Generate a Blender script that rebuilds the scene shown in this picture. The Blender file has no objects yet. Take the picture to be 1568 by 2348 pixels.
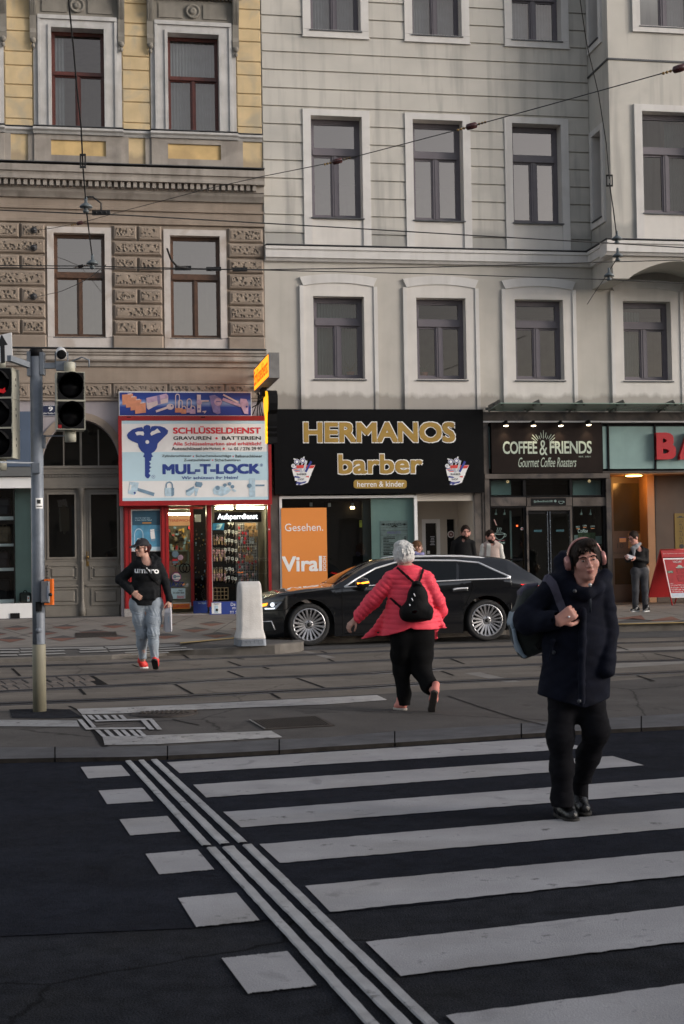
import bpy,bmesh,math,random
import numpy as np
from mathutils import Vector,Matrix
random.seed(7)
R = math.radians
sc = bpy.context.scene
COL = sc.collection
# ---------------------------------------------------------------- camera
FPX,CXP,CYP = 3260.0,784.0,1173.6          # 50 mm lens, picture measured on a 1568 x 2347 grid
EYE = 1.58
TILT,ROLL = R(1.73),R(-0.95)
cam = bpy.data.cameras.new("Camera")
cam.sensor_fit = 'VERTICAL'; cam.sensor_height = 36.0
cam.lens = 36.0*FPX/2347.2
cam.clip_start = 0.1; cam.clip_end = 2000
cam.dof.use_dof = True; cam.dof.focus_distance = 17.0; cam.dof.aperture_fstop = 8
camo = bpy.data.objects.new("Camera",cam); COL.objects.link(camo)
CM = Matrix.Rotation(R(90)+TILT,3,'X') @ Matrix.Rotation(ROLL,3,'Z')
camo.matrix_world = Matrix.Translation((0,0,EYE)) @ CM.to_4x4()
sc.camera = camo
# ---------------------------------------------------------------- light
SUN_EL,SUN_AZ = R(15),R(108)                 # low sun veiled by cloud, behind the photographer's right shoulder
w = bpy.data.worlds.new("World"); sc.world = w; w.use_nodes = True
nt = w.node_tree; nt.nodes.clear()
sky = nt.nodes.new("ShaderNodeTexSky"); sky.sky_type = 'NISHITA'; sky.sun_disc = False
sky.sun_elevation = SUN_EL; sky.sun_rotation = SUN_AZ
sky.air_density = 1.0; sky.dust_density = 1.5; sky.ozone_density = 2.0
bg = nt.nodes.new("ShaderNodeBackground"); bg.inputs[1].default_value = 0.115
wo = nt.nodes.new("ShaderNodeOutputWorld")
hs_ = nt.nodes.new("ShaderNodeHueSaturation"); hs_.inputs["Saturation"].default_value = 0.42       # thin overcast: the blue is veiled
tn = nt.nodes.new("ShaderNodeMixRGB"); tn.blend_type = 'MULTIPLY'; tn.inputs[0].default_value = 1; tn.inputs[2].default_value = (1.05,1.0,.965,1)
nt.links.new(sky.outputs[0],hs_.inputs["Color"]); nt.links.new(hs_.outputs[0],tn.inputs[1]); nt.links.new(tn.outputs[0],bg.inputs[0]); nt.links.new(bg.outputs[0],wo.inputs[0])
sl = bpy.data.lights.new("Sun",'SUN'); sl.energy = 1.2; sl.angle = R(26); sl.color = (1,.93,.86)
slo = bpy.data.objects.new("Sun",sl); COL.objects.link(slo)
# sun_rotation turns clockwise from +Y seen from above
sd = Vector((math.sin(SUN_AZ)*math.cos(SUN_EL),math.cos(SUN_AZ)*math.cos(SUN_EL),math.sin(SUN_EL)))
slo.rotation_euler = sd.to_track_quat('Z','Y').to_euler()
slo.location = (0,0,40)
sc.view_settings.view_transform = 'Standard'; sc.view_settings.look = 'None'
sc.view_settings.gamma = 1; sc.view_settings.exposure = 0.78
sc.render.engine = 'CYCLES'
sc.cycles.transparent_max_bounces = 16
sc.cycles.max_bounces = 8
sc.cycles.sample_clamp_indirect = 4
# ---------------------------------------------------------------- picture measurements -> places
CAM = Vector((0,0,EYE))
def ray(x,y):
 return CM @ Vector(((x-CXP)/FPX,-(y-CYP)/FPX,-1.0))
def G(x,y,z=0.0):                             # point of a level surface at height z
 d = ray(x,y); t = (z-EYE)/d.z
 return CAM + d*t
def P(x,y,depth):                             # point at a depth along the view axis
 d = ray(x,y); return CAM + d*(depth/d.y)
PAVE,TRK,LANE,MED = 0.25,0.11,0.12,0.05
FA = R(10.15)
P0 = G(300,1413,PAVE)
EU = Vector((math.cos(FA),math.sin(FA),0)); EN = Vector((math.sin(FA),-math.cos(FA),0))
def F(x,y,w=0.0):                             # point of the street front (w metres proud of it) -> (u, v)
 d = ray(x,y); t = ((P0-CAM).dot(EN)+w)/d.dot(EN)
 q = CAM + d*t - P0
 return q.dot(EU),q.z
def FU(x,y,w=0.0): return F(x,y,w)[0]
def FV(x,y,w=0.0): return F(x,y,w)[1]
def FW(u,w,v):                                # street-front coordinates -> world
 return P0 + EU*u + EN*w + Vector((0,0,v))
def rect(x0,y0,x1,y1,w=0.0):
 ym,xm = (y0+y1)/2,(x0+x1)/2
 return FU(x0,ym,w),FU(x1,ym,w),FV(xm,y1,w),FV(xm,y0,w)   # u0,u1,v0,v1
# ---------------------------------------------------------------- materials
MATS = {}
def lin(c):
 if isinstance(c,str):
  c = [int(c[i:i+2],16)/255 for i in (0,2,4)]
  c = [x/12.92 if x <= .04045 else ((x+.055)/1.055)**2.4 for x in c]
 return (c[0],c[1],c[2],1.0)
def mat(name,col,rough=.7,var=.12,scale=4.0,bump=0.0,bscale=60.0,metal=0.0,spec=.5,coat=0.0,streak=0.0,streakcol=None,
  emit=0.0,ecol=None,alpha=1.0,spot=0.0,spotscale=1.2,spotcol=None,sheen=0.0,voro=0.0,vscale=20.0):
 """procedural material: base colour broken up by noise, run-off streaks, patches and a bump"""
 if name in MATS: return MATS[name]
 m = bpy.data.materials.new(name); m.use_nodes = True
 n = m.node_tree.nodes; L = m.node_tree.links
 b = n["Principled BSDF"]
 tc = n.new("ShaderNodeTexCoord")
 def noise(s,det=4,vec=None,dist=0.0):
  t = n.new("ShaderNodeTexNoise"); t.inputs["Scale"].default_value = s; t.inputs["Detail"].default_value = det
  t.inputs["Distortion"].default_value = dist
  L.new(vec or tc.outputs["Object"],t.inputs["Vector"]); return t.outputs["Fac"]
 def ramp(fac,p0,p1,c0=(0,0,0,1),c1=(1,1,1,1)):
  r = n.new("ShaderNodeValToRGB"); r.color_ramp.elements[0].position = p0; r.color_ramp.elements[1].position = p1
  r.color_ramp.elements[0].color = c0; r.color_ramp.elements[1].color = c1
  L.new(fac,r.inputs[0]); return r.outputs[0]
 def mix(f,a,bcol,mode='MIX'):
  x = n.new("ShaderNodeMixRGB"); x.blend_type = mode
  if isinstance(f,(int,float)): x.inputs[0].default_value = f
  else: L.new(f,x.inputs[0])
  for i,s in ((1,a),(2,bcol)):
   if isinstance(s,tuple): x.inputs[i].default_value = s
   else: L.new(s,x.inputs[i])
  return x.outputs[0]
 c = lin(col); cur = c
 if var > 0:
  k0 = tuple(max(0,v*(1-var)) for v in c[:3])+(1,); k1 = tuple(min(1,v*(1+var)) for v in c[:3])+(1,)
  cur = ramp(noise(scale,6),.3,.7,k0,k1)
 if spot > 0:
  f = ramp(noise(spotscale,8,dist=.6),.52,.68,(0,0,0,1),(spot,spot,spot,1))
  cur = mix(f,cur,lin(spotcol) if spotcol else tuple(v*.5 for v in c[:3])+(1,))
 if streak > 0:
  mp = n.new("ShaderNodeMapping"); mp.inputs["Scale"].default_value = (5.0,5.0,.35)
  L.new(tc.outputs["Object"],mp.inputs["Vector"])
  f = ramp(noise(1.0,6,mp.outputs[0]),.5,.75,(0,0,0,1),(streak,streak,streak,1))
  cur = mix(f,cur,lin(streakcol) if streakcol else tuple(v*.45 for v in c[:3])+(1,))
 if isinstance(cur,tuple): b.inputs["Base Color"].default_value = cur
 else: L.new(cur,b.inputs["Base Color"])
 b.inputs["Roughness"].default_value = rough
 if var > 0 and rough > .15 and rough < .95:
  rr = n.new("ShaderNodeMapRange"); rr.inputs[3].default_value = max(.03,rough-.12); rr.inputs[4].default_value = min(1,rough+.12)
  L.new(noise(scale*2.3,4),rr.inputs[0]); L.new(rr.outputs[0],b.inputs["Roughness"])
 b.inputs["Metallic"].default_value = metal
 b.inputs["Specular IOR Level"].default_value = spec
 if coat: b.inputs["Coat Weight"].default_value = coat; b.inputs["Coat Roughness"].default_value = .03
 if sheen: b.inputs["Sheen Weight"].default_value = sheen
 if emit:
  b.inputs["Emission Color"].default_value = lin(ecol or col); b.inputs["Emission Strength"].default_value = emit
 h = None
 if bump: h = noise(bscale,5)
 if voro:
  v = n.new("ShaderNodeTexVoronoi"); v.inputs["Scale"].default_value = vscale
  wn = n.new("ShaderNodeTexNoise"); wn.inputs["Scale"].default_value = vscale*.7; wn.inputs["Detail"].default_value = 4; L.new(tc.outputs["Object"],wn.inputs["Vector"])
  L.new(mix(.07,tc.outputs["Object"],wn.outputs["Color"]),v.inputs["Vector"])
  h = ramp(v.outputs["Distance"],.12,.55)
  if not isinstance(cur,tuple): L.new(mix(ramp(v.outputs["Distance"],.08,.5,(.6,.6,.6,1),(0,0,0,1)),cur,tuple(x*.35 for x in c[:3])+(1,)),b.inputs["Base Color"])
  bump = voro
 if h is not None:
  bp = n.new("ShaderNodeBump"); bp.inputs["Strength"].default_value = min(1,bump); bp.inputs["Distance"].default_value = .02 if not voro else .06
  L.new(h,bp.inputs["Height"]); L.new(bp.outputs[0],b.inputs["Normal"])
 MATS[name] = m; return m
def glassmat(name,refl=.16,tint=(.75,.8,.8),rough=0.0,tr=.85):
 """thin window glass: part mirror, part clear"""
 if name in MATS: return MATS[name]
 m = bpy.data.materials.new(name); m.use_nodes = True
 n = m.node_tree.nodes; L = m.node_tree.links; n.clear()
 o = n.new("ShaderNodeOutputMaterial"); mx = n.new("ShaderNodeMixShader")
 t = n.new("ShaderNodeBsdfTransparent"); t.inputs[0].default_value = tuple(x*tr for x in tint)+(1,)
 g = n.new("ShaderNodeBsdfGlossy"); g.inputs["Roughness"].default_value = rough; g.inputs[0].default_value = (1,.89,.81,1)
 lw = n.new("ShaderNodeLayerWeight"); lw.inputs[0].default_value = .25
 mr = n.new("ShaderNodeMapRange"); mr.inputs[3].default_value = refl; mr.inputs[4].default_value = min(1,refl+.5)
 L.new(lw.outputs["Fresnel"],mr.inputs[0])
 tc = n.new("ShaderNodeTexCoord"); nz = n.new("ShaderNodeTexNoise"); nz.inputs["Scale"].default_value = .9
 bp = n.new("ShaderNodeBump"); bp.inputs["Strength"].default_value = .05; bp.inputs["Distance"].default_value = .05
 L.new(tc.outputs["Object"],nz.inputs["Vector"]); L.new(nz.outputs["Fac"],bp.inputs["Height"]); L.new(bp.outputs[0],g.inputs["Normal"])
 L.new(mr.outputs[0],mx.inputs[0]); L.new(t.outputs[0],mx.inputs[1]); L.new(g.outputs[0],mx.inputs[2]); L.new(mx.outputs[0],o.inputs[0])
 MATS[name] = m; return m
# ---------------------------------------------------------------- mesh building
class MB:
 """collects shapes and links them as ONE mesh object; coordinates are world (xf=None) or go through xf"""
 def __init__(s,xf=None): s.v = []; s.f = []; s.m = []; s.xf = xf; s.mats = []; s.cur = 0; s.smooth = []
 def use(s,m):
  if m not in s.mats: s.mats.append(m)
  s.cur = s.mats.index(m); return s
 def add(s,vs,fs,smooth=False):
  o = len(s.v)
  for p in vs:
   p = Vector(p); s.v.append(s.xf(p) if s.xf else p)
  for f in fs: s.f.append([i+o for i in f]); s.m.append(s.cur); s.smooth.append(smooth)
  return s
 def box(s,x0,x1,y0,y1,z0,z1):
  return s.add([(x0,y0,z0),(x1,y0,z0),(x1,y1,z0),(x0,y1,z0),(x0,y0,z1),(x1,y0,z1),(x1,y1,z1),(x0,y1,z1)],
                     [(0,3,2,1),(4,5,6,7),(0,1,5,4),(1,2,6,5),(2,3,7,6),(3,0,4,7)])
 def bbox(s,x0,x1,y0,y1,z0,z1,b):
  """box with a chamfer of b towards +y (the street) - frustum on its front face"""
  return s.add([(x0,y0,z0),(x1,y0,z0),(x1,y0,z1),(x0,y0,z1),(x0,y1-b,z0),(x1,y1-b,z0),(x1,y1-b,z1),(x0,y1-b,z1),
                      (x0+b,y1,z0+b),(x1-b,y1,z0+b),(x1-b,y1,z1-b),(x0+b,y1,z1-b)],
                     [(0,1,5,4),(1,2,6,5),(2,3,7,6),(3,0,4,7),(4,5,9,8),(5,6,10,9),(6,7,11,10),(7,4,8,11),(8,9,10,11)])
 def quad(s,a,b,c,d): return s.add([a,b,c,d],[(0,1,2,3)])
 def prism(s,pts,y0,y1,flip=False):
  """polygon in (x, z) pushed through y0..y1"""
  n = len(pts)
  vs = [(p[0],y0,p[1]) for p in pts]+[(p[0],y1,p[1]) for p in pts]
  fs = [tuple(range(n)),tuple(range(2*n-1,n-1,-1))]+[(i,i+n,(i+1) % n+n,(i+1) % n) for i in range(n)]
  return s.add(vs,fs)
 def prism3(s,pts,off):
  n = len(pts); off = Vector(off)
  vs = [Vector(p) for p in pts]+[Vector(p)+off for p in pts]
  fs = [tuple(range(n)),tuple(range(2*n-1,n-1,-1))]+[(i,i+n,(i+1) % n+n,(i+1) % n) for i in range(n)]
  return s.add(vs,fs)
 def tube(s,pts,r,n=8,cap=True,r2=None):
  pts = [Vector(p) for p in pts]; vs = []; fs = []; k = len(pts)
  up = Vector((0,0,1)); prev = None
  for i,p in enumerate(pts):
   t = (pts[min(i+1,k-1)]-pts[max(i-1,0)]).normalized()
   a = prev if prev is not None else (t.cross(up) if abs(t.dot(up)) < .95 else t.cross(Vector((1,0,0))))
   a = (a-t*a.dot(t)).normalized(); prev = a; b = t.cross(a)
   rr = r if r2 is None else r+(r2-r)*i/(k-1)
   if isinstance(r,(list,tuple)): rr = r[i]
   for j in range(n):
    q = 2*math.pi*j/n; vs.append(p+a*math.cos(q)*rr+b*math.sin(q)*rr)
  for i in range(k-1):
   for j in range(n): fs.append((i*n+j,i*n+(j+1) % n,(i+1)*n+(j+1) % n,(i+1)*n+j))
  if cap: fs += [tuple(range(n-1,-1,-1)),tuple(range((k-1)*n,k*n))]
  return s.add(vs,fs,True)
 def ring(s,sections,closed=True,capends=True,smooth=True):
  """loft: list of equal-length point loops"""
  n = len(sections[0]); vs = [p for q in sections for p in q]; fs = []
  m = n if closed else n-1
  for i in range(len(sections)-1):
   for j in range(m): fs.append((i*n+j,i*n+(j+1) % n,(i+1)*n+(j+1) % n,(i+1)*n+j))
  if capends and closed: fs += [tuple(range(n-1,-1,-1)),tuple(range((len(sections)-1)*n,len(sections)*n))]
  return s.add(vs,fs,smooth)
 def lathe(s,prof,c,axis=(0,0,1),n=24,cap=True):
  """profile (radius, height) turned about axis through c"""
  ax = Vector(axis).normalized(); c = Vector(c)
  a = ax.orthogonal().normalized(); b = ax.cross(a)
  return s.ring([[c+ax*h+(a*math.cos(2*math.pi*j/n)+b*math.sin(2*math.pi*j/n))*r for j in range(n)] for r,h in prof],True,cap)
 def ball(s,c,r,n=12):
  c = Vector(c); r = (r,r,r) if isinstance(r,(int,float)) else r
  return s.ring([[c+Vector((r[0]*math.sin(t)*math.cos(2*math.pi*j/n),r[1]*math.sin(t)*math.sin(2*math.pi*j/n),r[2]*math.cos(t))) for j in range(n)]
                       for t in [max(.02,min(math.pi-.02,math.pi*i/(n//2+1))) for i in range(n//2+2)]])
 def text(s,body,x0,x1,z0,z1,y,bold=0.0,depth=.004,space=1.0,keep=False,align='FIT',shear=0.0,fn=None):
  """lettering in the x-z plane, set into the given box, standing proud of y"""
  cu = bpy.data.curves.new("lettering",'FONT'); cu.body = body; cu.size = 1; cu.offset = 0; cu.space_character = space; cu.shear = shear
  cu.resolution_u = 3
  ob = bpy.data.objects.new("lettering",cu); COL.objects.link(ob)
  dg = bpy.context.evaluated_depsgraph_get(); dg.update()
  me = bpy.data.meshes.new_from_object(ob.evaluated_get(dg))
  bm = bmesh.new(); bm.from_mesh(me); bmesh.ops.triangulate(bm,faces=bm.faces[:])
  vs = [v.co.copy() for v in bm.verts]; fs = [[v.index for v in f.verts] for f in bm.faces]
  bm.free(); bpy.data.objects.remove(ob); bpy.data.curves.remove(cu); bpy.data.meshes.remove(me)
  if not vs: return s
  ax0,ax1 = min(v.x for v in vs),max(v.x for v in vs); ay0,ay1 = min(v.y for v in vs),max(v.y for v in vs)
  kx,kz = (x1-x0)/(ax1-ax0),(z1-z0)/(ay1-ay0)
  ox = x0
  if keep:
   k = min(kx,kz) if align != 'H' else kz
   ox = (x0+x1)/2-k*(ax1-ax0)/2; kx = kz = k
  e = bold*.42
  for q,(i,j) in enumerate(((0,0),) if e < .003 else ((-1,-1),(1,-1),(-1,1),(1,1))):
   ki,kj = 1-2*e*kx/(x1-x0),1-2*e*kz/(z1-z0); out = []
   for v in vs:
    X,Z = ox+e*kx*(1+i)+(v.x-ax0)*kx*ki,z0+e*kz*(1+j)+(v.y-ay0)*kz*kj
    Y = y+depth+q*.0004
    out.append(fn(X,Z,Y) if fn else (X,Y,Z))
   s.add(out,fs)
  return s
 def build(s,name,mats=None,parent=None,loc=None,smooth=None,rot=None):
  if mats is not None: s.mats = mats if isinstance(mats,list) else [mats]
  org = Vector(loc) if loc is not None else (Vector(parent['org']) if parent is not None and 'org' in parent else Vector((0,0,0)))
  me = bpy.data.meshes.new(name)
  me.from_pydata([tuple(p-org) for p in s.v],[],s.f)
  for m in s.mats: me.materials.append(m)
  me.polygons.foreach_set("material_index",[min(i,max(0,len(s.mats)-1)) for i in s.m])
  me.polygons.foreach_set("use_smooth",[(a if smooth is None else smooth) for a in s.smooth])
  bm = bmesh.new(); bm.from_mesh(me); bmesh.ops.recalc_face_normals(bm,faces=bm.faces[:]); bm.to_mesh(me); bm.free()
  me.update()
  o = bpy.data.objects.new(name,me); COL.objects.link(o)
  if parent is not None:
   o.parent = parent
   if 'org' in parent: o['org'] = list(org)
   if (parent.type == 'MESH'): o.location = org-Vector(parent['org'])
  else:
   o.location = org; o['org'] = list(org)
  return o
def tag(o,label,cat,group=None,kind=None):
 if label: o['label'] = label
 if cat: o['category'] = cat
 if group: o['group'] = group
 if kind: o['kind'] = kind
 return o
def thing(name,loc,label,cat,group=None):
 o = bpy.data.objects.new(name,None); COL.objects.link(o); o.empty_display_size = .1
 o.location = loc; o['org'] = list(loc); return tag(o,label,cat,group)
def struct(o): o['kind'] = 'structure'; return o
def fxf(p): return FW(p[0],p[1],p[2])          # street-front (u, w, v) -> world
def MF(): return MB(fxf)
def copy_tree(o,parent=None):
 c = o.copy(); COL.objects.link(c); c.parent = parent
 for ch in [x for x in o.children]: copy_tree(ch,c)
 return c
def surfnet(f,lo,hi,h):
 """mesh the zero level of a distance function"""
 lo = np.array(lo,float); hi = np.array(hi,float)
 n = np.ceil((hi-lo)/h).astype(int)+1
 K = 5
 n = ((n-1)//K+1)*K+1
 nc = (n-1)//K+1
 ax = [lo[i]+h*np.arange(n[i]) for i in range(3)]
 Xc = np.meshgrid(*[a_[::K] for a_ in ax],indexing='ij')
 Vc = f(np.stack([q.ravel() for q in Xc],1)).reshape(nc)
 near = np.zeros(nc-1,bool); lim = K*h*1.9
 mn = np.minimum.reduce([np.abs(Vc[i:nc[0]-1+i,j:nc[1]-1+j,k:nc[2]-1+k]) for i in (0,1) for j in (0,1) for k in (0,1)])
 near = mn < lim
 V = np.repeat(np.repeat(np.repeat(Vc,K,0),K,1),K,2)[:n[0],:n[1],:n[2]].copy()
 m = np.zeros(n,bool)
 big = np.repeat(np.repeat(np.repeat(near,K,0),K,1),K,2)
 for i in (0,1):
  for j in (0,1):
   for k in (0,1): m[i:n[0]-1+i,j:n[1]-1+j,k:n[2]-1+k] |= big
 w_ = np.argwhere(m)
 V[m] = f(lo+h*w_)
 I = V < 0
 c = np.zeros(n-1); acc = np.zeros(tuple(n-1)+(3,))
 offs = [(i,j,k) for i in (0,1) for j in (0,1) for k in (0,1)]
 sl = lambda o: tuple(slice(o[i],n[i]-1+o[i]) for i in range(3))
 for a in offs:
  for ax in range(3):
   if a[ax] == 0:
    b = list(a); b[ax] = 1; b = tuple(b)
    va,vb = V[sl(a)],V[sl(b)]; x = I[sl(a)] != I[sl(b)]
    t = np.where(x,va/np.where(x,va-vb,1),0)
    c += x
    for q in range(3):
     acc[...,q] += np.where(x,a[q]+(t if q == ax else 0),0)
 act = c > 0
 idx = -np.ones(n-1,int); idx[act] = np.arange(act.sum())
 cells = np.argwhere(act)
 vs = lo+h*(cells+acc[act]/c[act][:,None])
 fs = []
 for ax in range(3):
  u,v = (ax+1) % 3,(ax+2) % 3
  s0 = [slice(None)]*3; s1 = [slice(None)]*3; s0[ax] = slice(0,n[ax]-1); s1[ax] = slice(1,n[ax])
  s0[u] = s1[u] = slice(1,n[u]-1); s0[v] = s1[v] = slice(1,n[v]-1)
  A,B = I[tuple(s0)],I[tuple(s1)]
  e = np.argwhere(A != B)
  if not len(e): continue
  fl = A[tuple(e.T)]
  e = e.copy(); e[:,u] += 1; e[:,v] += 1
  def cell(du,dv):
   q = e.copy(); q[:,u] += du; q[:,v] += dv; return idx[tuple(q.T)]
  Q = np.stack([cell(-1,-1),cell(0,-1),cell(0,0),cell(-1,0)],1)
  Q[~fl] = Q[~fl][:,::-1]
  fs.append(Q)
 fs = np.concatenate(fs)
 eps = h*.3
 for _ in range(2):
  f0 = f(vs); g = np.stack([f(vs+np.eye(3)[i]*eps)-f(vs-np.eye(3)[i]*eps) for i in range(3)],1)/(2*eps)
  gg = np.maximum((g*g).sum(1),.2)
  vs = vs-g*(np.clip(f0,-h,h)/gg)[:,None]
 return vs,fs
def sdf_obj(name,f,lo,hi,h,m,parent=None,loc=None):
 vs,fs = surfnet(f,lo,hi,h)
 org = np.array(loc if loc is not None else (parent['org'] if parent is not None else (0,0,0)))
 me = bpy.data.meshes.new(name); me.from_pydata((vs-org).tolist(),[],fs.tolist())
 me.materials.append(m); me.polygons.foreach_set("use_smooth",[True]*len(me.polygons)); me.update()
 o = bpy.data.objects.new(name,me); COL.objects.link(o)
 o['org'] = list(org)
 if parent is not None:
  o.parent = parent
  if parent.type == 'MESH': o.location = Vector(org)-Vector(parent['org'])
 else: o.location = org
 return o
def cone(P,a,b,ra,rb,sq=None):
 a = np.array(a,float); b = np.array(b,float)
 if sq is not None:
  k = np.array(sq); P = P/k; a = a/k; b = b/k
 ba = b-a; t = np.clip(((P-a)@ba)/max(1e-9,ba@ba),0,1)
 return np.linalg.norm(P-a-t[:,None]*ba,axis=1)-(ra+(rb-ra)*t)
def ell(P,c,r,rot=None):
 q = P-np.array(c,float)
 if rot is not None: q = q@np.array(rot)
 r = np.array(r,float)
 k0 = np.linalg.norm(q/r,axis=1); k1 = np.linalg.norm(q/(r*r),axis=1)
 return np.where(k0 < 1,(k0-1)*r.min(),k0*(k0-1)/np.maximum(k1,1e-9))
def sbox(P,c,r,rnd=.0,rot=None):
 q = P-np.array(c,float)
 if rot is not None: q = q@np.array(rot)
 q = np.abs(q)-(np.array(r,float)-rnd)
 return np.linalg.norm(np.maximum(q,0),axis=1)+np.minimum(q.max(1),0)-rnd
def smin(a,b,k):
 h = np.clip(.5+.5*(b-a)/k,0,1); return b+(a-b)*h-k*h*(1-h)
def smax(a,b,k): return -smin(-a,-b,k)
def smins(ds,k):
 d = ds[0]
 for x in ds[1:]: d = smin(d,x,k)
 return d
# ---------------------------------------------------------------- ground materials
m_asph_new = mat('asphalt_new',(.0135,.0155,.0225),.85,.22,6,.5,160,spot=.25,spotscale=.7,spotcol=(.018,.018,.021),spec=.05)
m_asph_old = mat('asphalt_old',(.0185,.0200,.0250),.85,.3,9,.6,120,spot=.35,spotscale=1.6,spotcol=(.024,.024,.024),spec=.05)
m_asph_grey = mat('asphalt_grey',(.088,.082,.079),.88,.14,2.2,.5,140,spot=.35,spotscale=.6,spotcol=(.070,.064,.061),spec=.15)
m_asph_lane = mat('asphalt_lane',(.060,.058,.059),.85,.18,3,.5,140,spot=.3)
m_conc_slab = mat('concrete_slab',(.158,.140,.122),.85,.16,1.7,.4,110,spot=.45,spotscale=.9,spotcol=(.112,.098,.085),spec=.15)
m_paint = mat('road_paint',(.315,.312,.325),.7,.12,3.0,.3,120,spot=.45,spotscale=1.1,spotcol=(.245,.235,.22))
m_paint2 = mat('tactile_paint',(.36,.36,.37),.75,.15,7,.4,130,spot=.6,spotscale=3.2,spotcol=(.24,.235,.23))
m_kerb = mat('kerb_stone',(.105,.105,.112),.8,.2,4,.5,120,spot=.4,spotscale=2,spec=.1)
m_gran = mat('granite',(.27,.255,.25),.7,.3,60,.2,100)
m_iron = mat('cast_iron',(.038,.031,.028),.6,.25,12,.4,80,metal=.3)
m_rail = mat('rail_steel',(.055,.056,.066),.5,.25,8,0,metal=.15,spec=.4)
m_groove = mat('dark_groove',(.012,.0115,.012),.9,.2,8,spec=.1)
m_pave = mat('paving_beige',(.215,.195,.175),.8,.14,2.5,.3,90,spot=.35,spotscale=1.3)
m_pave_red = mat('paving_red',(.19,.083,.058),.8,.2,3,.3,90,spot=.3)
m_pave_dark = mat('paving_dark',(.065,.061,.062),.8,.2,3,.3,90,spot=.3)
m_stone_strip = mat('stone_strip',(.26,.255,.245),.8,.15,5,.3,100,spot=.4)
m_yellow_line = mat('yellow_line',(.36,.25,.09),.8,.3,6,spot=.6,spotscale=4)
def road_detail(m,speck=.6,polish=.2,crack=0.0,gain=2.4,scale=140):
 """stone chippings, lengthwise tyre polish and hairline cracks"""
 n = m.node_tree.nodes; L = m.node_tree.links; b = n["Principled BSDF"]; cur = b.inputs["Base Color"].links[0].from_socket
 tc = n.new("ShaderNodeTexCoord")
 def ramp(f,p0,p1,v0,v1):
  r = n.new("ShaderNodeMapRange"); r.inputs[1].default_value = p0; r.inputs[2].default_value = p1; r.inputs[3].default_value = v0; r.inputs[4].default_value = v1; L.new(f,r.inputs[0]); return r.outputs[0]
 def mul(a,f):
  x = n.new("ShaderNodeMixRGB"); x.blend_type = 'MULTIPLY'; x.inputs[0].default_value = 1; L.new(a,x.inputs[1]); L.new(f,x.inputs[2]); return x.outputs[0]
 nz = n.new("ShaderNodeTexNoise"); nz.inputs["Scale"].default_value = scale; nz.inputs["Detail"].default_value = 3; L.new(tc.outputs["Object"],nz.inputs[0])
 cur = mul(cur,ramp(nz.outputs["Fac"],.42,.72,1-speck*.35,1+speck*(gain-1)))
 mp = n.new("ShaderNodeMapping"); mp.inputs["Rotation"].default_value = (0,0,R(-20)); mp.inputs["Scale"].default_value = (.12,1.7,1); L.new(tc.outputs["Object"],mp.inputs[0])
 n2 = n.new("ShaderNodeTexNoise"); n2.inputs["Scale"].default_value = 1; n2.inputs["Detail"].default_value = 7; L.new(mp.outputs[0],n2.inputs[0])
 cur = mul(cur,ramp(n2.outputs["Fac"],.3,.7,1-polish,1+polish))
 n3 = n.new("ShaderNodeTexNoise"); n3.inputs["Scale"].default_value = 2.3; n3.inputs["Detail"].default_value = 9; n3.inputs["Distortion"].default_value = 1.5; L.new(tc.outputs["Object"],n3.inputs[0])
 cur = mul(cur,ramp(n3.outputs["Fac"],.62,.70,1,.72))
 if crack:
  v = n.new("ShaderNodeTexVoronoi"); v.feature = 'DISTANCE_TO_EDGE'; v.inputs["Scale"].default_value = .33
  x = n.new("ShaderNodeMixRGB"); x.inputs[0].default_value = .12; L.new(tc.outputs["Object"],x.inputs[1]); L.new(n3.outputs["Color"],x.inputs[2]); L.new(x.outputs[0],v.inputs[0])
  cur = mul(cur,ramp(v.outputs["Distance"],.001,.005,1-crack,1))
 L.new(cur,b.inputs["Base Color"])
for m_,a in ((m_asph_new,(.55,.22,0)),(m_asph_old,(.9,.25,.6)),(m_asph_grey,(.3,.10,.5)),(m_asph_lane,(.3,.2,0)),(m_conc_slab,(.25,.14,.35))): road_detail(m_,*a)
def wear(m,col,p0,p1,scale):
 """paint flaked off in specks and scrapes"""
 n = m.node_tree.nodes; L = m.node_tree.links; b = n["Principled BSDF"]; cur = b.inputs["Base Color"].links[0].from_socket
 tc = n.new("ShaderNodeTexCoord"); nz = n.new("ShaderNodeTexNoise"); nz.inputs["Scale"].default_value = scale; nz.inputs["Detail"].default_value = 10; nz.inputs["Roughness"].default_value = .7; L.new(tc.outputs["Object"],nz.inputs[0])
 r = n.new("ShaderNodeMapRange"); r.inputs[1].default_value = p0; r.inputs[2].default_value = p1; L.new(nz.outputs["Fac"],r.inputs[0])
 x = n.new("ShaderNodeMixRGB"); x.inputs[2].default_value = lin(col); L.new(r.outputs[0],x.inputs[0]); L.new(cur,x.inputs[1]); L.new(x.outputs[0],b.inputs["Base Color"])
wear(m_paint,(.05,.05,.052),.60,.69,6); wear(m_paint2,(.07,.068,.068),.58,.68,9)
road_detail(m_paint,.12,.10,0,1.6,90)
def interp(tab,x):
 if x <= tab[0][0]: a,b = tab[0],tab[1]
 elif x >= tab[-1][0]: a,b = tab[-2],tab[-1]
 else:
  for a,b in zip(tab,tab[1:]):
   if a[0] <= x <= b[0]: break
 return a[1]+(b[1]-a[1])*(x-a[0])/(b[0]-a[0])
KB = [(0,1713),(125,1712),(370,1710.5),(613,1696),(745,1690.5),(887,1677),(1249,1655),(1568,1635)]     # back of kerb stones
KF = [(0,1735.5),(126,1733),(285,1731),(382,1728),(632,1716),(745,1708),(1039,1690),(1249,1675),(1568,1660)]
MBK = [(0,1630),(260,1622),(420,1614),(620,1603),(831,1593),(1012,1582),(1228,1572),(1406,1561),(1568,1548)]
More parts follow.
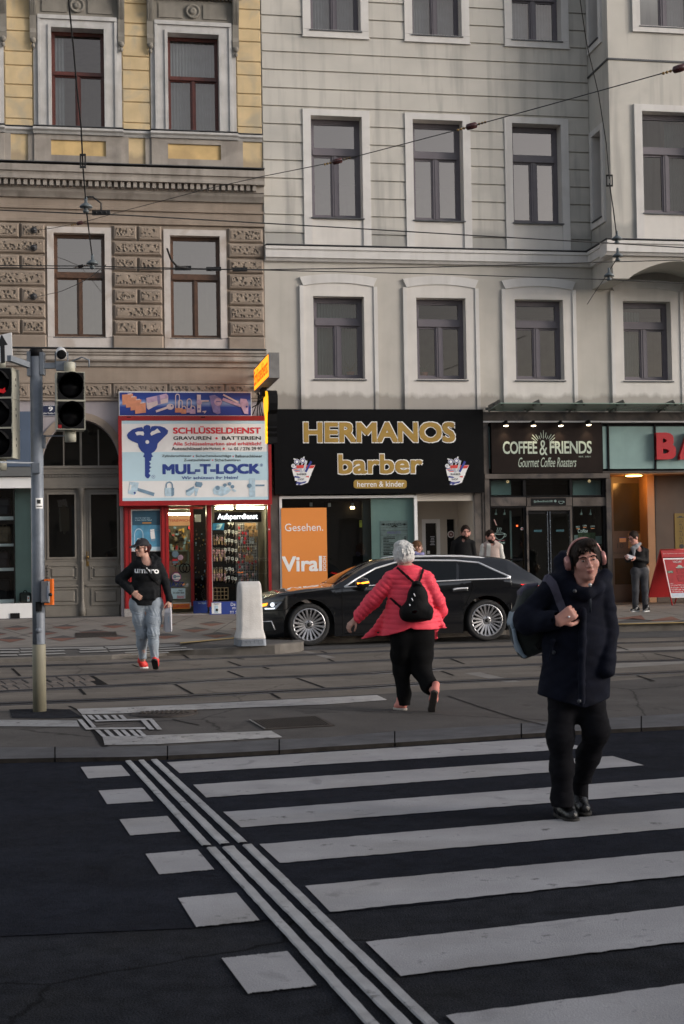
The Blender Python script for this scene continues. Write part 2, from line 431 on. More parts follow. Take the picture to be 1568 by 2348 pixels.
RAILS = [[(0,1528),(230,1522),(495,1509),(723,1500),(831,1495),(989,1488),(1406,1474.6),(1568,1470)],
         [(0,1558),(123,1551),(223,1546),(372,1539),(600,1527),(831,1516),(989,1509),(1406,1496),(1568,1491)],
         [(0,1585),(118,1579),(243,1573),(372,1567),(571,1555),(831,1545),(997,1534),(1232,1523),(1568,1513)],
         [(0,1614),(123,1609),(333,1601),(372,1599),(618,1586),(831,1576),(997,1565),(1232,1555),(1406,1547),(1568,1540)]]
XS = [-420,-200,-60,0,126,250,380,500,632,745,890,1040,1249,1400,1568,1750,2000]
def zmed(x,y):
 a,b = interp(KB,x),interp(MBK,x)
 return MED+(TRK-MED)*max(0,min(1,(a-y)/(a-b)))
def GM(x,y,dz=0.0): return G(x,y,zmed(x,y)+dz)
b = MB(); b.use(m_asph_old).box(-300,300,-200,400,-.5,-.03); struct(b.build('ground'))
b = MB(); b.use(m_asph_old).box(-90,90,-26,60,-.03,0); struct(b.build('road'))
# fresh black asphalt of the crossing, up to the long seam
b = MB(); b.use(m_asph_new)
seam = [(-700,2185),(0,2146),(440,2127),(700,2098),(1030,2067),(1330,2030),(1568,2005),(2200,1930)]
back = [(2200,1600),(1568,1645),(745,1696),(0,1722),(-700,1722)]
b.add([G(x,y,.004) for x,y in seam+back],[tuple(range(len(seam)+len(back)))])
struct(b.build('road_surface'))
# kerb stones of the refuge
m_kface = mat('dark_kerb_face',(.030,.027,.025),.9,.3,9,.4,90,spec=.1)  # front face coloured darker than the stone tops
b = MB(); b.use(m_kerb)
js = [-420,-250,-60,126,384,640,905,1195,1470,1740,2000]
for i in range(len(js)-1):
 x0,x1 = js[i]+1.5,js[i+1]-1.5
 n = 3
 top_b = []; top_f = []; bot = []
 for k in range(n+1):
  x = x0+(x1-x0)*k/n
  p = GM(x,interp(KB,x)); q = G(x,interp(KF,x),MED)
  top_b.append(p); top_f.append(q); bot.append(Vector((q.x,q.y,-.02)))
 mid = [q+(p-q)*.06-Vector((0,0,.012)) for p,q in zip(top_b,top_f)]
 low = [q-(p-q)*.02-Vector((0,0,.012)) for p,q in zip(top_b,top_f)]
 b.use(m_kerb).ring([top_b,[q+(p-q)*.10 for p,q in zip(top_b,top_f)],low],closed=False,smooth=False)
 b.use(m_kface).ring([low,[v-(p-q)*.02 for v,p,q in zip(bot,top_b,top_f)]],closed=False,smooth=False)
kerb = b.build('kerb'); struct(kerb)
b = MB(); b.use(m_groove)
b.ring([[GM(x,interp(KB,x)+1.5)-Vector((0,0,.014)) for x in XS],[G(x,interp(KF,x)-1,MED-.014) for x in XS]],closed=False,smooth=False)
struct(b.build('kerb_joint_bed'))
# refuge surface
b = MB(); b.use(m_asph_grey)
rows = [[GM(x,interp(KB,x)+(interp(MBK,x)-interp(KB,x))*t) for x in XS] for t in (0,.25,.5,.75,1)]
b.ring(rows,closed=False,smooth=False)
refuge = b.build('traffic_island'); struct(refuge)
# track slabs
b = MB(); b.use(m_conc_slab)
LB = [(-420,1490),(0,1490),(690,1493),(738,1490),(831,1486),(989,1476),(1179,1470),(1406,1463),(1568,1460)]
b.ring([[G(x,interp(MBK,x),TRK) for x in XS],[G(x,interp(LB,x),TRK) for x in XS]],closed=False,smooth=False)
struct(b.build('track_bed'))
# slab joints, old timber-like dark seams
b = MB(); b.use(m_groove)
def seam_line(pts,wd,z=TRK+.004,fn=None):
 for (x0,y0),(x1,y1) in zip(pts,pts[1:]):
  p,q = (G(x0,y0,z),G(x1,y1,z)) if fn is None else (fn(x0,y0),fn(x1,y1))
  t = (q-p).normalized(); n = Vector((-t.y,t.x,0))*wd/2
  b.quad(p-n,q-n,q+n,p+n)
for pts in [[(28,1532),(46,1549)],[(303,1523),(318,1529)],[(420,1501),(433,1509)],[(523,1516),(552,1526)],[(543,1509),(560,1511)],[(522,1538),(566,1555)],
   [(601,1528),(617,1533)],[(399,1567),(445,1592)],[(681,1554),(746,1577)],[(618,1587),(642,1601)],[(735,1492),(758,1499)],[(752,1510),(772,1519)],
   [(1026,1507),(1065,1522)],[(1012,1538),(1040,1548)],[(1240,1527),(1280,1545)],[(1410,1480),(1440,1490)],[(1500,1498),(1560,1510)],[(1460,1548),(1500,1561)],
   [(175,1571),(195,1592)],[(900,1545),(940,1560)],[(905,1512),(930,1520)]]:
 seam_line(pts,.035)
for tab in RAILS:      # narrow side joints along the rail troughs
 xs = [x for x in range(-200,1760,70)]
 for dz,wd,off in ((.003,.03,0.11),(.003,.022,-.14)):
  for x0,x1 in zip(xs,xs[1:]):
   p,q = G(x0,interp(tab,x0),TRK+dz),G(x1,interp(tab,x1),TRK+dz)
   t = (q-p).normalized(); n = Vector((-t.y,t.x,0))
   b.quad(p+n*(off-wd/2),q+n*(off-wd/2),q+n*(off+wd/2),p+n*(off+wd/2))
struct(b.build('slab_joints'))
b = MB(); b.use(mat('slab_repair',(.21,.195,.18),.85,.15,4,.3,90))
for q in [[(690,1493),(705,1492),(770,1507),(748,1508)],[(1063,1543),(1100,1541),(1195,1563),(1160,1564)],[(1395,1520),(1568,1510),(1600,1519),(1400,1532)],[(1395,1488),(1600,1480),(1600,1487),(1395,1495)]]:
 b.add([G(x,y,TRK+.002) for x,y in q],[(0,1,2,3)])
struct(b.build('track_bed_repair'))
# cobbles between two rails
b = MB(); b.use(mat('cobble_stone',(.125,.105,.092),.75,.3,9,.6,60,spot=.5,spotscale=5))
random.seed(3)
for r in range(2):
 for k in range(-7,11):
  t0,t1 = .12+r*.40,.12+r*.40+.36
  x0 = -60+k*26+r*11+random.uniform(-2,2); x1 = x0+23
  def cp(x,t): return G(x+t*46,interp(RAILS[1],x)+(interp(RAILS[2],x)-interp(RAILS[1],x))*t,TRK)
  if x1 > 205: continue
  q = [cp(x0,t0),cp(x1,t0),cp(x1,t1),cp(x0,t1)]; c = sum(q,Vector())/4
  z = random.uniform(.010,.024)
  b.ring([q,[p+(c-p)*.05+Vector((0,0,z*.8)) for p in q],[p+(c-p)*.16+Vector((0,0,z)) for p in q]],smooth=False)
struct(b.build('cobbles'))
b = MB(); b.use(m_groove)
b.add([G(x,y,TRK+.003) for x,y in [(-60,1562),(0,1560),(215,1549),(255,1573),(120,1580),(0,1586),(-60,1589)]],[tuple(range(7))])
struct(b.build('cobble_bed'))
# tram rails: head, flange lip and the groove between
for i,tab in enumerate(RAILS):
 b = MB()
 xs = [x for x in range(-200,1800,50)]
 pts = [G(x,interp(tab,x),TRK) for x in xs]
 T = [(pts[min(k+1,len(pts)-1)]-pts[max(0,k-1)]).normalized() for k in range(len(pts))]
 N = [Vector((-t.y,t.x,0)) for t in T]
 def strip(o0,o1,z,m):
  b.use(m); b.ring([[p+n*o0+Vector((0,0,z-.01)) for p,n in zip(pts,N)],[p+n*o0+Vector((0,0,z)) for p,n in zip(pts,N)],
                          [p+n*o1+Vector((0,0,z)) for p,n in zip(pts,N)],[p+n*o1+Vector((0,0,z-.01)) for p,n in zip(pts,N)]],closed=False,smooth=False)
 strip(.0,.055,.011,m_rail); strip(-.15,-.001,.0055,m_groove); strip(-.185,-.151,.010,m_rail); strip(.056,.15,.0055,m_groove)
 o = b.build('tram_rail',loc=pts[0])
 tag(o,['tram rail nearest the shopfronts, passing the concrete bollard and the car','second tram rail counted from the shopfronts, along the cobbled patch\'s far edge','third tram rail counted from the shopfronts, along the cobbled patch\'s near edge',
   'tram rail closest to the white tactile strips on the refuge'][i],'tram rail','tram rails set in the concrete track bed')
# far carriageway
LANEZ = TRK+.005
b = MB(); b.use(m_asph_lane)
b.ring([[G(x,interp(LB,x),LANEZ) for x in XS[2:]],[G(x,interp(LB,x)-70,LANEZ) for x in XS[2:]]],closed=False,smooth=False)
struct(b.build('carriageway'))
# pavement with kerb
PBL = [(-420,1495),(0,1485),(257,1479),(413,1472),(541,1463),(620,1466),(690,1468)]
FRE = [(-420,1520),(0,1509),(257,1501.5),(413,1490.5),(541,1483.5),(630,1478),(690,1472.5)]
def zf(x): return PAVE-.075*max(0,min(1,(640-x)/260))
def PS(x,y,dz=0.0):                           # dropped stop edge in front of the pavement
 a,c = interp(PBL,x),interp(FRE,x); t = max(0,min(1,(y-a)/(c-a))); return G(x,y,PAVE+(zf(x)-PAVE)*t+dz)
front = [(-420,1495),(0,1485),(257,1479),(413,1472),(541,1463),(780,1455),(1160,1437),(1406,1432),(1568,1428),(1900,1420)]
fp = [G(x,y,PAVE) for x,y in front]
bk = [FW(32,-9,0),FW(-16,-9,0)]
b = MB(); b.use(m_pave)
b.add(fp+bk,[tuple(range(len(fp)+2))])
me = b.build('pavement'); struct(me)
bm = bmesh.new(); bm.from_mesh(me.data); bmesh.ops.triangulate(bm,faces=bm.faces[:]); bm.to_mesh(me.data); bm.free()
m_kg = mat('kerb_granite',(.13,.118,.105),.8,.22,5,.4,90,spot=.5,spotscale=2,spotcol=(.085,.075,.065))
def kerbrun(pts,wd,nm):
 b = MB(); b.use(m_kg); inner = []
 for i,p in enumerate(pts):
  t = (pts[min(i+1,len(pts)-1)]-pts[max(i-1,0)]).normalized(); inner.append(p+Vector((-t.y,t.x,0))*wd+Vector((0,0,.004)))
 b.ring([inner,[p+Vector((0,0,.004)) for p in pts],[p+Vector((0,-.012,-.012)) for p in pts],[p+Vector((0,-.015,-.24)) for p in pts]],closed=False,smooth=False)
 struct(b.build(nm))
kerbrun(fp[4:],.22,'pavement_kerb')
fe = []
for (x0,y0),(x1,y1) in zip(FRE,FRE[1:]): fe += [G(x0+(x1-x0)*k/5,y0+(y1-y0)*k/5,zf(x0+(x1-x0)*k/5)) for k in range(5)]
fe += [G(690,1472.5,PAVE),G(696,1470,PAVE),G(692,1467,PAVE)]
kerbrun(fe,.16,'stop_kerb')
b = MB(); b.use(m_yellow_line)
for seg in ([(413,1474),(541,1462)],[(1395,1431),(1568,1427),(1650,1425)]):
 for (x0,y0),(x1,y1) in zip(seg,seg[1:]):
  b.add([G(x0,y0-1.5,PAVE+.009),G(x1,y1-1.5,PAVE+.009),G(x1,y1+.8,PAVE+.009),G(x0,y0+.8,PAVE+.009)],[(0,1,2,3)])
struct(b.build('kerb_line'))
# paving pattern: pointed dark and red stones on beige
b = MB()
rows_ = [(1478,0.0,118),(1466,.55,118),(1453,.2,116),(1440,.7,112),(1428,.3,108)]
for yy,ph,sp in rows_:
 for k in range(-2,16):
  x = (k+ph)*sp-40; y = yy-.0215*x
  hw,hh = 34*(yy-1270)/208+4,7.2*(yy-1270)/208
  if y+hh > 1420 and y+hh < interp([(-420,1486),(0,1482),(257,1477),(413,1470),(541,1459),(780,1450),(1160,1432),(1568,1423),(1900,1415)],x) and not (y < interp([(0,1434),(1568,1388)],x)+3):
   b.use(m_pave_dark).add([G(x-hw,y,PAVE+.004),G(x+2,y-hh,PAVE+.004),G(x+hw,y-1,PAVE+.004)],[(0,1,2)])
   b.use(m_pave_red).add([G(x-hw,y,PAVE+.004),G(x+hw,y-1,PAVE+.004),G(x-2,y+hh,PAVE+.004)],[(0,1,2)])
for x0,y0,x1,y1,x2,y2,mm in [(1410,1418,1470,1410,1480,1421,'r'),(1480,1424,1540,1413,1560,1421,'r'),(1400,1428,1500,1423,1450,1417,'d'),(1530,1428,1600,1415,1610,1424,'d')]:
 b.use(m_pave_red if mm == 'r' else m_pave_dark).add([G(x0,y0,PAVE+.006),G(x1,y1,PAVE+.006),G(x2,y2,PAVE+.006)],[(0,1,2)])
b.use(m_groove)
for u in range(-8,22):
 for p,q in (((u*1.15,.5),(u*1.15+1.6,8.3)),((u*1.15,8.3),(u*1.15+1.4,.5))):
  a,c = FW(p[0],p[1],.003),FW(q[0],q[1],.003)
  # joints are clipped at the kerb
  n = 16
  for i in range(n):
   s0,s1 = a+(c-a)*(i/n),a+(c-a)*((i+1)/n)
   # image row of the point, to know whether it is still on the pavement
   v = CM.transposed() @ (s1-CAM); px,py = CXP-FPX*v.x/v.z,CYP+FPX*v.y/v.z
   if py < interp([(-420,1495),(0,1484),(257,1478),(413,1470),(541,1460),(780,1452),(1160,1434),(1568,1425),(1900,1417)],px) and i < n-1 or py < 1415:
    d = Vector((.006,0,0)); b.quad(s0-d,s0+d,s1+d,s1-d)
struct(b.build('paving_pattern'))
# stop edge: dark asphalt with stone strips
b = MB(); b.use(mat('stop_edge',(.075,.070,.068),.85,.2,3,.4,120))
xs_ = [-420+37*k for k in range(31)]
b.ring([[PS(x,interp(PBL,x)+(interp(FRE,x)-interp(PBL,x))*t) for x in xs_] for t in (0,.33,.66,1)],closed=False,smooth=False)
struct(b.build('stop_edge'))
b = MB(); b.use(m_stone_strip)
def strips(lst):
 for x0,y0,x1,y1,t in lst:
  b.ring([[PS(x0+(x1-x0)*k/6,y0+(y1-y0)*k/6,.006) for k in range(7)],[PS(x0+3+(x1+1-x0)*k/6,y0+t+(y1-y0)*k/6,.006) for k in range(7)]],closed=False,smooth=False)
strips([(-60,1487.5,42,1487,3),(46,1486,235,1482.5,3),(240,1482,400,1476,2.6),(-60,1494,42,1493,3.2),(46,1492.5,146,1489.5,3.2),(181,1487.5,242,1485.5,3),(246,1485,410,1478.5,2.7),
  (-60,1501,38,1500,3),(42,1499,148,1496,3.2),(181,1493,245,1491,3),(250,1490.5,425,1482.5,2.7),(285,1495,440,1486.5,2.4),(300,1499,385,1494,2)])
struct(b.build('stone_strips'))
# crossing stripes
b = MB(); b.use(m_paint)
Z = .009
ra,rb = G(1262,1691,Z),G(1561,1779,Z)
def hit(p,q):
 d,e = q-p,rb-ra
 den = d.x*e.y-d.y*e.x; t = ((ra.x-p.x)*e.y-(ra.y-p.y)*e.x)/den
 return p+d*t
ST = [((382.5,1747),(1259,1691.2),(412,1772),(1259,1720)),((443,1798.6),(1259,1742.6),(473,1828),(1259,1770)),((511.7,1861),(1264.6,1804),(552.6,1896),(1264.6,1839.6)),
      ((595,1935),(1568,1852.7),(642,1978),(1568,1897)),((699,2030),(1568,1950),(757,2090),(1568,2006)),((838.4,2158.7),(1568,2076.8),(918,2236),(1568,2158)),((1021.6,2326.7),(1568,2255),(1150,2448),(1568,2388))]
random.seed(11)
def stripe(a,bb,c,d):
 n = 70; T_ = []; B_ = []
 for i in range(n+1):
  j = random.uniform(-.005,.005); k = random.uniform(-.007,.007)
  dirn = (d-a).normalized()
  T_.append(a+(bb-a)*(i/n)+dirn*j); B_.append(d+(c-d)*(i/n)+dirn*k)
 b.ring([T_,B_],closed=False,smooth=False)
for BL,BR,FL,FR in ST:
 p,q,r,s_ = [G(x,y,Z) for x,y in (BL,BR,FL,FR)]
 stripe(p,hit(p,q),hit(r,s_),r)
for q in [[(185,1758),(278,1753.5),(299,1778),(202,1784)],[(226,1812),(326,1806),(352,1836.5),(245.6,1843)],[(273.8,1878),(383.8,1870),(413.5,1905.5),(298.8,1914.8)],
          [(333.6,1957),(453,1947),(491,1992.5),(365,2004)],[(408,2058),(542,2046),(595,2109),(450,2124.6)],[(508,2196),(659,2180),(726.6,2258.6),(568,2276.5)]]:
 stripe(*[G(x,y,Z) for x,y in q])
struct(b.build('zebra_crossing'))
b = MB(); b.use(m_paint2)
def gline(q):
 p = [G(x,y,.013) for x,y in q]; n = 60
 L_ = [p[0]+(p[3]-p[0])*(i/n) for i in range(n+1)]; R_ = [p[1]+(p[2]-p[1])*(i/n) for i in range(n+1)]
 for i in range(n+1):
  d = (R_[i]-L_[i])*random.uniform(-.035,.035); L_[i] = L_[i]+d; R_[i] = R_[i]+(R_[i]-L_[i])*random.uniform(-.035,.035)
 up = Vector((0,0,.006)); b.ring([L_,[a+up+(c-a)*.1 for a,c in zip(L_,R_)],[c+up-(c-a)*.1 for a,c in zip(L_,R_)],R_],closed=False,smooth=False)
for q in [[(287,1745),(301,1743.5),(486,1939),(463,1939)],[(317,1743.5),(331,1742.5),(528,1934),(504,1936)],[(345.5,1742),(361,1741),(569,1931.6),(547.5,1932.7)],
          [(473,1944),(496,1943),(984,2470),(948,2470)],[(509,1943),(537,1940),(1069,2470),(1028,2470)],[(556,1938),(578,1936),(1132,2470),(1096,2470)]]: gline(q)
struct(b.build('tactile_guide_lines'))
# ribbed tactile strips on the refuge
b = MB(); b.use(m_paint2)
def ribs(back_,front_,n,fill=.52):
 def at(tab,x): return interp(tab,x)
 xa,xb = back_[0][0],back_[-1][0]; fa,fb_ = front_[0][0],front_[-1][0]
 K = 24
 for r in range(n):
  t0,t1 = r/n,(r+fill)/n
  l0,l1 = [],[]
  for k in range(K+1):
   s = k/K
   bx,fx_ = xa+(xb-xa)*s,fa+(fb_-fa)*s
   by,fy = at(back_,bx),at(front_,fx_)
   for t,l in ((t0,l0),(t1,l1)): l.append(GM(bx+(fx_-bx)*t,by+(fy-by)*t,.006))
  up = Vector((0,0,.004)); b.ring([l0,[p+up for p in l0],[p+up for p in l1],l1],closed=False,smooth=False)
ribs([(176,1625.7),(285,1622),(428,1615.7),(745,1600),(865,1594)],[(188,1638),(285,1636),(444,1627.6),(745,1615.7),(888,1605)],6)
ribs([(235,1689),(333,1687),(622,1676)],[(240,1709),(356,1707),(648,1690.8)],7)
ribs([(-80,1650),(176,1652.8)],[(-80,1665.5),(183,1666.6)],6)
def mq(q): b.add([GM(x,y,.006) for x,y in q]+[GM(x,y,.010) for x,y in q],[(4,5,6,7),(0,1,5,4),(1,2,6,5),(2,3,7,6),(3,0,4,7)])
for q in [[(178,1649),(188,1649),(209,1672),(197,1672)],[(186.7,1638),(195,1638),(221,1666.5),(212.4,1668)],[(216,1650.4),(349,1646.6),(350,1650),(218.5,1653.7)],[(204,1668),(332.6,1667),(334,1671),(205,1671.5)],
          [(323,1651),(335,1651),(354,1671.8),(342,1671.8)],[(341,1649),(351.5,1649),(371.5,1671.8),(359.6,1671.8)]]: mq(q)
for x in (199.5,216,235,254,271): mq([(x,1639),(x+10,1638.6),(x+21,1649),(x+11,1649.4)])
for x in (217.6,237.5,259,275.5,294.5,311): mq([(x,1672.8),(x+10,1672.4),(x+27,1688),(x+17,1688.6)])
struct(b.build('tactile_paving'))
b = MB(); b.use(m_groove)
seam_line([(188,1632),(236,1705),(242,1711)],.05,fn=lambda x,y: GM(x,y,.004))
seam_line([(396,1648),(410,1652),(457,1662)],.02,fn=lambda x,y: GM(x,y,.004))
seam_line([(1027,1595),(1100,1620),(1180,1645),(1250,1662)],.02,fn=lambda x,y: GM(x,y,.004))
seam_line([(158,1618),(180,1628)],.03,fn=lambda x,y: GM(x,y,.004))
struct(b.build('asphalt_cracks'))
b = MB(); b.use(m_asph_old); b.add([GM(x,y,.005) for x,y in [(21,1626),(90,1624),(160,1626),(189,1644),(120,1646),(28,1645)]],[tuple(range(6))]); struct(b.build('asphalt_patch'))
# manhole cover: ring, plate with raised pattern
c = GM(377.7,1635.7); a_ = GM(377.7+78,1634.5)
rad = (a_-c).length*.98
b = MB(); b.use(m_iron)
b.lathe([(rad,-.02),(rad,.012),(rad*.93,.012),(rad*.93,.004),(rad*.90,.004),(rad*.90,.012),(rad*.5,.012),(rad*.5,.008),(rad*.46,.008),(rad*.46,.012),(.01,.012)],c,n=40)
for k in range(-5,6):
 b.box(c.x+k*rad*.14-.015,c.x+k*rad*.14+.015,c.y-rad*.5*math.sqrt(max(.1,1-(k*.17)**2)),c.y+rad*.5*math.sqrt(max(.1,1-(k*.17)**2)),c.z+.012,c.z+.018)
tag(b.build('manhole_cover',loc=c),'round rusty cast iron manhole cover beside the white tactile strips','manhole cover')
q = [GM(x,y) for x,y in [(571,1653),(726,1642),(767,1665),(606,1673.6)]]
b = MB(); b.use(m_iron)
def onq(q,s,t,dz): return q[0]*(1-s)*(1-t)+q[1]*s*(1-t)+q[2]*s*t+q[3]*(1-s)*t+Vector((0,0,dz))
b.add([onq(q,s,t,.004) for s,t in ((0,0),(1,0),(1,1),(0,1))]+[onq(q,s,t,.010) for s,t in ((0,0),(1,0),(1,1),(0,1))],[(4,5,6,7),(0,1,5,4),(1,2,6,5),(2,3,7,6),(3,0,4,7)])
for k in range(22):
 s0 = .05+k*.042; pts = [onq(q,s0,.08,.010),onq(q,s0+.02,.08,.010),onq(q,s0+.02,.92,.010),onq(q,s0,.92,.010)]
 b.prism3(pts,(0,0,.007))
b.use(m_stone_strip).prism3([onq(q,0,0,.011),onq(q,.012,0,.011),onq(q,.012,1,.011),onq(q,0,1,.011)],(0,0,.006))
tag(b.build('cable_duct_cover',loc=q[0]),'rectangular ribbed metal cover set in the grey asphalt behind the woman in pink','duct cover')
q = [G(x,y,PAVE) for x,y in [(172.7,1451.7),(266,1448.6),(268.6,1458.8),(172.7,1463)]]
b = MB(); b.use(m_iron)
b.prism3([onq(q,s,t,.002) for s,t in ((0,0),(1,0),(1,1),(0,1))],(0,0,.008))
for k in range(14): b.prism3([onq(q,.03+k*.07,.1,.010),onq(q,.03+k*.07+.04,.1,.010),onq(q,.03+k*.07+.04,.9,.010),onq(q,.03+k*.07,.9,.010)],(0,0,.005))
tag(b.build('drain_grate',loc=q[0]),'dark rectangular iron grate in the patterned pavement by the old door','drain grate')
# ---------------------------------------------------------------- facade materials
def dirt_band(m,z0,z1,col,amt=.8,ns=3.0):
 """a tide mark of soot that ends in an uneven upper edge between heights z0..z1"""
 n = m.node_tree.nodes; L = m.node_tree.links; b = n["Principled BSDF"]
 tc = n.new("ShaderNodeTexCoord"); sp = n.new("ShaderNodeSeparateXYZ"); L.new(tc.outputs["Object"],sp.inputs[0])
 mp = n.new("ShaderNodeMapping"); mp.inputs["Scale"].default_value = (ns,ns,ns*.35); L.new(tc.outputs["Object"],mp.inputs[0])
 nz = n.new("ShaderNodeTexNoise"); nz.inputs["Scale"].default_value = 1; nz.inputs["Detail"].default_value = 8; L.new(mp.outputs[0],nz.inputs[0])
 mr = n.new("ShaderNodeMapRange"); mr.inputs[1].default_value = z0; mr.inputs[2].default_value = z1; mr.inputs[3].default_value = 1.0; mr.inputs[4].default_value = -.15
 L.new(sp.outputs[2],mr.inputs[0])
 ad = n.new("ShaderNodeMath"); ad.operation = 'ADD'; L.new(mr.outputs[0],ad.inputs[0]); L.new(nz.outputs["Fac"],ad.inputs[1])
 rp = n.new("ShaderNodeValToRGB"); rp.color_ramp.elements[0].position = .72; rp.color_ramp.elements[1].position = .98
 rp.color_ramp.elements[1].color = (amt,amt,amt,1); L.new(ad.outputs[0],rp.inputs[0])
 mx = n.new("ShaderNodeMixRGB"); mx.inputs[2].default_value = lin(col); L.new(rp.outputs[0],mx.inputs[0])
 src = b.inputs["Base Color"].links[0].from_socket if b.inputs["Base Color"].links else None
 if src: L.new(src,mx.inputs[1])
 else: mx.inputs[1].default_value = b.inputs["Base Color"].default_value
 L.new(mx.outputs[0],b.inputs["Base Color"])
m_yel = mat('ochre_plaster',(.57,.44,.255),.85,.12,2.2,.3,70,spot=.9,spotscale=1.5,spotcol=(.40,.345,.25),streak=.4,streakcol=(.36,.31,.23))
m_yel2 = mat('ochre_panel',(.58,.41,.19),.85,.16,3,.2,70,spot=.4,spotcol=(.34,.24,.13),streak=.3)
m_grey = mat('grey_stucco',(.46,.455,.45),.8,.14,3,.3,60,spot=.4,spotscale=1.5,spotcol=(.30,.28,.26),streak=.4,streakcol=(.26,.24,.22))
m_grey2 = mat('weathered_stucco',(.315,.285,.255),.85,.16,2.5,.3,60,spot=.6,spotscale=1.4,spotcol=(.17,.15,.135),streak=.6,streakcol=(.15,.135,.12))
m_dark = mat('dark_frieze',(.215,.200,.175),.85,.16,3,.3,60,streak=.4)
m_taupe = mat('taupe_stone',(.275,.225,.182),.88,.14,2,.35,60,spot=.45,spotscale=1.1,spotcol=(.20,.155,.12),streak=.35,streakcol=(.17,.135,.11))
m_rust = mat('rusticated_stone',(.265,.215,.170),.9,.2,5,0,voro=1.0,vscale=13,spot=.4,spotscale=1.4,spotcol=(.18,.14,.11))
m_taupel = mat('pale_jamb',(.50,.465,.44),.85,.12,3,.3,60,spot=.55,spotscale=2,spotcol=(.34,.27,.22))
m_lilac = mat('lilac_plaster',(.33,.300,.315),.85,.1,2,.2,80,streak=.2)
m_zinc = mat('zinc_flashing',(.075,.078,.085),.5,.2,5,0,metal=.4)
m_plast = mat('pale_plaster',(.505,.485,.445),.88,.07,1.2,.25,90,spot=.6,spotscale=.55,spotcol=(.385,.375,.35),streak=.8,streakcol=(.30,.29,.275))
m_plast2 = mat('pale_plaster_lower',(.47,.445,.405),.88,.07,1.6,.3,90,spot=.35,spotscale=1.0,spotcol=(.40,.375,.34),streak=.25,streakcol=(.33,.31,.28))
m_trim = mat('white_trim',(.60,.585,.57),.8,.06,2,.15,90,spot=.3,spotscale=1.6,spotcol=(.46,.44,.42),streak=.4,streakcol=(.42,.40,.38))
m_inner = mat('window_field',(.60,.575,.545),.85,.06,2,.2,90,streak=.25,streakcol=(.42,.40,.38))
m_upvc = mat('mauve_window_frame',(.125,.112,.130),.45,.06,6)
m_redw = mat('oxblood_window_frame',(.085,.020,.014),.4,.2,9)
m_brnw = mat('brown_window_frame',(.085,.042,.023),.4,.3,9)
m_dkframe = mat('dark_window_frame',(.028,.022,.018),.5,.2,9)
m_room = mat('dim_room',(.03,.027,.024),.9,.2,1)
m_curt = mat('net_curtain',(.30,.32,.34),.9,.1,4)
m_curt2 = mat('teal_curtain',(.10,.14,.14),.9,.1,4)
g_sky = glassmat('window_glass',.15)
g_up = glassmat('window_glass_upper',.27)
g_low = glassmat('window_glass_lower',.07)
g_shop = glassmat('shop_glass',.09,(.85,.93,.92),0,.92)
def wall(b,u0,u1,v0,v1,holes,w=0.0,dep=.28,jamb=None):
 us = sorted({u0,u1,*[h[0] for h in holes],*[h[1] for h in holes]}); vs = sorted({v0,v1,*[h[2] for h in holes],*[h[3] for h in holes]})
 us = [u for u in us if u0 <= u <= u1]; vs = [v for v in vs if v0 <= v <= v1]
 m = b.cur
 for i in range(len(us)-1):
  for j in range(len(vs)-1):
   cu,cv = (us[i]+us[i+1])/2,(vs[j]+vs[j+1])/2
   if any(h[0] < cu < h[1] and h[2] < cv < h[3] for h in holes): continue
   b.quad((us[i],w,vs[j]),(us[i+1],w,vs[j]),(us[i+1],w,vs[j+1]),(us[i],w,vs[j+1]))
 if jamb: b.use(jamb)
 for h in holes:
  a,c,e,g = max(h[0],u0),min(h[1],u1),max(h[2],v0),min(h[3],v1); d = w-(h[4] if len(h) > 4 else dep)
  b.quad((a,w,e),(a,d,e),(a,d,g),(a,w,g)); b.quad((c,w,e),(c,d,e),(c,d,g),(c,w,g))
  b.quad((a,w,g),(a,d,g),(c,d,g),(c,w,g)); b.quad((a,w,e),(a,d,e),(c,d,e),(c,w,e))
 b.cur = m
def prof(b,pts,u0,u1):
 """moulding profile (w, v) run from u0 to u1"""
 return b.ring([[(u,p[0],p[1]) for p in pts] for u in (u0,u1)],smooth=False)
def folds(b,u0,u1,v0,v1,w,amp=.02,n=14,seed=0):
 rr = random.Random(seed); xs = []; k = max(4,int((u1-u0)*n*4)); ph = rr.uniform(0,6)
 top,bot = [],[]
 for i in range(k+1):
  u = u0+(u1-u0)*i/k
  d = amp*math.sin(ph+i*1.55+rr.uniform(-.4,.4))
  top.append((u,w+d*.7,v1)); bot.append((u,w+d*1.3,v0))
 b.ring([top,bot],closed=False)
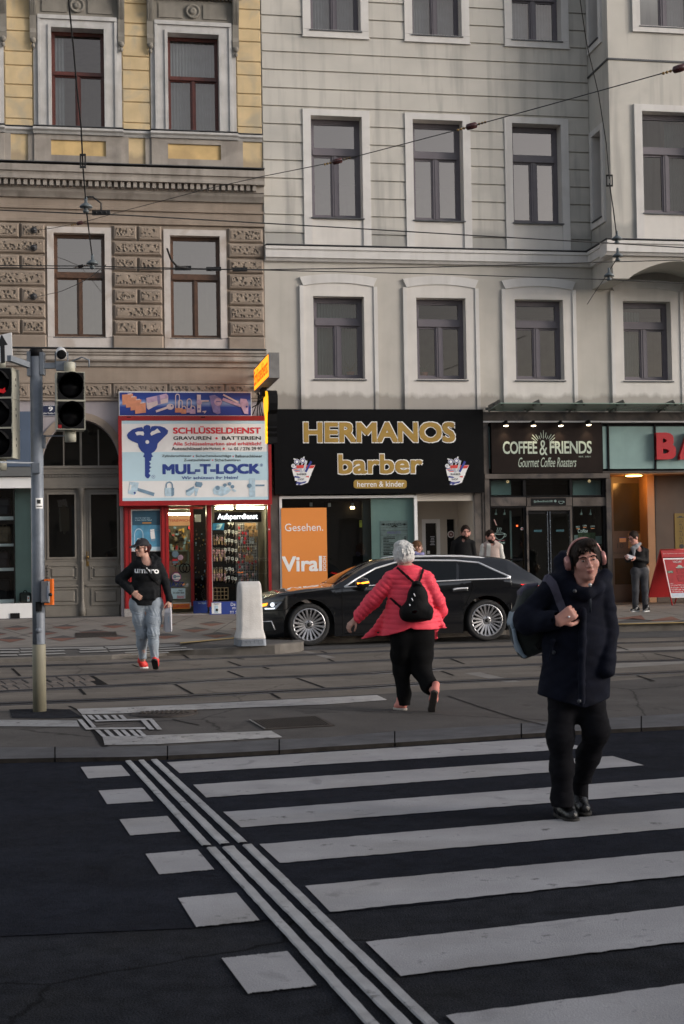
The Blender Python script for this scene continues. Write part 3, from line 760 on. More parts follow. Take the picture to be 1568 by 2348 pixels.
def window(parent,r,rd,fm,gm,tr=.34,mul=True,fw=.06,w=0.0,sill=None,curtain=None,sillm=None,tw=.10,name='window',pot=False,shut=None):
 """timber window: outer frame with transom and two casements, panes, curtain, metal sill"""
 u0,u1,v0,v1 = r
 b = MF(); b.use(fm); f0,f1 = w-rd-.07,w-rd
 vt = v1-(v1-v0)*tr
 b.box(u0,u0+fw,f0,f1,v0,v1); b.box(u1-fw,u1,f0,f1,v0,v1)
 b.box(u0+fw,u1-fw,f0,f1,v1-fw,v1); b.box(u0+fw,u1-fw,f0,f1,v0,v0+fw)
 b.box(u0+fw,u1-fw,f0-.002,f1+.025,vt-tw/2,vt+tw/2)
 b.box(u0+fw,u1-fw,f1+.025,f1+.045,vt-tw/2+.01,vt-tw/2+.035)
 um = (u0+u1)/2
 if mul:
  b.box(um-fw*.75,um+fw*.75,f0-.001,f1+.012,v0+fw,vt-tw/2); b.box(um-.018,um+.018,f1+.012,f1+.026,v0+fw,vt-tw/2)
 # casement sashes
 sw = fw*.45
 def sash(a,c,e,g):
  b.box(a,a+sw,f0+.01,f1-.018,e,g); b.box(c-sw,c,f0+.01,f1-.018,e,g)
  b.box(a+sw,c-sw,f0+.01,f1-.018,e,e+sw); b.box(a+sw,c-sw,f0+.01,f1-.018,g-sw,g)
 if mul:
  sash(u0+fw,um-fw*.75,v0+fw,vt-tw/2); sash(um+fw*.75,u1-fw,v0+fw,vt-tw/2)
 sash(u0+fw,u1-fw,vt+tw/2,v1-fw)
 win = b.build(name,None,parent)
 b = MF().use(gm); b.quad((u0+fw,f0+.025,v0+fw),(u1-fw,f0+.025,v0+fw),(u1-fw,f0+.025,vt),(u0+fw,f0+.025,vt))
 b.quad((u0+fw,f0+.022,vt),(u1-fw,f0+.022,vt),(u1-fw,f0+.018,v1-fw),(u0+fw,f0+.018,v1-fw))
 b.build('pane',None,win)
 if curtain:
  for k,(s0,s1,h0,h1,cm) in enumerate(curtain):
   b = MF().use(cm); folds(b,u0+(u1-u0)*s0,u0+(u1-u0)*s1,v0+(v1-v0)*h0,v0+(v1-v0)*h1,f0-.16-k*.05,seed=int(abs(u0*50))+k); b.build('curtain',None,win)
 if sill:
  b = MF().use(sillm or m_zinc); prof(b,[(f1+.001,v0+.012),(w+sill,v0-.018),(w+sill,v0-.045),(w+sill-.02,v0-.045),(f1+.001,v0-.02)],u0-.03,u1+.03)
  b.build('sill',None,win)
 return win
# ================================================================= ochre building
LB_ = thing('apartment_building',FW(FU(300,700),0,0),'ochre and brown historic apartment building with rusticated blocks and white window surrounds','building')
UL = -11.0; UR = FU(606,650)
lv = lambda y: FV(300,y)
V_TOP = lv(-110)
vs_sillb,vs_corn,vs_corn_b,vs_fr,vs_row0,vs_base,vs_c2,vs_c2b,vs_fr2,vs_band = lv(316),lv(388),lv(458),lv(512),lv(519),lv(770),lv(803),lv(842),lv(876),lv(915)
WU = [rect(118,66,239,300),rect(385,82,502,308)]
pitch = WU[1][0]-WU[0][0]
WU = [(WU[0][0]-pitch,WU[0][1]-pitch,WU[0][2],WU[0][3])]+WU
# one storey: same head and sill height for the whole row
vt_,vb_ = sum(r[3] for r in WU[1:])/2,sum(r[2] for r in WU[1:])/2
WU = [(r[0],r[1],vb_,vt_) for r in WU]
WF = [rect(124,535,241,772),rect(391,541,505,773)]
WF = [(WF[0][0]-pitch,WF[0][1]-pitch,WF[0][2],WF[0][3])]+WF
vt2,vb2 = sum(r[3] for r in WF[1:])/2,sum(r[2] for r in WF[1:])/2
WF = [(r[0],r[1],vb2,vt2) for r in WF]
DOOR = rect(97,962,276,1416); DOOR = (DOOR[0],DOOR[1],FV(190,1416),FV(185,962))
SHL = (UL+.5,FU(72,1250),FV(40,1418),FV(40,1094))
KEY = (FU(284,1300),UR+.001,0.0,FV(440,1158))
b = MF()
b.use(m_yel); wall(b,UL,UR,vs_corn,V_TOP,[r+(.20,) for r in WU],jamb=m_grey)
b.use(m_taupe); wall(b,UL,UR,vs_fr,vs_corn,[]); wall(b,UL,UR,vs_c2,vs_fr,[r+(.16,) for r in WF],jamb=m_taupel)
b.use(m_taupe); wall(b,UL,UR,vs_band,vs_c2,[])
b.use(m_lilac); wall(b,UL,UR,0.0,vs_band,[DOOR+(.40,),SHL+(.12,),KEY+(.1,)],jamb=m_lilac)
b.use(m_dark);
# shell: roof, sides, back, floors
b.box(UL,UR-.01,-9,-.9,V_TOP,V_TOP+.2)
b.quad((UL,0,0),(UL,-9,0),(UL,-9,V_TOP),(UL,0,V_TOP)); b.quad((UR,-.35,0),(UR,-9,0),(UR,-9,V_TOP),(UR,-.35,V_TOP)); b.quad((UL,-9,0),(UR,-9,0),(UR,-9,V_TOP),(UL,-9,V_TOP))
b.quad((UL,0,V_TOP),(UR,0,V_TOP),(UR,-9,V_TOP),(UL,-9,V_TOP))
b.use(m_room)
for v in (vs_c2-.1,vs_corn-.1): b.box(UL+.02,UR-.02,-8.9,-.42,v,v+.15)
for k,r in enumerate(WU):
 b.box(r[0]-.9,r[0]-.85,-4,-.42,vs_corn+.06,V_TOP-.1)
# ochre courses between the windows: drafted joints
b.use(m_yel)
ys = [-90,-43,-4,42,72,119,151,195,225,273,303]
segs = [(WU[0][1]+.42,WU[1][0]-.42),(WU[1][1]+.42,WU[2][0]-.42),(WU[2][1]+.42,UR),(UL,WU[0][0]-.42)]
for a,c in segs:
 for y0,y1 in zip(ys,ys[1:]):
  b.bbox(a,c-.012,.001,.030,FV(45,y1)+.012,FV(45,y0)-.012,.012)
# stucco surrounds
b.use(m_grey)
for r in WU:
 u0,u1,v0,v1 = r
 for s,(a,c) in ((-1,(u0-.30,u0)),(1,(u1,u1+.30))):
  b.box(a,c,.001,.07,v0-.02,v1+.28)
  i,o = (c,a) if s < 0 else (a,c)
  b.box(min(i,i+s*.07),max(i,i+s*.07),.07,.10,v0-.02,v1+.07); b.box(min(o,o-s*.06),max(o,o-s*.06),.07,.10,v0-.02,v1+.28)
  # strip beyond the architrave
  q = (a-.10,a) if s < 0 else (c,c+.10); b.box(q[0],q[1],.001,.045,v0-.02,v1+.42)
 b.box(u0-.07,u1+.07,.071,.101,v1,v1+.07); b.box(u0,u1,.001,.07,v1,v1+.28); b.box(u0-.30,u1+.30,.07,.115,v1+.19,v1+.28)
b.use(m_dark)
for r in WU:
 u0,u1,v0,v1 = r
 b.box(u0-.33,u1+.33,.001,.06,v1+.28,v1+.80)
 b.box(u0-.20,(u0+u1)/2-.24,.06,.085,v1+.36,v1+.70); b.box((u0+u1)/2+.24,u1+.20,.06,.085,v1+.36,v1+.70)
 for k in range(int((u1-u0+.9)/.09)): b.box(u0-.44+k*.09,u0-.44+k*.09+.05,.06,.17,v1+.80,v1+.87)
 prof(b,[(.001,v1+.87),(.18,v1+.87),(.30,v1+.95),(.42,v1+1.0),(.42,v1+1.08),(.001,v1+1.15)],u0-.55,u1+.55)
b.use(m_grey)
# sill course with breaks under the windows, panels, pedestals
def sillcourse(a,c,w): prof(b,[(.001,vs_sillb+.16-.005),(w+.10,vs_sillb+.135),(w+.10,vs_sillb+.085),(w+.05,vs_sillb+.05),(w+.02,vs_sillb),(.001,vs_sillb)],a,c)
edges = []
for r in WU: edges += [(r[0]-.42,r[1]+.42,.10)]
prev = UL
for a,c,w_ in edges:
 sillcourse(prev,a,.02); sillcourse(a,c,w_); prev = c
sillcourse(prev,UR,.02)
b.use(m_zinc)
prev = UL
for a,c,w_ in edges+[(UR,UR,0)]:
 if a > prev: b.box(prev,a,.001,.135,vs_sillb+.156,vs_sillb+.17)
 if c > a: b.box(a,c,.001,.215,vs_sillb+.157,vs_sillb+.172)
 prev = c
b.use(m_grey2)
for r in WU:
 u0,u1 = r[0]-.40,r[1]+.40
 z0,z1 = vs_corn+.02,vs_sillb-.001
 p0,p1 = z0+.24,z1-.12
 b.box(u0,u0+.38,.001,.075,z0,z1); b.box(u1-.38,u1,.001,.075,z0,z1); b.box(u0+.38,u1-.38,.001,.074,z0,p0); b.box(u0+.38,u1-.38,.001,.074,p1,z1)
 b.box(u0-.14,u0,.001,.04,z0,z1); b.box(u1,u1+.14,.001,.04,z0,z1)
b.use(m_yel2)
for r in WU: b.box(r[0]-.02,r[1]+.02,.001,.03,vs_corn+.26,vs_sillb-.12)
wall_o = b.build('wall',None,LB_)
dirt_band(m_yel,vs_corn+.02,vs_corn+.55,(.30,.24,.17),.75,2.2)
# brackets and rosettes on the window heads
for r in WU:
 u0,u1,v0,v1 = r
 for uc in (u0-.40,u1+.40):
  b = MF().use(m_dark)
  pts = [(.04,v1-.30),(.10,v1-.30),(.13,v1-.16),(.09,v1-.05),(.11,v1+.25),(.20,v1+.50),(.24,v1+.72),(.24,v1+.86),(.04,v1+.86)]
  b.ring([[(uc-.075,w_,v) for w_,v in pts],[(uc-.075,w_,v) for w_,v in pts],[(uc+.075,w_,v) for w_,v in pts]],smooth=False)
  for s in (-.04,0,.04): b.ring([[(uc+s-.012,w_+.015,v) for w_,v in pts[4:8]]+[(uc+s-.012,.1,v1+.8)],[(uc+s+.012,w_+.015,v) for w_,v in pts[4:8]]+[(uc+s+.012,.1,v1+.8)]],smooth=False)
  b.ball((uc,.12,v1-.34),(.07,.06,.07),10); b.ball((uc,.10,v1-.46),(.045,.045,.06),8)
  b.build('bracket',None,LB_)
 b = MF().use(m_dark); c = FW((u0+u1)/2,.06,v1+.53)
 b.xf = None; b.lathe([(.17,0),(.17,.05),(.13,.05),(.115,.025),(.085,.025),(.075,.06),(.03,.065),(.001,.05)],c,EN,20)
 b.build('rosette',None,LB_)
# main cornice with dentils
b = MF().use(m_grey2)
prof(b,[(.001,vs_corn),(.40,vs_corn-.05),(.40,vs_corn-.20),(.36,vs_corn-.215),(.34,vs_corn-.28),(.37,vs_corn-.285),(.37,vs_corn-.37),(.20,vs_corn-.375),(.20,vs_corn-.52),(.17,vs_corn-.53),(.15,vs_corn-.60),(.10,vs_corn-.66),(.06,vs_corn-.72),(.001,vs_corn-.73)],UL,UR)
n = int((UR-UL)/.145)
for k in range(n): b.box(UL+k*.145,UL+k*.145+.085,.20,.31,vs_corn-.50,vs_corn-.376)
b.use(m_zinc).box(UL,UR,.001,.42,vs_corn+.001,vs_corn+.018)
b.use(m_taupe)
prof(b,[(.001,vs_fr+.36),(.045,vs_fr+.34),(.045,vs_fr+.29),(.02,vs_fr+.28),(.001,vs_fr+.28)],UL,UR); prof(b,[(.001,vs_fr+.08),(.07,vs_fr+.06),(.07,vs_fr-.02),(.03,vs_fr-.03),(.001,vs_fr-.03)],UL,UR)
b.build('cornice',None,LB_)
# rusticated first floor
b = MF()
rows = [(519,550.5),(554.5,585.5),(590.7,621.7),(625.7,659),(664,696),(700,732),(736,768)]
gut = [(UL,WF[0][0]-.19),(WF[0][1]+.19,WF[1][0]-.19),(WF[1][1]+.19,WF[2][0]-.19),(WF[2][1]+.19,UR-.02)]
for a,c in gut:
 for i,(y0,y1) in enumerate(rows):
  z0,z1 = lv(y1),lv(y0)
  pieces = [(a,c)]
  if i % 2 == 0 and c-a > .9: pieces = [(a,(a+c)/2-.012),((a+c)/2+.012,c)]
  for p,q in pieces:
   if q-p > 2:
    k = int((q-p)/1.2); pp = [(p+(q-p)*j/k+.012,p+(q-p)*(j+1)/k-.012) for j in range(k)]
   else: pp = [(p,q)]
   for p,q in pp:
    b.use(m_taupe).bbox(p+.01,q-.01,.001,.075,z0,z1,.03)
    b.use(m_rust).box(p+.075,q-.075,.074,.088,z0+.065,z1-.065)
b.use(m_taupel)
for r in WF:
 b.box(r[0]-.15,r[0],.001,.035,r[2]-.02,r[3]+.14); b.box(r[1],r[1]+.15,.001,.035,r[2]-.02,r[3]+.14); b.box(r[0],r[1],.001,.035,r[3],r[3]+.14)
b.use(m_taupe)
for a,c in gut: b.bbox(a-.03,c+.01,.001,.11,vs_c2+.01,lv(771),.03)
for r in WF: b.use(m_taupel).box(r[0]-.155,r[1]+.155,.001,.05,vs_c2+.01,r[2]-.03)
b.build('rusticated_stonework',None,LB_)
# cornice above the shops, frieze band of vermiculated panels
b = MF().use(m_grey2)
prof(b,[(.001,vs_c2+.01),(.24,vs_c2-.02),(.24,vs_c2-.075),(.20,vs_c2-.09),(.20,vs_c2-.13),(.16,vs_c2-.15),(.18,vs_c2-.24),(.16,vs_c2-.27),(.08,vs_c2-.30),(.06,vs_c2-.38),(.001,vs_c2-.40)],UL,UR)
b.use(m_zinc).box(UL,UR,.002,.255,vs_c2+.011,vs_c2+.025)
b.build('cornice',None,LB_)
b = MF()
ux = [FU(x,895) for x in (-330,-230,-130,-30,70,165,257,385,515,640)]
for p,q in zip(ux,ux[1:]):
 q = min(q,UR)
 b.use(m_taupe).bbox(p+.02,q-.02,.001,.05,vs_band+.02,vs_fr2-.04,.02)
 b.use(m_rust).box(p+.09,q-.09,.049,.064,vs_band+.08,vs_fr2-.10)
b.use(m_taupe); prof(b,[(.001,vs_fr2+.02),(.06,vs_fr2),(.06,vs_fr2-.035),(.001,vs_fr2-.04)],UL,UR); prof(b,[(.001,vs_band+.015),(.06,vs_band+.01),(.06,vs_band-.04),(.001,vs_band-.05)],UL,UR)
b.build('frieze',None,LB_)
# windows
for i,r in enumerate(WU):
 cur = [[(0,.2,0,1,m_curt)],[(.03,.24,.0,.97,m_curt)],[(.03,.97,0,.99,m_curt)]][i]
 window(LB_,r,.20,m_redw,g_sky,.42,True,.055,curtain=cur,tw=.09)
for i,r in enumerate(WF):
 window(LB_,r,.16,m_brnw,g_up,.40,True,.055,sill=.05,tw=.13)
# wall plates with hooks for the span wires
for x,y in ((78,528),(78,568),(78,680)):
 u,v = F(x,y,.09); b = MB().use(m_zinc); c = FW(u,.088,v)
 b.lathe([(.075,0),(.075,.03),(.03,.05),(.02,.12),(.001,.13)],c,EN,12); b.build('wall_anchor',None,LB_)
# ---- portal: arch, fanlight, doors
u0,u1,v0,v1 = DOOR
vsp = FV(185,1068)                              # springing = transom top
b = MF().use(m_lilac)
uc,rx,rz = (u0+u1)/2,(u1-u0)/2,v1-vsp
arc = [(uc-rx*math.cos(math.pi*k/24),vsp+rz*math.sin(math.pi*k/24)) for k in range(25)]
for k in range(24):
 (a,za),(c,zc) = arc[k],arc[k+1]
 b.quad((a,.0005,za),(c,.0005,zc),(c,.0005,v1+.001),(a,.0005,v1+.001)); b.quad((a,.0005,za),(c,.0005,zc),(c,-.40,zc),(a,-.40,za))
b.use(m_taupe)
arc2 = [(uc-(rx+.16)*math.cos(math.pi*k/24),vsp+(rz+.16)*math.sin(math.pi*k/24)) for k in range(25)]
for k in range(24): b.prism3([Vector((arc[k][0],0,arc[k][1])),Vector((arc[k+1][0],0,arc[k+1][1])),Vector((arc2[k+1][0],0,arc2[k+1][1])),Vector((arc2[k][0],0,arc2[k][1]))],(0,.04,0))
b.build('arch',None,LB_)
m_door = mat('grey_green_paint',(.155,.142,.122),.55,.1,4,.1,40,spot=.2)
b = MF().use(m_door); dw = -.30
prof(b,[(dw-.1,vsp+.02),(dw+.10,vsp+.02),(dw+.10,vsp-.04),(dw+.07,vsp-.05),(dw+.06,vsp-.13),(dw+.09,vsp-.14),(dw+.09,vsp-.17),(dw+.05,vsp-.18),(dw+.05,FV(185,1112)),(dw+.08,FV(185,1113)),(dw+.08,FV(185,1118)),(dw-.1,FV(185,1118))],u0,u1)
for k in range(int((u1-u0)/.075)): b.box(u0+k*.075,u0+k*.075+.045,dw+.05,dw+.085,vsp-.235,vsp-.185)
b.box(uc-.025,uc+.025,dw-.06,dw,vsp+.02,v1); b.box(u0+(u1-u0)*.27,u0+(u1-u0)*.27+.03,dw-.06,dw,vsp+.02,v1-.2); b.box(u0+(u1-u0)*.72,u0+(u1-u0)*.72+.03,dw-.06,dw,vsp+.02,v1-.2)
b.use(g_low).quad((u0,dw-.03,vsp),(u1,dw-.03,vsp),(u1,dw-.03,v1),(u0,dw-.03,v1))
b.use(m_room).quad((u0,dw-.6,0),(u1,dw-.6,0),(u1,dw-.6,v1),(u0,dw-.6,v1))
b.build('fanlight',None,LB_)
vd = FV(185,1118)
for sgn,(a,c) in ((-1,(u0+.04,uc-.09)),(1,(uc+.09,u1-.04))):
 b = MF().use(m_door)
 p = rect(*((111,1132,171,1277) if sgn < 0 else (209,1132,269,1277)))
 hole = [(p[0],p[1],p[2],p[3],.05)]
 wall(b,a,c,v0,vd,hole,w=dw,jamb=m_door)
 # raised mouldings round the glass and the two panels
 def mould(a_,c_,e_,g_,t=.04,h=.03):
  b.box(a_-t,a_,dw,dw+h,e_-t,g_+t); b.box(c_,c_+t,dw,dw+h,e_-t,g_+t); b.box(a_,c_,dw,dw+h,g_,g_+t); b.box(a_,c_,dw,dw+h,e_-t,e_)
 mould(*p); mould(p[0]-.07,p[1]+.07,p[2]-.07,p[3]+.07,.02,.018)
 for q in (rect(*((111,1298,175,1328) if sgn < 0 else (209,1298,273,1328))),):
  mould(*q,.03,.025); b.bbox(q[0]+.06,q[1]-.06,dw,dw+.03,q[2]+.05,q[3]-.05,.02)
  for zz in (q[2]+.03,q[3]-.03):
   for uu in (q[0]+.02,q[1]-.02): b.ball((uu,dw+.01,zz),(.025,.02,.025),8)
 q = rect(*((111,1352,176,1384) if sgn < 0 else (213,1352,273,1384)))
 mould(*q,.035,.03); b.bbox(q[0]+.05,q[1]-.05,dw,dw+.028,q[2]+.04,q[3]-.04,.02)
 prof(b,[(dw,FV(185,1340)),(dw+.05,FV(185,1341)),(dw+.05,FV(185,1345)),(dw,FV(185,1346))],a,c)
 b.box(a,c,dw,dw+.03,v0,FV(185,1396))
 d = b.build('door',None,LB_)
 MF().use(g_low).quad((p[0],dw-.04,p[2]),(p[1],dw-.04,p[2]),(p[1],dw-.04,p[3]),(p[0],dw-.04,p[3])).build('pane',None,d)
 if sgn > 0:
  hu,hv = F(201,1281,dw); b = MF().use(mat('brass',(.30,.19,.07),.35,.3,20,metal=1))
  b.box(hu-.03,hu+.03,dw+.001,dw+.015,hv-.17,hv+.17); b.ball((hu,dw+.07,hv+.04),.035,10); b.xf = None
  b.tube([FW(hu,dw+.01,hv+.04),FW(hu,dw+.06,hv+.04)],.012); b.build('handle',None,d)
b = MF().use(m_door)
b.box(uc-.09,uc+.09,dw-.03,dw+.02,v0,vd)
col = [(.075,v0),(.075,v0+.20),(.055,v0+.24),(.055,v0+.30),(.035,v0+.40),(.03,FV(190,1295)),(.045,FV(190,1290)),(.045,FV(190,1286)),(.032,FV(190,1283)),(.036,FV(190,1140)),(.06,FV(190,1134)),(.075,FV(190,1122)),(.075,FV(190,1118))]
b.xf = None; b.lathe([(r,z) for r,z in col],FW(uc,dw+.05,0),(0,0,1),12); b.build('door_post',None,LB_)
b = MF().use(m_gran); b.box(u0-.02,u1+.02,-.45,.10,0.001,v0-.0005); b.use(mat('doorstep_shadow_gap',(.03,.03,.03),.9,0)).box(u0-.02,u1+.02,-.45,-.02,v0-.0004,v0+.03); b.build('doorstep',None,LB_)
# ================================================================= pale building
RB = thing('apartment_building',FW(FU(900,700),0,0),'pale grey plastered apartment building with mauve window frames, bay window and shops below','building')
W0,W1r = UR,32.0
RT = FV(700,-110)
rowT = [(710.2,-75,825,70),(943,-70,1056,82),(1171.5,-60,1284,93)]
rowM = [(713,267,830,499),(946.6,277,1061,506),(1174,286,1286,510)]
rowL = [(719,679,835,868),(955,683.5,1068,869),(1180.7,686.8,1291.4,871),(1428.7,692,1538,873)]
def level(rs):
 R_ = [rect(*r) for r in rs]; a = sum(r[2] for r in R_)/len(R_); c = sum(r[3] for r in R_)/len(R_)
 return [(r[0],r[1],a,c) for r in R_]
rowT,rowM,rowL = level(rowT),level(rowM),level(rowL)
v_led = FV(900,570)                              # ledge between 1st and 2nd floor
v_shop = FV(860,945)
uA,uB = FU(606,1100)+.001,W1r
BW = 1.40
ub = FU(1400,400,BW)                            # bay's left corner
b = MF()
b.use(m_plast); wall(b,W0+.004,W1r,v_led,RT,[r+(.26,) for r in rowT+rowM],jamb=m_inner)
b.use(m_plast2); wall(b,W0+.004,W1r,v_shop,v_led,[r+(.24,) for r in rowL],jamb=m_inner)
b.use(m_dark)
b.quad((W0+.02,-.35,0),(W0+.02,-9,0),(W0+.02,-9,RT),(W0+.02,-.35,RT)); b.quad((W1r,0,0),(W1r,-9,0),(W1r,-9,RT),(W1r,0,RT)); b.quad((W0,-9,0),(W1r,-9,0),(W1r,-9,RT),(W0,-9,RT))
b.quad((W0,0,RT),(W1r,0,RT),(W1r,-9,RT),(W0,-9,RT))
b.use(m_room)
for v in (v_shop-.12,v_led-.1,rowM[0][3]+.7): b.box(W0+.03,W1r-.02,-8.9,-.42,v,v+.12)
# lapped render courses
b.use(m_plast)
sur = [(r[0]-.19,r[1]+.19,r[2]-.17,r[3]+.5) for r in rowT]+[(r[0]-.19,r[1]+.19,v_led,r[3]+.15) for r in rowM]
gl = [35,77,119,160,201,243,284,326,367,409,450,492,533]
gv = [FV(606,y) for y in gl]; st = (gv[0]-gv[-1])/(len(gv)-1)
gv = [gv[0]-st*k for k in range(-4,13)]+[v_led+.0]
for z1,z0 in zip(gv,gv[1:]):
 if z1-z0 < .1: continue
 lines = [(W0+.02,ub-.01)]
 for s in sur:
  if s[2] < z1-.05 and s[3] > z0+.05:
   nl = []
   for a,c in lines:
    if s[0] > a+.02: nl.append((a,min(c,s[0])))
    if s[1] < c-.02: nl.append((max(a,s[1]),c))
   lines = [q for q in nl if q[1]-q[0] > .02]
 for a,c in lines:
  for zc0,zc1 in ((z0+.012,z1-.022),):
   prof(b,[(.001,zc0),(.040,zc0),(.028,zc1),(.001,zc1+.008)],a,c)
b.use(m_trim)
for r in rowT:
 s = (r[0]-.19,r[1]+.19,r[2]-.17,RT)
 b.box(s[0],r[0],.001,.065,r[2],RT); b.box(r[1],s[1],.001,.065,r[2],RT); b.box(s[0],s[1],.001,.065,s[2],r[2]-.005); b.box(s[0]-.02,s[1]+.02,.001,.085,s[2]-.03,s[2])
 b.box(r[0],r[1],.001,.065,r[3],RT)
for r in rowM:
 b.box(r[0]-.19,r[0],.001,.065,v_led,r[3]+.15); b.box(r[1],r[1]+.19,.001,.065,v_led,r[3]+.15); b.box(r[0],r[1],.001,.065,r[3],r[3]+.15)
b.use(m_inner)
for r in rowM: b.box(r[0],r[1],.001,.03,v_led,r[2]-.03)
# lower storey: field with segmental head inside a raised surround
def seg(u0,u1,ve,va,n=16):
 return [(u0+(u1-u0)*k/n,ve+(va-ve)*(1-(2*k/n-1)**2)) for k in range(n+1)]
for k,r in enumerate(rowL):
 du = .235
 a,c = r[0]-du,r[1]+du; e = v_shop
 ve,va = r[3]+.24,r[3]+.32                  # field head
 b.use(m_inner)
 w_ = .03
 wall(b,a,c,e,r[3]+.12,[(r[0],r[1],r[2],r[3],.001)],w=w_)
 hd = seg(a,c,ve,va)
 b.add([(u,w_,r[3]+.12) for u,_ in hd]+[(u,w_,v) for u,v in hd],[(i,i+1,i+1+len(hd),i+len(hd)) for i in range(len(hd)-1)])
 b.use(m_trim)
 oe,oa = r[3]+.44,r[3]+.53
 oh = seg(a-.09,c+.09,oe,oa)
 for i in range(16):
  b.prism3([Vector((hd[i][0],.001,hd[i][1])),Vector((hd[i+1][0],.001,hd[i+1][1])),Vector((oh[i+1][0],.001,oh[i+1][1])),Vector((oh[i][0],.001,oh[i][1]))],(0,.059,0))
 for p,q in ((a-.09,a),(c,c+.09)):
  b.box(p,q,.001,.058,e,ve)
b.build('wall',None,RB)
for mm in (m_plast2,m_inner,m_trim): dirt_band(mm,v_shop+.12,v_shop+.62,(.235,.215,.19),.7,3.5)
dirt_band(m_plast,v_led+.05,v_led+.75,(.30,.295,.28),.7,1.7)
# ledge
b = MF().use(m_trim)
lp = lambda w_: [(w_,v_led-.005),(w_+.20,v_led-.03),(w_+.20,v_led-.10),(w_+.165,v_led-.11),(w_+.165,v_led-.29),(w_+.12,v_led-.30),(w_+.08,v_led-.36),(w_,v_led-.37)]
prof(b,[(.001,lp(0)[0][1])]+lp(0)[1:-1]+[(.001,lp(0)[-1][1])],W0+.02,ub-.001)
b.use(m_zinc).box(W0+.02,ub,.002,.22,v_led-.003,v_led+.012)
b.build('cornice',None,RB)
# windows
for k,r in enumerate(rowT): window(RB,r,.26,m_upvc,g_sky,.30,True,.075,sill=.09,curtain=[(.0,.45,0,1,m_curt),(.52,1,0,1,m_curt)],tw=.12)
for k,r in enumerate(rowM): window(RB,r,.26,m_upvc,g_up,.33,True,.085,sill=.09,tw=.16)
for k,r in enumerate(rowL): window(RB,r,.24,m_upvc,g_low,.30,True,.085,sill=.07,tw=.16,curtain=([(.02,.98,0,.98,m_curt2)] if k == 0 else [(0,.14,0,.98,m_curt2)] if k == 1 else [(.05,.5,0,.9,m_curt2)] if k == 3 else None))
for r,fx_,lab in ((rowL[0],.78,'small potted plant behind the first lower mauve window'),(rowL[1],.22,'leafy potted plant behind the second lower mauve window')):
 u = r[0]+(r[1]-r[0])*fx_; v = r[2]+.09; pt = thing('potted_plant',FW(u,-.42,v),lab,'plant')
 b = MB().use(mat('terracotta',(.22,.06,.03),.8,.1)); b.lathe([(.07,0),(.10,.13),(.085,.12),(.001,.11)],FW(u,-.42,v),n=14); b.build('pot',None,pt)
 b = MB().use(mat('leaf_green',(.035,.07,.025),.6,.3,20)); rp_ = random.Random(4)
 for k in range(22):
  a = rp_.uniform(0,6.3); l = rp_.uniform(.12,.30); o_ = FW(u,-.42,v+.12); t_ = Vector((math.cos(a)*l*.8,math.sin(a)*l*.4,l*rp_.uniform(.5,1.2))); sd_ = Vector((-math.sin(a),math.cos(a),0))*.012
  b.add([o_,o_+t_*.6+sd_+Vector((0,0,.03)),o_+t_,o_+t_*.6-sd_+Vector((0,0,.03))],[(0,1,2,3)])
 b.build('foliage',None,pt)
# ---- bay
vb_bot = FV(1406,638,BW); vb_arch = FV(1568,621,BW)
bu1 = W1r-.5
wM = rect(1472,258,1596,489,BW); wT = rect(1464,-90,1590,62,BW)
b = MF().use(m_plast)
wall(b,ub,bu1,v_led,RT,[wM+(.22,),wT+(.22,)],w=BW,jamb=m_inner)
# narrow light in the bay's flank
fl_v = (FV(1352,506),FV(1352,282)); fl_w = (.22,.98)
fw2,fr = (.28,.95),None
b.use(m_plast)
def flank(w0,w1,z0,z1): b.quad((ub,w0,z0),(ub,w1,z0),(ub,w1,z1),(ub,w0,z1))
nv = [v_led,FV(1368,518),FV(1368,288),FV(1378,78,.8),RT]
zz0,zz1,zz2 = FV(1375,498,.8),FV(1375,300,.8),FV(1377,90,.8)
fa,fb2 = .28,.88
for z0,z1 in ((v_led,zz0),(zz1,zz2)): flank(0,BW,z0,z1)
for z0,z1 in ((zz0,zz1),(zz2,RT)): flank(0,fa,z0,z1); flank(fb2,BW,z0,z1)
b.use(m_trim)
for z0,z1 in ((zz0,zz1),(zz2,RT)):
 b.box(ub-.05,ub,fa-.17,fa,z0-.16,z1+.14); b.box(ub-.05,ub,fb2,fb2+.17,z0-.16,z1+.14); b.box(ub-.05,ub,fa,fb2,z1,z1+.14); b.box(ub-.05,ub,fa,fb2,z0-.16,z0)
 b.use(m_inner)
 b.quad((ub,fa,z0),(ub+.2,fa,z0),(ub+.2,fa,z1),(ub,fa,z1)); b.quad((ub,fb2,z0),(ub+.2,fb2,z0),(ub+.2,fb2,z1),(ub,fb2,z1)); b.quad((ub,fa,z1),(ub+.2,fa,z1),(ub+.2,fb2,z1),(ub,fb2,z1)); b.quad((ub,fa,z0),(ub+.2,fa,z0),(ub+.2,fb2,z0),(ub,fb2,z0))
 b.use(m_upvc).box(ub+.20,ub+.26,fa,fb2,z0,z1); b.use(m_trim)
b.use(m_zinc)
for z0 in (zz0,zz2): b.box(ub-.08,ub+.2,fa-.02,fb2+.02,z0-.02,z0+.01)
# surrounds on the front
b.use(m_trim)
for r,top in ((wM,.16),(wT,RT-wT[3])):
 b.box(r[0]-.19,r[0],BW,BW+.06,(v_led if r is wM else r[2]-.16),r[3]+top); b.box(r[1],r[1]+.19,BW,BW+.06,(v_led if r is wM else r[2]-.16),r[3]+top); b.box(r[0],r[1],BW,BW+.06,r[3],r[3]+top)
 if r is wT: b.box(r[0],r[1],BW,BW+.06,r[2]-.16,r[2]-.005)
 else: b.use(m_inner).box(r[0],r[1],BW,BW+.03,v_led,r[2]-.03); b.use(m_trim)
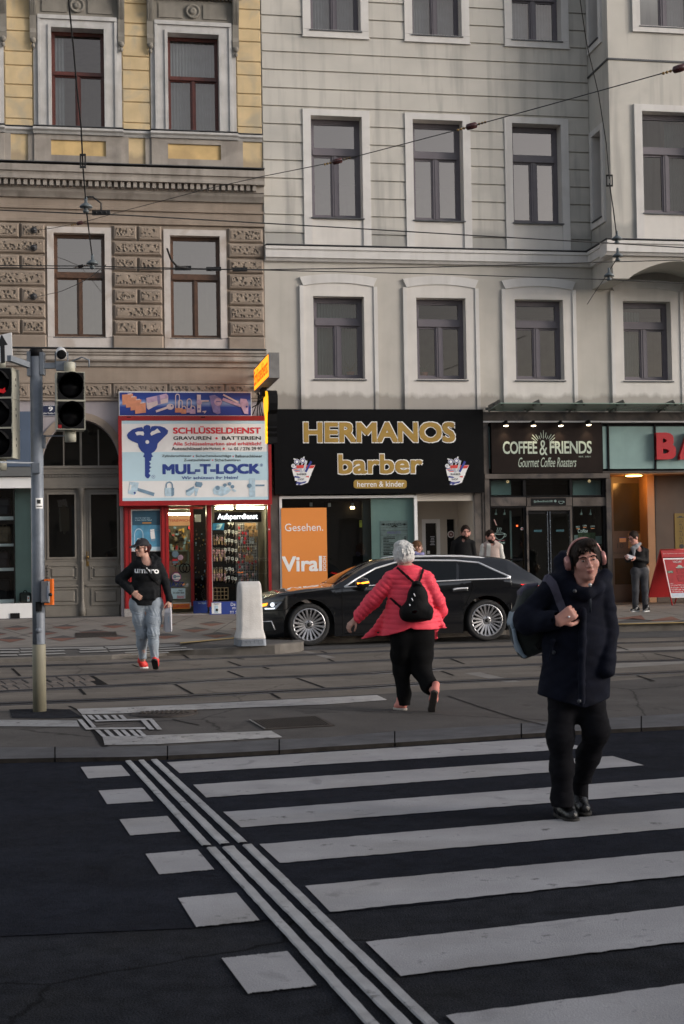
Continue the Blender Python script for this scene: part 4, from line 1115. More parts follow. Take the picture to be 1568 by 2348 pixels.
# string line
vs_ = FV(1480,138,BW)
b.use(m_zinc); b.box(ub-.02,bu1,BW,BW+.03,vs_-.03,vs_+.01); b.box(ub-.03,ub,0,BW+.03,vs_-.03,vs_+.01)
# base moulding of the bay and its arched corbel
b.use(m_trim)
prof(b,[(BW-.3,v_led)]+[(w_,v-.0) for w_,v in lp(BW)[1:-1]]+[(BW-.3,v_led-.37)],ub-.20,bu1)
b.ring([[(ub-(w_-BW),w2,v) for w_,v in lp(BW)] for w2 in (.001,BW+.001)],smooth=False)
b.use(m_zinc).box(ub-.22,bu1,BW-.2,BW+.22,v_led-.002,v_led+.014); b.box(ub-.22,ub+.2,.0,BW-.2,v_led-.002,v_led+.014)
b.use(m_plast2)
ua0 = FU(1441,638,BW); span = bu1-ua0
vt = v_led-.3
ap = [(ub,vb_bot),(ua0,vb_bot)]+[(ua0+2.6*k/20,vb_bot+.44*math.sin(math.pi*k/20)**.8) for k in range(1,20)]+[(ua0+2.6,vb_bot),(bu1,vb_bot),(bu1,vt),(ub,vt)]
b.prism(ap,0.002,BW)
b.build('bay',None,RB)
window(RB,wM,.22,m_upvc,g_low,.37,True,.085,w=BW,sill=.07,tw=.16,curtain=[(.55,1,0,.96,m_curt2)])
window(RB,wT,.22,m_upvc,g_sky,.30,True,.085,w=BW,sill=.07,tw=.14,curtain=[(.5,1,0,1,m_curt)])
# ================================================================= houses across the street, seen only mirrored in the panes
OB = thing('apartment_building',FW(6,47,0),'dark brown apartment block across the street, mirrored in the shop windows','building')
b = MF().use(mat('opposite_plaster',(.20,.175,.15),.9,.15,.5))
oh = 11.0
hs = []
for k in range(14):
 for s in range(3): hs.append((-6+k*3.2,-6+k*3.2+1.3,1.2+s*3.5,3.3+s*3.5,-.2))
def owall(u0,u1,v0,v1,w_):
 b.quad((u0,w_,v0),(u1,w_,v0),(u1,w_,v1),(u0,w_,v1))
us = sorted({-8,42,*[h[0] for h in hs],*[h[1] for h in hs]}); vs = sorted({-.3,oh,*[h[2] for h in hs],*[h[3] for h in hs]})
for i in range(len(us)-1):
 for j in range(len(vs)-1):
  cu,cv = (us[i]+us[i+1])/2,(vs[j]+vs[j+1])/2
  if not any(h[0] < cu < h[1] and h[2] < cv < h[3] for h in hs): owall(us[i],us[i+1],vs[j],vs[j+1],47)
b.box(-8,42,47.3,57,-.3,oh); b.use(m_grey2); prof(b,[(46.6,oh),(46.6,oh+.2),(47.4,oh+.25),(57,oh+1.2),(57,oh),(47,oh-.3)],-8,42)
b.build('wall',None,OB)
# ---------------------------------------------------------------- shop materials
m_red = mat('red_enamel',(.30,.010,.012),.4,.12,5,coat=.2,spot=.2,spotscale=3)
m_white = mat('white_enamel',(.74,.74,.74),.45,.05,3,spot=.12,spotscale=2)
m_black = mat('black_acrylic',(.005,.005,.0055),.35,.1,3,spec=.12)
m_blackm = mat('matt_black',(.010,.010,.011),.6,.15,6,spec=.1)
m_marble = mat('polished_marble',(.105,.092,.084),.12,.5,1.6,spot=.9,spotscale=2.6,spotcol=(.055,.052,.055),spec=.6)
m_alu = mat('anodised_frame',(.55,.55,.56),.4,.08,6,metal=.3)
m_turq = mat('frosted_turquoise',(.22,.34,.33),.5,.14,1.5,spot=.25,streak=.15)
m_turql = mat('turquoise_panel',(.30,.42,.40),.6,.1,1.5,streak=.15)
m_shopw = mat('shop_wall',(.50,.46,.41),.8,.06,2)
m_gold = mat('gold_letter',(.36,.225,.045),.45,.1,12)
m_wtxt = mat('white_letter',(.80,.80,.80),.5,0)
m_ltblue = mat('pale_blue_print',(.46,.63,.72),.5,.05,2)
m_blue = mat('blue_print',(.018,.045,.24),.5,.05,2)
m_rtxt = mat('red_print',(.62,.03,.05),.5,0)
m_ktxt = mat('black_print',(.012,.012,.012),.5,0)
m_steelp = mat('steel_print',(.42,.56,.66),.5,.2,12)
m_steeld = mat('steel_print_dark',(.16,.26,.36),.5,.2,12)
m_orp = mat('copper_print',(.66,.27,.15),.5,.12,14)
m_pkp = mat('lilac_print',(.52,.36,.50),.5,.2,10)
m_pkl = mat('pale_pink_print',(.70,.56,.56),.5,.1,10)
m_vio = mat('violet_print',(.24,.20,.42),.5,.2,10)
def Kx(ox,oy,k): return lambda x,y: (ox+k*x,oy+k*y)
K2,K5 = Kx(252.2,802.3,.2558),Kx(252.2,1146.2,.2558)
K6,K19,K20,KBS = Kx(601.8,1117.6,.3290),Kx(1088.9,905.5,.3056),Kx(1088.9,1146.2,.3056),Kx(601.8,917.0,.3472)
K4 = Kx(561.6,1232.2,.19007); K55 = Kx(917,1174.8,.2047); K66 = Kx(1375.4,1088.9,.14643)
def kr(K,x0,y0,x1,y1,w=0.0): return rect(*K(x0,y0),*K(x1,y1),w)
def kb(b,K,x0,y0,x1,y1,w0,w1):
 r = kr(K,x0,y0,x1,y1,w1); return b.box(r[0],r[1],w0,w1,r[2],r[3])
def kt(b,K,s,x0,y0,x1,y1,w,bold=0,m=None,**kw):
 if m: b.use(m)
 r = kr(K,x0,y0,x1,y1,w); return b.text(s,r[0],r[1],r[2],r[3],w,bold,**kw)
def kp(b,K,pts,w0,w1,m=None):
 if m: b.use(m)
 q = [F(*K(x,y),w1) for x,y in pts]; return b.prism(q,w0,w1)
def kd(b,K,x,y,r,w0,w1,m=None,n=20,ry=None):
 return kp(b,K,[(x+r*math.cos(2*math.pi*i/n),y+(ry or r)*math.sin(2*math.pi*i/n)) for i in range(n)],w0,w1,m)
def kline(b,K,pts,t,w0,w1,m=None):
 if m: b.use(m)
 for (x0,y0),(x1,y1) in zip(pts,pts[1:]):
  d = math.hypot(x1-x0,y1-y0) or 1; nx,ny = -(y1-y0)/d*t/2,(x1-x0)/d*t/2
  kp(b,K,[(x0+nx,y0+ny),(x1+nx,y1+ny),(x1-nx,y1-ny),(x0-nx,y0-ny)],w0,w1)
def karc(b,K,x,y,rx,ry,a0,a1,t,w0,w1,m=None,n=12):
 pts = [(x+rx*math.cos(R(a0+(a1-a0)*i/n)),y-ry*math.sin(R(a0+(a1-a0)*i/n))) for i in range(n+1)]; kline(b,K,pts,t,w0,w1,m)
# ================================================================= locksmith: banner
def gradmat(name,stops,axis=2,lo=0,hi=1,rough=.45):
 m = bpy.data.materials.new(name); m.use_nodes = True; n = m.node_tree.nodes; L = m.node_tree.links
 tc = n.new("ShaderNodeTexCoord"); s = n.new("ShaderNodeSeparateXYZ"); L.new(tc.outputs["Object"],s.inputs[0])
 r = n.new("ShaderNodeMapRange"); r.inputs[1].default_value = lo; r.inputs[2].default_value = hi; L.new(s.outputs[axis],r.inputs[0])
 c = n.new("ShaderNodeValToRGB"); e = c.color_ramp.elements
 e[0].position,e[0].color = stops[0][0],lin(stops[0][1]); e[1].position,e[1].color = stops[-1][0],lin(stops[-1][1])
 for p,col in stops[1:-1]: q = e.new(p); q.color = lin(col)
 L.new(r.outputs[0],c.inputs[0]); L.new(c.outputs[0],n["Principled BSDF"].inputs["Base Color"]); n["Principled BSDF"].inputs["Roughness"].default_value = rough
 return m
r = kr(K2,80,372,1270,597,.22)
ban = thing('banner_sign',FW((r[0]+r[1])/2,.1,r[2]),'long blue banner picturing orange padlocks, lock cylinders and a key','sign')
b = MF().use(m_white).box(r[0],r[1],.02,.215,r[2],r[3]); b.build('frame',None,ban)
bl = gradmat('banner_blue',[(0,(.010,.025,.19)),(.38,(.016,.05,.30)),(.55,(.30,.42,.70)),(.70,(.02,.06,.32)),(1,(.010,.025,.19))],2,0,r[3]-r[2])
b = MF().use(bl); kb(b,K2,87,382,1262,586,.216,.222); b.build('face',None,ban)
b = MF(); W1,W2 = .222,.228
for x,y in ((108,400),(140,425),(182,450),(222,480)):
 kp(b,K2,[(x,y),(x+98,y-8),(x+100,y+80),(x+4,y+92)],W1,W2+.002*x/100,m_orp)
 kp(b,K2,[(x+50,y),(x+50,y-10),(x+86,y-13),(x+86,y-4)],W2,W2+.006+.002*x/100,m_pkl); W2 += .001
kp(b,K2,[(325,430),(505,390),(522,410),(520,470),(430,490),(345,535),(330,520)],W1,W2,m_pkl)
kp(b,K2,[(325,430),(505,390),(522,410),(522,430),(345,475),(328,465)],W2,W2+.004,m_pkp); kp(b,K2,[(420,408),(445,402),(455,480),(430,486)],W2+.004,W2+.007,m_vio)
kd(b,K2,540,508,33,W2,W2+.004,m_pkl,ry=27); kline(b,K2,[(515,515),(412,550)],20,W2,W2+.003,m_pkl); kd(b,K2,553,500,7,W2+.004,W2+.006,m_blue)
for x,y,s,t in ((583,392,44,130),(608,445,44,80),(640,500,44,30),(686,435,48,90),(716,498,50,34)):
 karc(b,K2,x+s/2,y+s/2,s/2-5,s/2-3,0,180,8,W1,W2,m_pkl); kline(b,K2,[(x+5,y+s/2),(x+5,525)],8,W1,W2); kline(b,K2,[(x+s-5,y+s/2),(x+s-5,525)],8,W1,W2)
 W2 += .0015; kp(b,K2,[(x,520 if t > 40 else 530),(x+s,520 if t > 40 else 530),(x+s,560+(10 if t < 50 else 0)),(x,560+(10 if t < 50 else 0))],W1,W2,m_orp if x < 680 else m_pkp)
kb(b.use(m_pkl),K2,780,400,815,558,W1,W2); kd(b,K2,800,468,25,W2,W2+.006,m_pkp); kb(b.use(m_pkl),K2,812,450,885,462,W1,W2+.008); kd(b,K2,797,528,9,W2,W2+.005,m_vio)
kp(b,K2,[(890,410),(940,402),(1000,440),(1005,480),(985,500),(990,565),(965,575),(925,555),(905,480)],W1,W2,m_vio); kd(b,K2,968,465,34,W2,W2+.005,m_pkp); kb(b.use(m_blue),K2,950,460,992,466,W2+.005,W2+.008)
kp(b,K2,[(1170,435),(1222,440),(1240,480),(1240,575),(1205,570),(1180,520),(1165,470)],W1,W2,m_pkp); kline(b,K2,[(1175,500),(1010,440)],26,W1,W2,m_pkp); kline(b,K2,[(1150,470),(1015,400)],14,W1,W2+.003,m_pkl); kd(b,K2,1225,508,9,W2,W2+.004,m_blue)
kline(b,K2,[(830,552),(862,548)],8,W1,W2,m_pkl); kline(b,K2,[(845,565),(858,552)],8,W1,W2+.002)
b.build('print',None,ban)
# ---- main panel
r = kr(K2,78,590,1447,1390,.34)
sg = thing('shop_sign',FW((r[0]+r[1])/2,.15,r[2]),'large white and pale blue locksmith sign in a thick red frame','sign')
b = MF().use(m_red)
i_ = kr(K2,108,632,1420,1347,.34)
b.box(r[0],i_[0],-.01,.34,r[2],r[3]); b.box(i_[1],r[1],-.01,.34,r[2],r[3]); b.box(i_[0],i_[1],-.01,.34,i_[3],r[3]); b.box(i_[0],i_[1],-.01,.34,r[2],i_[2])
b.use(m_groove)
for x in (150,815): kb(b,K2,x,598,x+36,606,.34,.343)
b.build('frame',None,sg)
b = MF().use(m_white).box(i_[0],i_[1],.0,.325,i_[2],i_[3]); b.use(m_ltblue)
for y0,y1 in ((632,660),(913,1170),(1320,1347)): kb(b,K2,109,y0,1419,y1,.325,.328)
b.build('face',None,sg)
b = MF(); w = .328
for s,x0,y0,x1,y1,bo,m in [("SCHLÜSSELDIENST",565,682,1352,750,.07,m_rtxt),("GRAVUREN",567,773,908,805,.04,m_ktxt),("BATTERIEN",1003,773,1352,805,.04,m_ktxt),("Alle Schlüsselmarken sind erhältlich!",565,824,1355,855,.035,m_rtxt),
  ("Autoschlüssel",552,869,820,898,.035,m_ktxt),("(alle Marken)",832,872,993,902,.02,m_ktxt),("Tel.",1055,877,1098,897,.02,m_ktxt),("01 / 276 29 97",1113,870,1366,899,.03,m_ktxt),("Zylinderschlösser",466,938,730,965,.025,m_ktxt),
  ("Sicherheitsbeschläge",768,938,1086,966,.025,m_ktxt),("Balkenschlösser",1123,938,1365,963,.025,m_ktxt),("Zusatzschlösser",662,974,902,997,.025,m_ktxt),("Sicherheistüren",940,974,1170,997,.025,m_ktxt),
  ("MUL-T-LOCK",470,1020,1345,1112,.11,m_blue),("Wir schützen Ihr Heim!",642,1130,1147,1157,.035,m_blue)]: kt(b,K2,s,x0,y0,x1,y1,w,bo,m,depth=.003 if m is not m_blue else .004)
for x,y,q in ((955,791,10),(1020,884,10),(748,953,6),(1104,953,6),(920,987,6)): kd(b,K2,x,y,q,w,w+.003,m_rtxt)
for x,y in ((1357,1031),(389,1135)):
 q = 12 if x > 1000 else 15
 karc(b,K2,x,y,q,q,0,360,2.5,w,w+.003,m_blue,20); kt(b,K2,"R",x-5,y-7,x+6,y+7,w,.01,m_blue)
b.build('lettering',None,sg)
man_ = [(300,690),(310,678),(330,671),(355,676),(364,690),(360,712),(372,685),(400,680),(450,682),(490,695),(522,722),(515,750),(480,785),(428,838),(420,880),(400,908),(372,925),(374,935),(386,955),(372,962),(370,990),
  (350,998),(368,1020),(352,1036),(372,1052),(350,1068),(362,1086),(346,1104),(364,1124),(345,1150),(330,1148),(314,1130),(313,965),(297,955),(308,932),(304,922),(280,905),(258,870),(250,838),(195,815),(160,790),(152,762),(165,740),(200,712),(250,695),(288,690),(300,712)]
b = MF(); kp(b,K2,man_,w,w+.004,m_blue)
kp(b,K2,[(225,740),(250,730),(298,730),(306,748),(300,768),(272,760),(240,765)],w+.004,w+.006,m_white); kp(b,K2,[(360,748),(376,728),(400,722),(424,702),(455,738),(420,745),(370,768)],w+.004,w+.006); kd(b,K2,334,824,17,w+.004,w+.006)
b.build('emblem',None,sg)
b = MF()
kp(b,K2,[(180,1180),(258,1188),(250,1240),(222,1300),(160,1285)],w,w+.003,m_steelp); kp(b,K2,[(178,1205),(195,1210),(185,1255),(170,1262)],w+.003,w+.005,m_white); kp(b,K2,[(250,1235),(400,1280),(392,1310),(245,1262)],w,w+.004,m_steeld); kd(b,K2,222,1280,10,w+.003,w+.006,m_blue)
kp(b,K2,[(490,1235),(575,1235),(575,1300),(560,1311),(505,1311),(490,1300)],w,w+.003,m_steelp); kp(b,K2,[(550,1235),(575,1235),(575,1300),(560,1311),(550,1311)],w+.003,w+.004,m_steeld); karc(b,K2,532,1215,28,32,0,180,12,w,w+.003,m_steeld); kline(b,K2,[(504,1215),(504,1236)],12,w,w+.003); kline(b,K2,[(560,1215),(560,1236)],12,w,w+.003)
kp(b,K2,[(680,1258),(750,1220),(765,1240),(752,1275),(715,1310),(682,1300)],w,w+.003,m_steelp); kp(b,K2,[(680,1258),(750,1220),(752,1240),(685,1278)],w+.003,w+.004,m_steeld); kp(b,K2,[(770,1178),(825,1185),(830,1205),(815,1232),(770,1225),(760,1205)],w,w+.005,m_steeld); kp(b,K2,[(762,1240),(795,1238),(775,1310),(760,1305)],w,w+.004,m_steelp)
kp(b,K2,[(920,1250),(950,1215),(1060,1230),(1085,1255),(1050,1290),(1000,1310),(930,1290)],w,w+.003,m_steelp); kd(b,K2,965,1235,20,w+.003,w+.006,m_steeld)
for x,y in ((1072,1198),(1098,1224),(1030,1210)): kd(b,K2,x,y,16,w,w+.007,m_steeld)
kp(b,K2,[(1100,1240),(1135,1262),(1120,1272),(1090,1255)],w,w+.004,m_steelp)
kp(b,K2,[(1245,1150),(1300,1150),(1302,1315),(1248,1318)],w,w+.003,m_steelp); kd(b,K2,1250,1216,20,w+.003,w+.006,m_steeld); kb(b.use(m_steeld),K2,1305,1205,1385,1220,w,w+.006)
b.build('product_pictures',None,sg)
# ---- projecting lit box
def WV(x,y,u):                               # point of the plane across the pavement at u -> (w, v)
 d = ray(x,y); q0 = P0+EU*u; t = (q0-CAM).dot(EU)/d.dot(EU); q = CAM+d*t-P0; return q.dot(EN),q.z
us = FU(582,866,.35)
wA,wB = .35,WV(615,842,us)[0]
zA = (WV(582,842,us)[1]+WV(615,815,us)[1])/2; zB = (WV(582,892,us)[1]+WV(616,869,us)[1])/2
ps = thing('projecting_sign',FW(us+.1,.02,zB),'yellow lit box sign with red writing sticking out over the locksmith','sign')
m_case = mat('sign_case',(.20,.195,.19),.6,.2,6,spot=.4)
b = MF().use(m_case).box(us+.012,us+.24,wA,wB,zB-.02,zA+.02); b.use(m_blackm)
b.box(us+.09,us+.15,0.01,wA,zA-.12,zA-.06); b.box(us+.09,us+.15,0.01,wA,zB+.1,zB+.16); b.box(us+.07,us+.17,.9,1.3,zB-.22,zB-.02)
b.build('case',None,ps)
m_lit = mat('lit_orange',(.9,.35,.02),.5,0,emit=1.15,ecol=(1.0,.30,.012))
b = MF().use(m_lit).box(us,us+.011,wA+.03,wB-.03,zB+.02,zA-.02); b.build('lit_face',None,ps)
b = MF().use(mat('sign_red',(.5,.01,.01),.5,0,emit=.35,ecol=(.7,.01,.005)))
b.text("Schlüsseldienst",wA+.07,wB-.08,zB+.10,zA-.06,0,.03,fn=lambda X,Z,y: (us-.004,X,Z)); b.build('lettering',None,ps)
# ---- key shaped sign
uk = FU(604,950,.9)
w0k,w1k = WV(604,900,uk)[0],WV(609,900,uk)[0]
ks = thing('key_sign',FW(uk+.1,1.2,FV(615,1017,1.2)),'black key shaped sign with a yellow lit face, hung under the orange lit box','sign')
zt,zbm = FV(615,893,1.5),FV(615,1017,1.5)
H = zt-zbm
kc = 1.25
prof_ = [(kc+.02,0),(kc+.14,.02),(kc+.14,.12),(kc+.09,.14),(kc+.14,.2),(kc+.09,.24),(kc+.14,.3),(kc+.10,.34),(kc+.14,.42),(kc+.18,.56),(kc+.30,.62),(kc+.36,.74),(kc+.36,.86),(kc+.26,.97),(kc+.10,1.0),(kc-.1,1.0),(kc-.26,.97),(kc-.36,.86),(kc-.36,.74),(kc-.30,.62),(kc-.18,.56),(kc-.12,.42),(kc-.12,.03)]
kprof = [(w_,zbm+h*H) for w_,h in prof_]
b = MF().use(m_blackm)
def across(b,pts,u0,u1):
 n = len(pts); b.add([(u0,w_,z) for w_,z in pts]+[(u1,w_,z) for w_,z in pts],[tuple(range(n)),tuple(range(2*n-1,n-1,-1))]+[(i,i+n,(i+1) % n+n,(i+1) % n) for i in range(n)])
across(b,kprof,uk+.03,uk+.24); b.build('case',None,ks)
b = MF().use(mat('lit_yellow',(.8,.45,.02),.5,0,emit=.9,ecol=(.9,.42,.01)))
across(b,[(kc+(w_-kc)*.93,zbm+H*.5+(z-zbm-H*.5)*.98) for w_,z in kprof],uk,uk+.029); b.build('lit_face',None,ks)
b = MF().use(m_blackm); b.xf = None
for k in range(5):
 b.tube([FW(uk-.25+.1*k,.05,zt-.3-.12*k),FW(uk-.05,.3,zt-.2+.07*k),FW(uk+.12,.8,zt-.1*k),FW(uk+.14,1.0,zt-.05)],.012,6)
b.build('cable',None,ks)
# ================================================================= locksmith: shopfront
sf = thing('shopfront',FW(FU(450,1400),0,0),'red framed locksmith shopfront with a glazed door and crowded display window','shopfront')
vt = FV(440,1158); vb = FV(450,1411)
def fx(x,y=1300,w=0.0): return FU(x,y,w)
b = MF().use(m_red)
zt_ = vt-.002
b.box(fx(285),fx(301),-.3,.06,.18,zt_); b.box(fx(369),fx(385),-.3,.06,.18,zt_); b.box(fx(475),fx(485.5),-.3,.06,.18,zt_); b.box(fx(615),fx(621.5),-.02,.06,.02,zt_)
b.box(fx(301),fx(369),-.06,.03,.18,FV(330,1406)+.12); b.box(fx(301),fx(369),-.10,.02,FV(335,1167),zt_); b.box(fx(386),fx(475),-1.2,-1.1,vt-.05,zt_)
for x in (288,297.5,372,381,478): b.use(m_red).box(fx(x),fx(x)+.03,.06,.075,.2,zt_)
b.build('frame',None,sf)
b = MF().use(mat('red_tile',(.16,.02,.02),.35,.2,8,spot=.3)); b.box(fx(486),fx(614),-.3,.035,.0,FV(550,1410)); b.use(m_groove)
for x in range(494,614,9): b.box(fx(x),fx(x)+.008,.035,.037,.0,FV(550,1410))
b.use(m_gran).box(fx(384),fx(486),-1.5,.02,.0,FV(430,1408)); b.box(fx(284),fx(384),-.3,.05,0,.18)
b.build('plinth',None,sf)
# interior shell of the shop
m_int = mat('shop_interior',(.16,.14,.11),.8,.2,2)
b = MF().use(m_int)
b.box(fx(280),fx(621),-3.2,-3.1,0,vt+.3); b.box(fx(280)-.05,fx(280),-3.2,-.3,0,vt); b.box(fx(621),fx(621)+.05,-3.2,-.02,0,vt); b.box(fx(280),fx(621),-3.2,-.02,vt+.25,vt+.3); b.box(fx(280),fx(621),-3.2,-1.5,-.02,.15)
b.use(m_blackm).box(fx(386),fx(621),-.35,-.30,vt-.02,vt+.25)
b.build('interior',None,sf)
# poster panel beside the door
b = MF().use(m_blackm).box(fx(301),fx(369),-.10,-.03,.18,FV(335,1262)); b.use(m_alu); kb(b,K5,190,85,457,460,-.06,-.005); b.build('panel',None,sf)
b = MF().use(mat('poster_teal',(.020,.065,.105),.4,.25,3)); kb(b,K5,198,95,449,225,-.005,-.002); b.use(mat('poster_blue',(.07,.23,.36),.4,.45,4)); kb(b,K5,198,225,449,420,-.005,-.002); b.use(m_ltblue); kb(b,K5,198,420,449,452,-.005,-.002)
karc(b,K5,258,310,38,52,0,180,7,-.002,.002,m_steelp); kline(b,K5,[(220,310),(220,400)],7,-.002,.002); kline(b,K5,[(296,310),(296,400)],7,-.002,.002)
kp(b,K5,[(360,265),(395,260),(405,340),(400,360),(372,362),(365,330)],-.002,.003,m_white); kline(b,K5,[(355,280),(440,270)],5,-.002,.003,m_steeld); kp(b,K5,[(370,350),(405,345),(400,368),(365,370)],.003,.005,m_steeld)
kt(b,K5,"Damit Sie ruhiger leben",225,155,360,168,-.002,0,m_ltblue); kt(b,K5,"an einem sicheren Zuhause",225,172,375,184,-.002,0,m_ltblue); kb(b.use(mat('poster_amber',(.45,.20,.03),.5,0)),K5,290,200,370,210,-.002,.001)
b.build('poster',None,sf)
# door leaf, standing open inwards behind the frame
dw = -1.0
b = MF().use(m_red); b.box(fx(385.5),fx(388),-.3,-.02,.2,zt_); b.box(fx(437,1300,dw),fx(445,1300,dw),dw-.05,dw,.18,zt_)
b.use(m_alu).box(fx(387,1300,dw),fx(437,1300,dw),dw-.04,dw,.16,.26)
dr = b.build('door',None,sf)
b = MF().use(g_shop).quad((fx(387,1300,dw),dw-.02,.26),(fx(437,1300,dw),dw-.02,.26),(fx(437,1300,dw),dw-.02,zt_),(fx(387,1300,dw),dw-.02,zt_)); b.build('pane',None,dr)
b = MF().use(mat('door_panel',(.36,.33,.25),.7,.1,4)); kb(b,K5,525,600,722,975,dw-.10,dw-.05); b.build('panel',None,dr)
b = MF()
kb(b.use(mat('alarm_orange',(.62,.22,.02),.5,0)),K5,562,928,716,975,dw-.005,dw+.002); kt(b,K5,"ALARM GESICHERT",567,938,712,966,dw+.002,.02,m_rtxt)
kb(b.use(m_ltblue),K5,530,790,675,885,dw-.012,dw-.008); kt(b,K5,"JAZZ",530,735,665,788,dw-.008,.03,m_blue); kt(b,K5,"the other blues",565,820,665,838,dw-.008,.02,m_ktxt); kt(b,K5,"blues",615,800,650,814,dw-.008,.02,m_ktxt); kt(b,K5,"featured",600,850,665,880,dw-.008,0,m_rtxt,shear=.3)
oc = lambda q: [(595+q*math.cos(R(22.5+45*i)),690+q*math.sin(R(22.5+45*i))) for i in range(8)]
kp(b,K5,oc(47),dw-.004,dw+.002,m_blue); kp(b,K5,oc(42),dw+.002,dw+.003,m_rtxt); kp(b,K5,oc(38),dw+.003,dw+.004,m_white); kd(b,K5,580,685,16,dw+.004,dw+.006,m_steeld); kb(b.use(m_steeld),K5,590,678,628,690,dw+.004,dw+.006); kt(b,K5,"SERVICE",568,706,622,718,dw+.004,.03,m_blue)
for x in (655,685): karc(b,K5,x,610,32,38,0,360,9,dw+.0,dw+.02,m_blackm,20)
kp(b,K5,[(568,580),(600,580),(588,600),(588,625),(582,625),(582,600)],dw,dw+.008,m_blackm)
kd(b,K5,585,485,30,dw-.004,dw+.002,m_steeld); kd(b,K5,632,515,24,dw-.004,dw+.002,m_pkp)
kb(b.use(m_rtxt),K5,560,528,610,545,dw-.004,dw+.002); kb(b.use(m_steeld),K5,560,550,610,567,dw-.004,dw+.002)
b.build('stickers',None,dr)
# inside: sign board over the counter, counter, shelves
iw = -1.7
b = MF().use(mat('peach_board',(.62,.34,.18),.6,.05,emit=.28,ecol=(.9,.42,.18))); kb(b,K5,497,140,845,228,iw-.05,iw); kt(b,K5,"BATTERIEWECHSEL",470,172,765,194,iw,.03,m_rtxt)
b.use(m_turql); kb(b,K5,525,448,705,460,iw-.3,iw); kb(b,K5,525,580,720,596,iw-.3,iw); kb(b,K5,695,460,705,580,iw-.3,iw)
b.build('counter_sign',None,sf)
m_tube = mat('fluorescent_tube',(1,.95,.8),.5,0,emit=60,ecol=(1,.84,.52))
for x0,y0,x1,y1,ww in ((522,117,728,134,-1.75),(820,116,870,128,-1.75),(945,66,1102,82,-.28),(1133,60,1378,78,-.30)):
 q0,q1 = F(*K5(x0,(y0+y1)/2),ww),F(*K5(x1,(y0+y1)/2),ww)
 b = MB().use(m_tube); b.tube([FW(q0[0],ww,q0[1]),FW(q1[0],ww,q1[1])],.026,8); b.use(m_white); b.tube([FW(q0[0]-.03,ww,q0[1]),FW(q0[0],ww,q0[1])],.03,8)
 b.build('fluorescent_tube',None,sf)
b = MF()
rr = random.Random(5)
for k in range(26):
 x,y = rr.uniform(530,690),rr.choice((452,582)); h = rr.uniform(20,60); m = rr.choice([m_rtxt,m_white,m_steelp,m_orp,m_turql,m_blackm,m_gold])
 kb(b.use(m),K5,x,y-h,x+rr.uniform(8,20),y,iw-.2-.004*k,iw-.08-.004*k)
for k in range(40):
 x,y = rr.uniform(520,720),rr.uniform(235,440); m = rr.choice([m_blackm,m_brnw,m_steeld,m_rtxt,m_gold,m_int])
 kb(b.use(m),K5,x,y,x+rr.uniform(10,35),y+rr.uniform(10,30),iw-.9-.003*k,iw-.6-.003*k)
b.build('stock',None,sf)
b = MF()
for k in range(70):
 x,y = rr.uniform(760,868),rr.uniform(245,900); m = rr.choice([m_blackm,m_brnw,m_steeld,m_gold,m_blackm,m_steelp])
 kb(b.use(m),K5,x,y,x+rr.uniform(5,12),y+rr.uniform(8,22),-1.3-.002*k,-1.25-.002*k)
b.use(m_blackm); kb(b,K5,752,70,873,905,-1.6,-1.5)
b.use(m_blue); kb(b,K5,748,905,874,1018,-.5,-.42); kt(b,K5,"Der Zippo",790,915,860,935,-.42,0,m_ltblue); b.use(m_white); kb(b,K5,765,130,815,195,-.7,-.55)
b.build('side_display',None,sf)
b = MF().use(g_shop)
q = kr(K5,913,60,1418,905); b.quad((q[0],0,q[2]),(q[1],0,q[2]),(q[1],0,q[3]),(q[0],0,q[3]));
q2 = kr(K5,755,60,872,905); b.quad((q2[0],-.25,q2[2]),(q2[1],-.25,q2[2]),(q2[1],-.25,q2[3]),(q2[0],-.25,q2[3]))
b.build('pane',None,sf)
b = MF().use(m_alu); kb(b,K5,905,60,917,908,-.04,.03)
b.use(m_blackm); kb(b,K5,918,200,1125,905,-.62,-.58); b.use(mat('pegboard',(.12,.11,.12),.7,.3,4)); kb(b,K5,1125,200,1330,905,-.66,-.62)
b.use(m_alu)
for k in range(9): kb(b,K5,1150+k*20,210,1153+k*20,760,-.60,-.59)
for k in range(22): kb(b,K5,1150,215+k*25,1315,218+k*25,-.595,-.585)
b.use(m_int); kb(b,K5,900,1000,1425,1010,-.7,0)
b.use(mat('case_wood',(.30,.21,.12),.6,.2,5))
for k in range(4): kb(b,K5,925,785+k*34,1060,790+k*34,-.55,-.42)
for k in range(5): kb(b,K5,925+k*33,785,930+k*33,890,-.55,-.425)
b.build('display_board',None,sf)
b = MF().use(m_blue); kb(b,K5,893,910,1160,1024,.036,.06); b.use(m_white); kb(b,K5,912,920,997,1018,.06,.064); kt(b,K5,"zippo",928,922,980,940,.064,.02,m_ktxt); kb(b.use(m_steelp),K5,935,945,968,1012,.064,.067); kd(b,K5,958,985,12,.067,.07,m_ktxt)
kt(b,K5,"De",1082,920,1124,948,.06,0,m_wtxt); kt(b,K5,"m",1097,960,1124,978,.06,0,m_wtxt); kt(b,K5,"!!! S",1077,992,1140,1018,.06,0,m_wtxt)
b.use(m_white); kd(b,K5,1426,262,6,.06,.064)
b.build('advert_panel',None,sf)
# lit letter display
ld = thing('led_sign',FW(FU(545,1185),-.15,FV(545,1196)),'black letter display with white glowing writing in the locksmith window','sign')
b = MF().use(m_blackm); q = kr(K5,935,108,1358,198,-.1); b.box(q[0],q[1],-.2,-.1,q[2],q[3]); b.build('case',None,ld)
b = MF().use(mat('glowing_letters',(1,1,1),.5,0,emit=2.2,ecol=(.95,.97,1))); kt(b,K5,"Aufsperrdienst",965,122,1322,186,-.1,.015); b.build('lettering',None,ld)
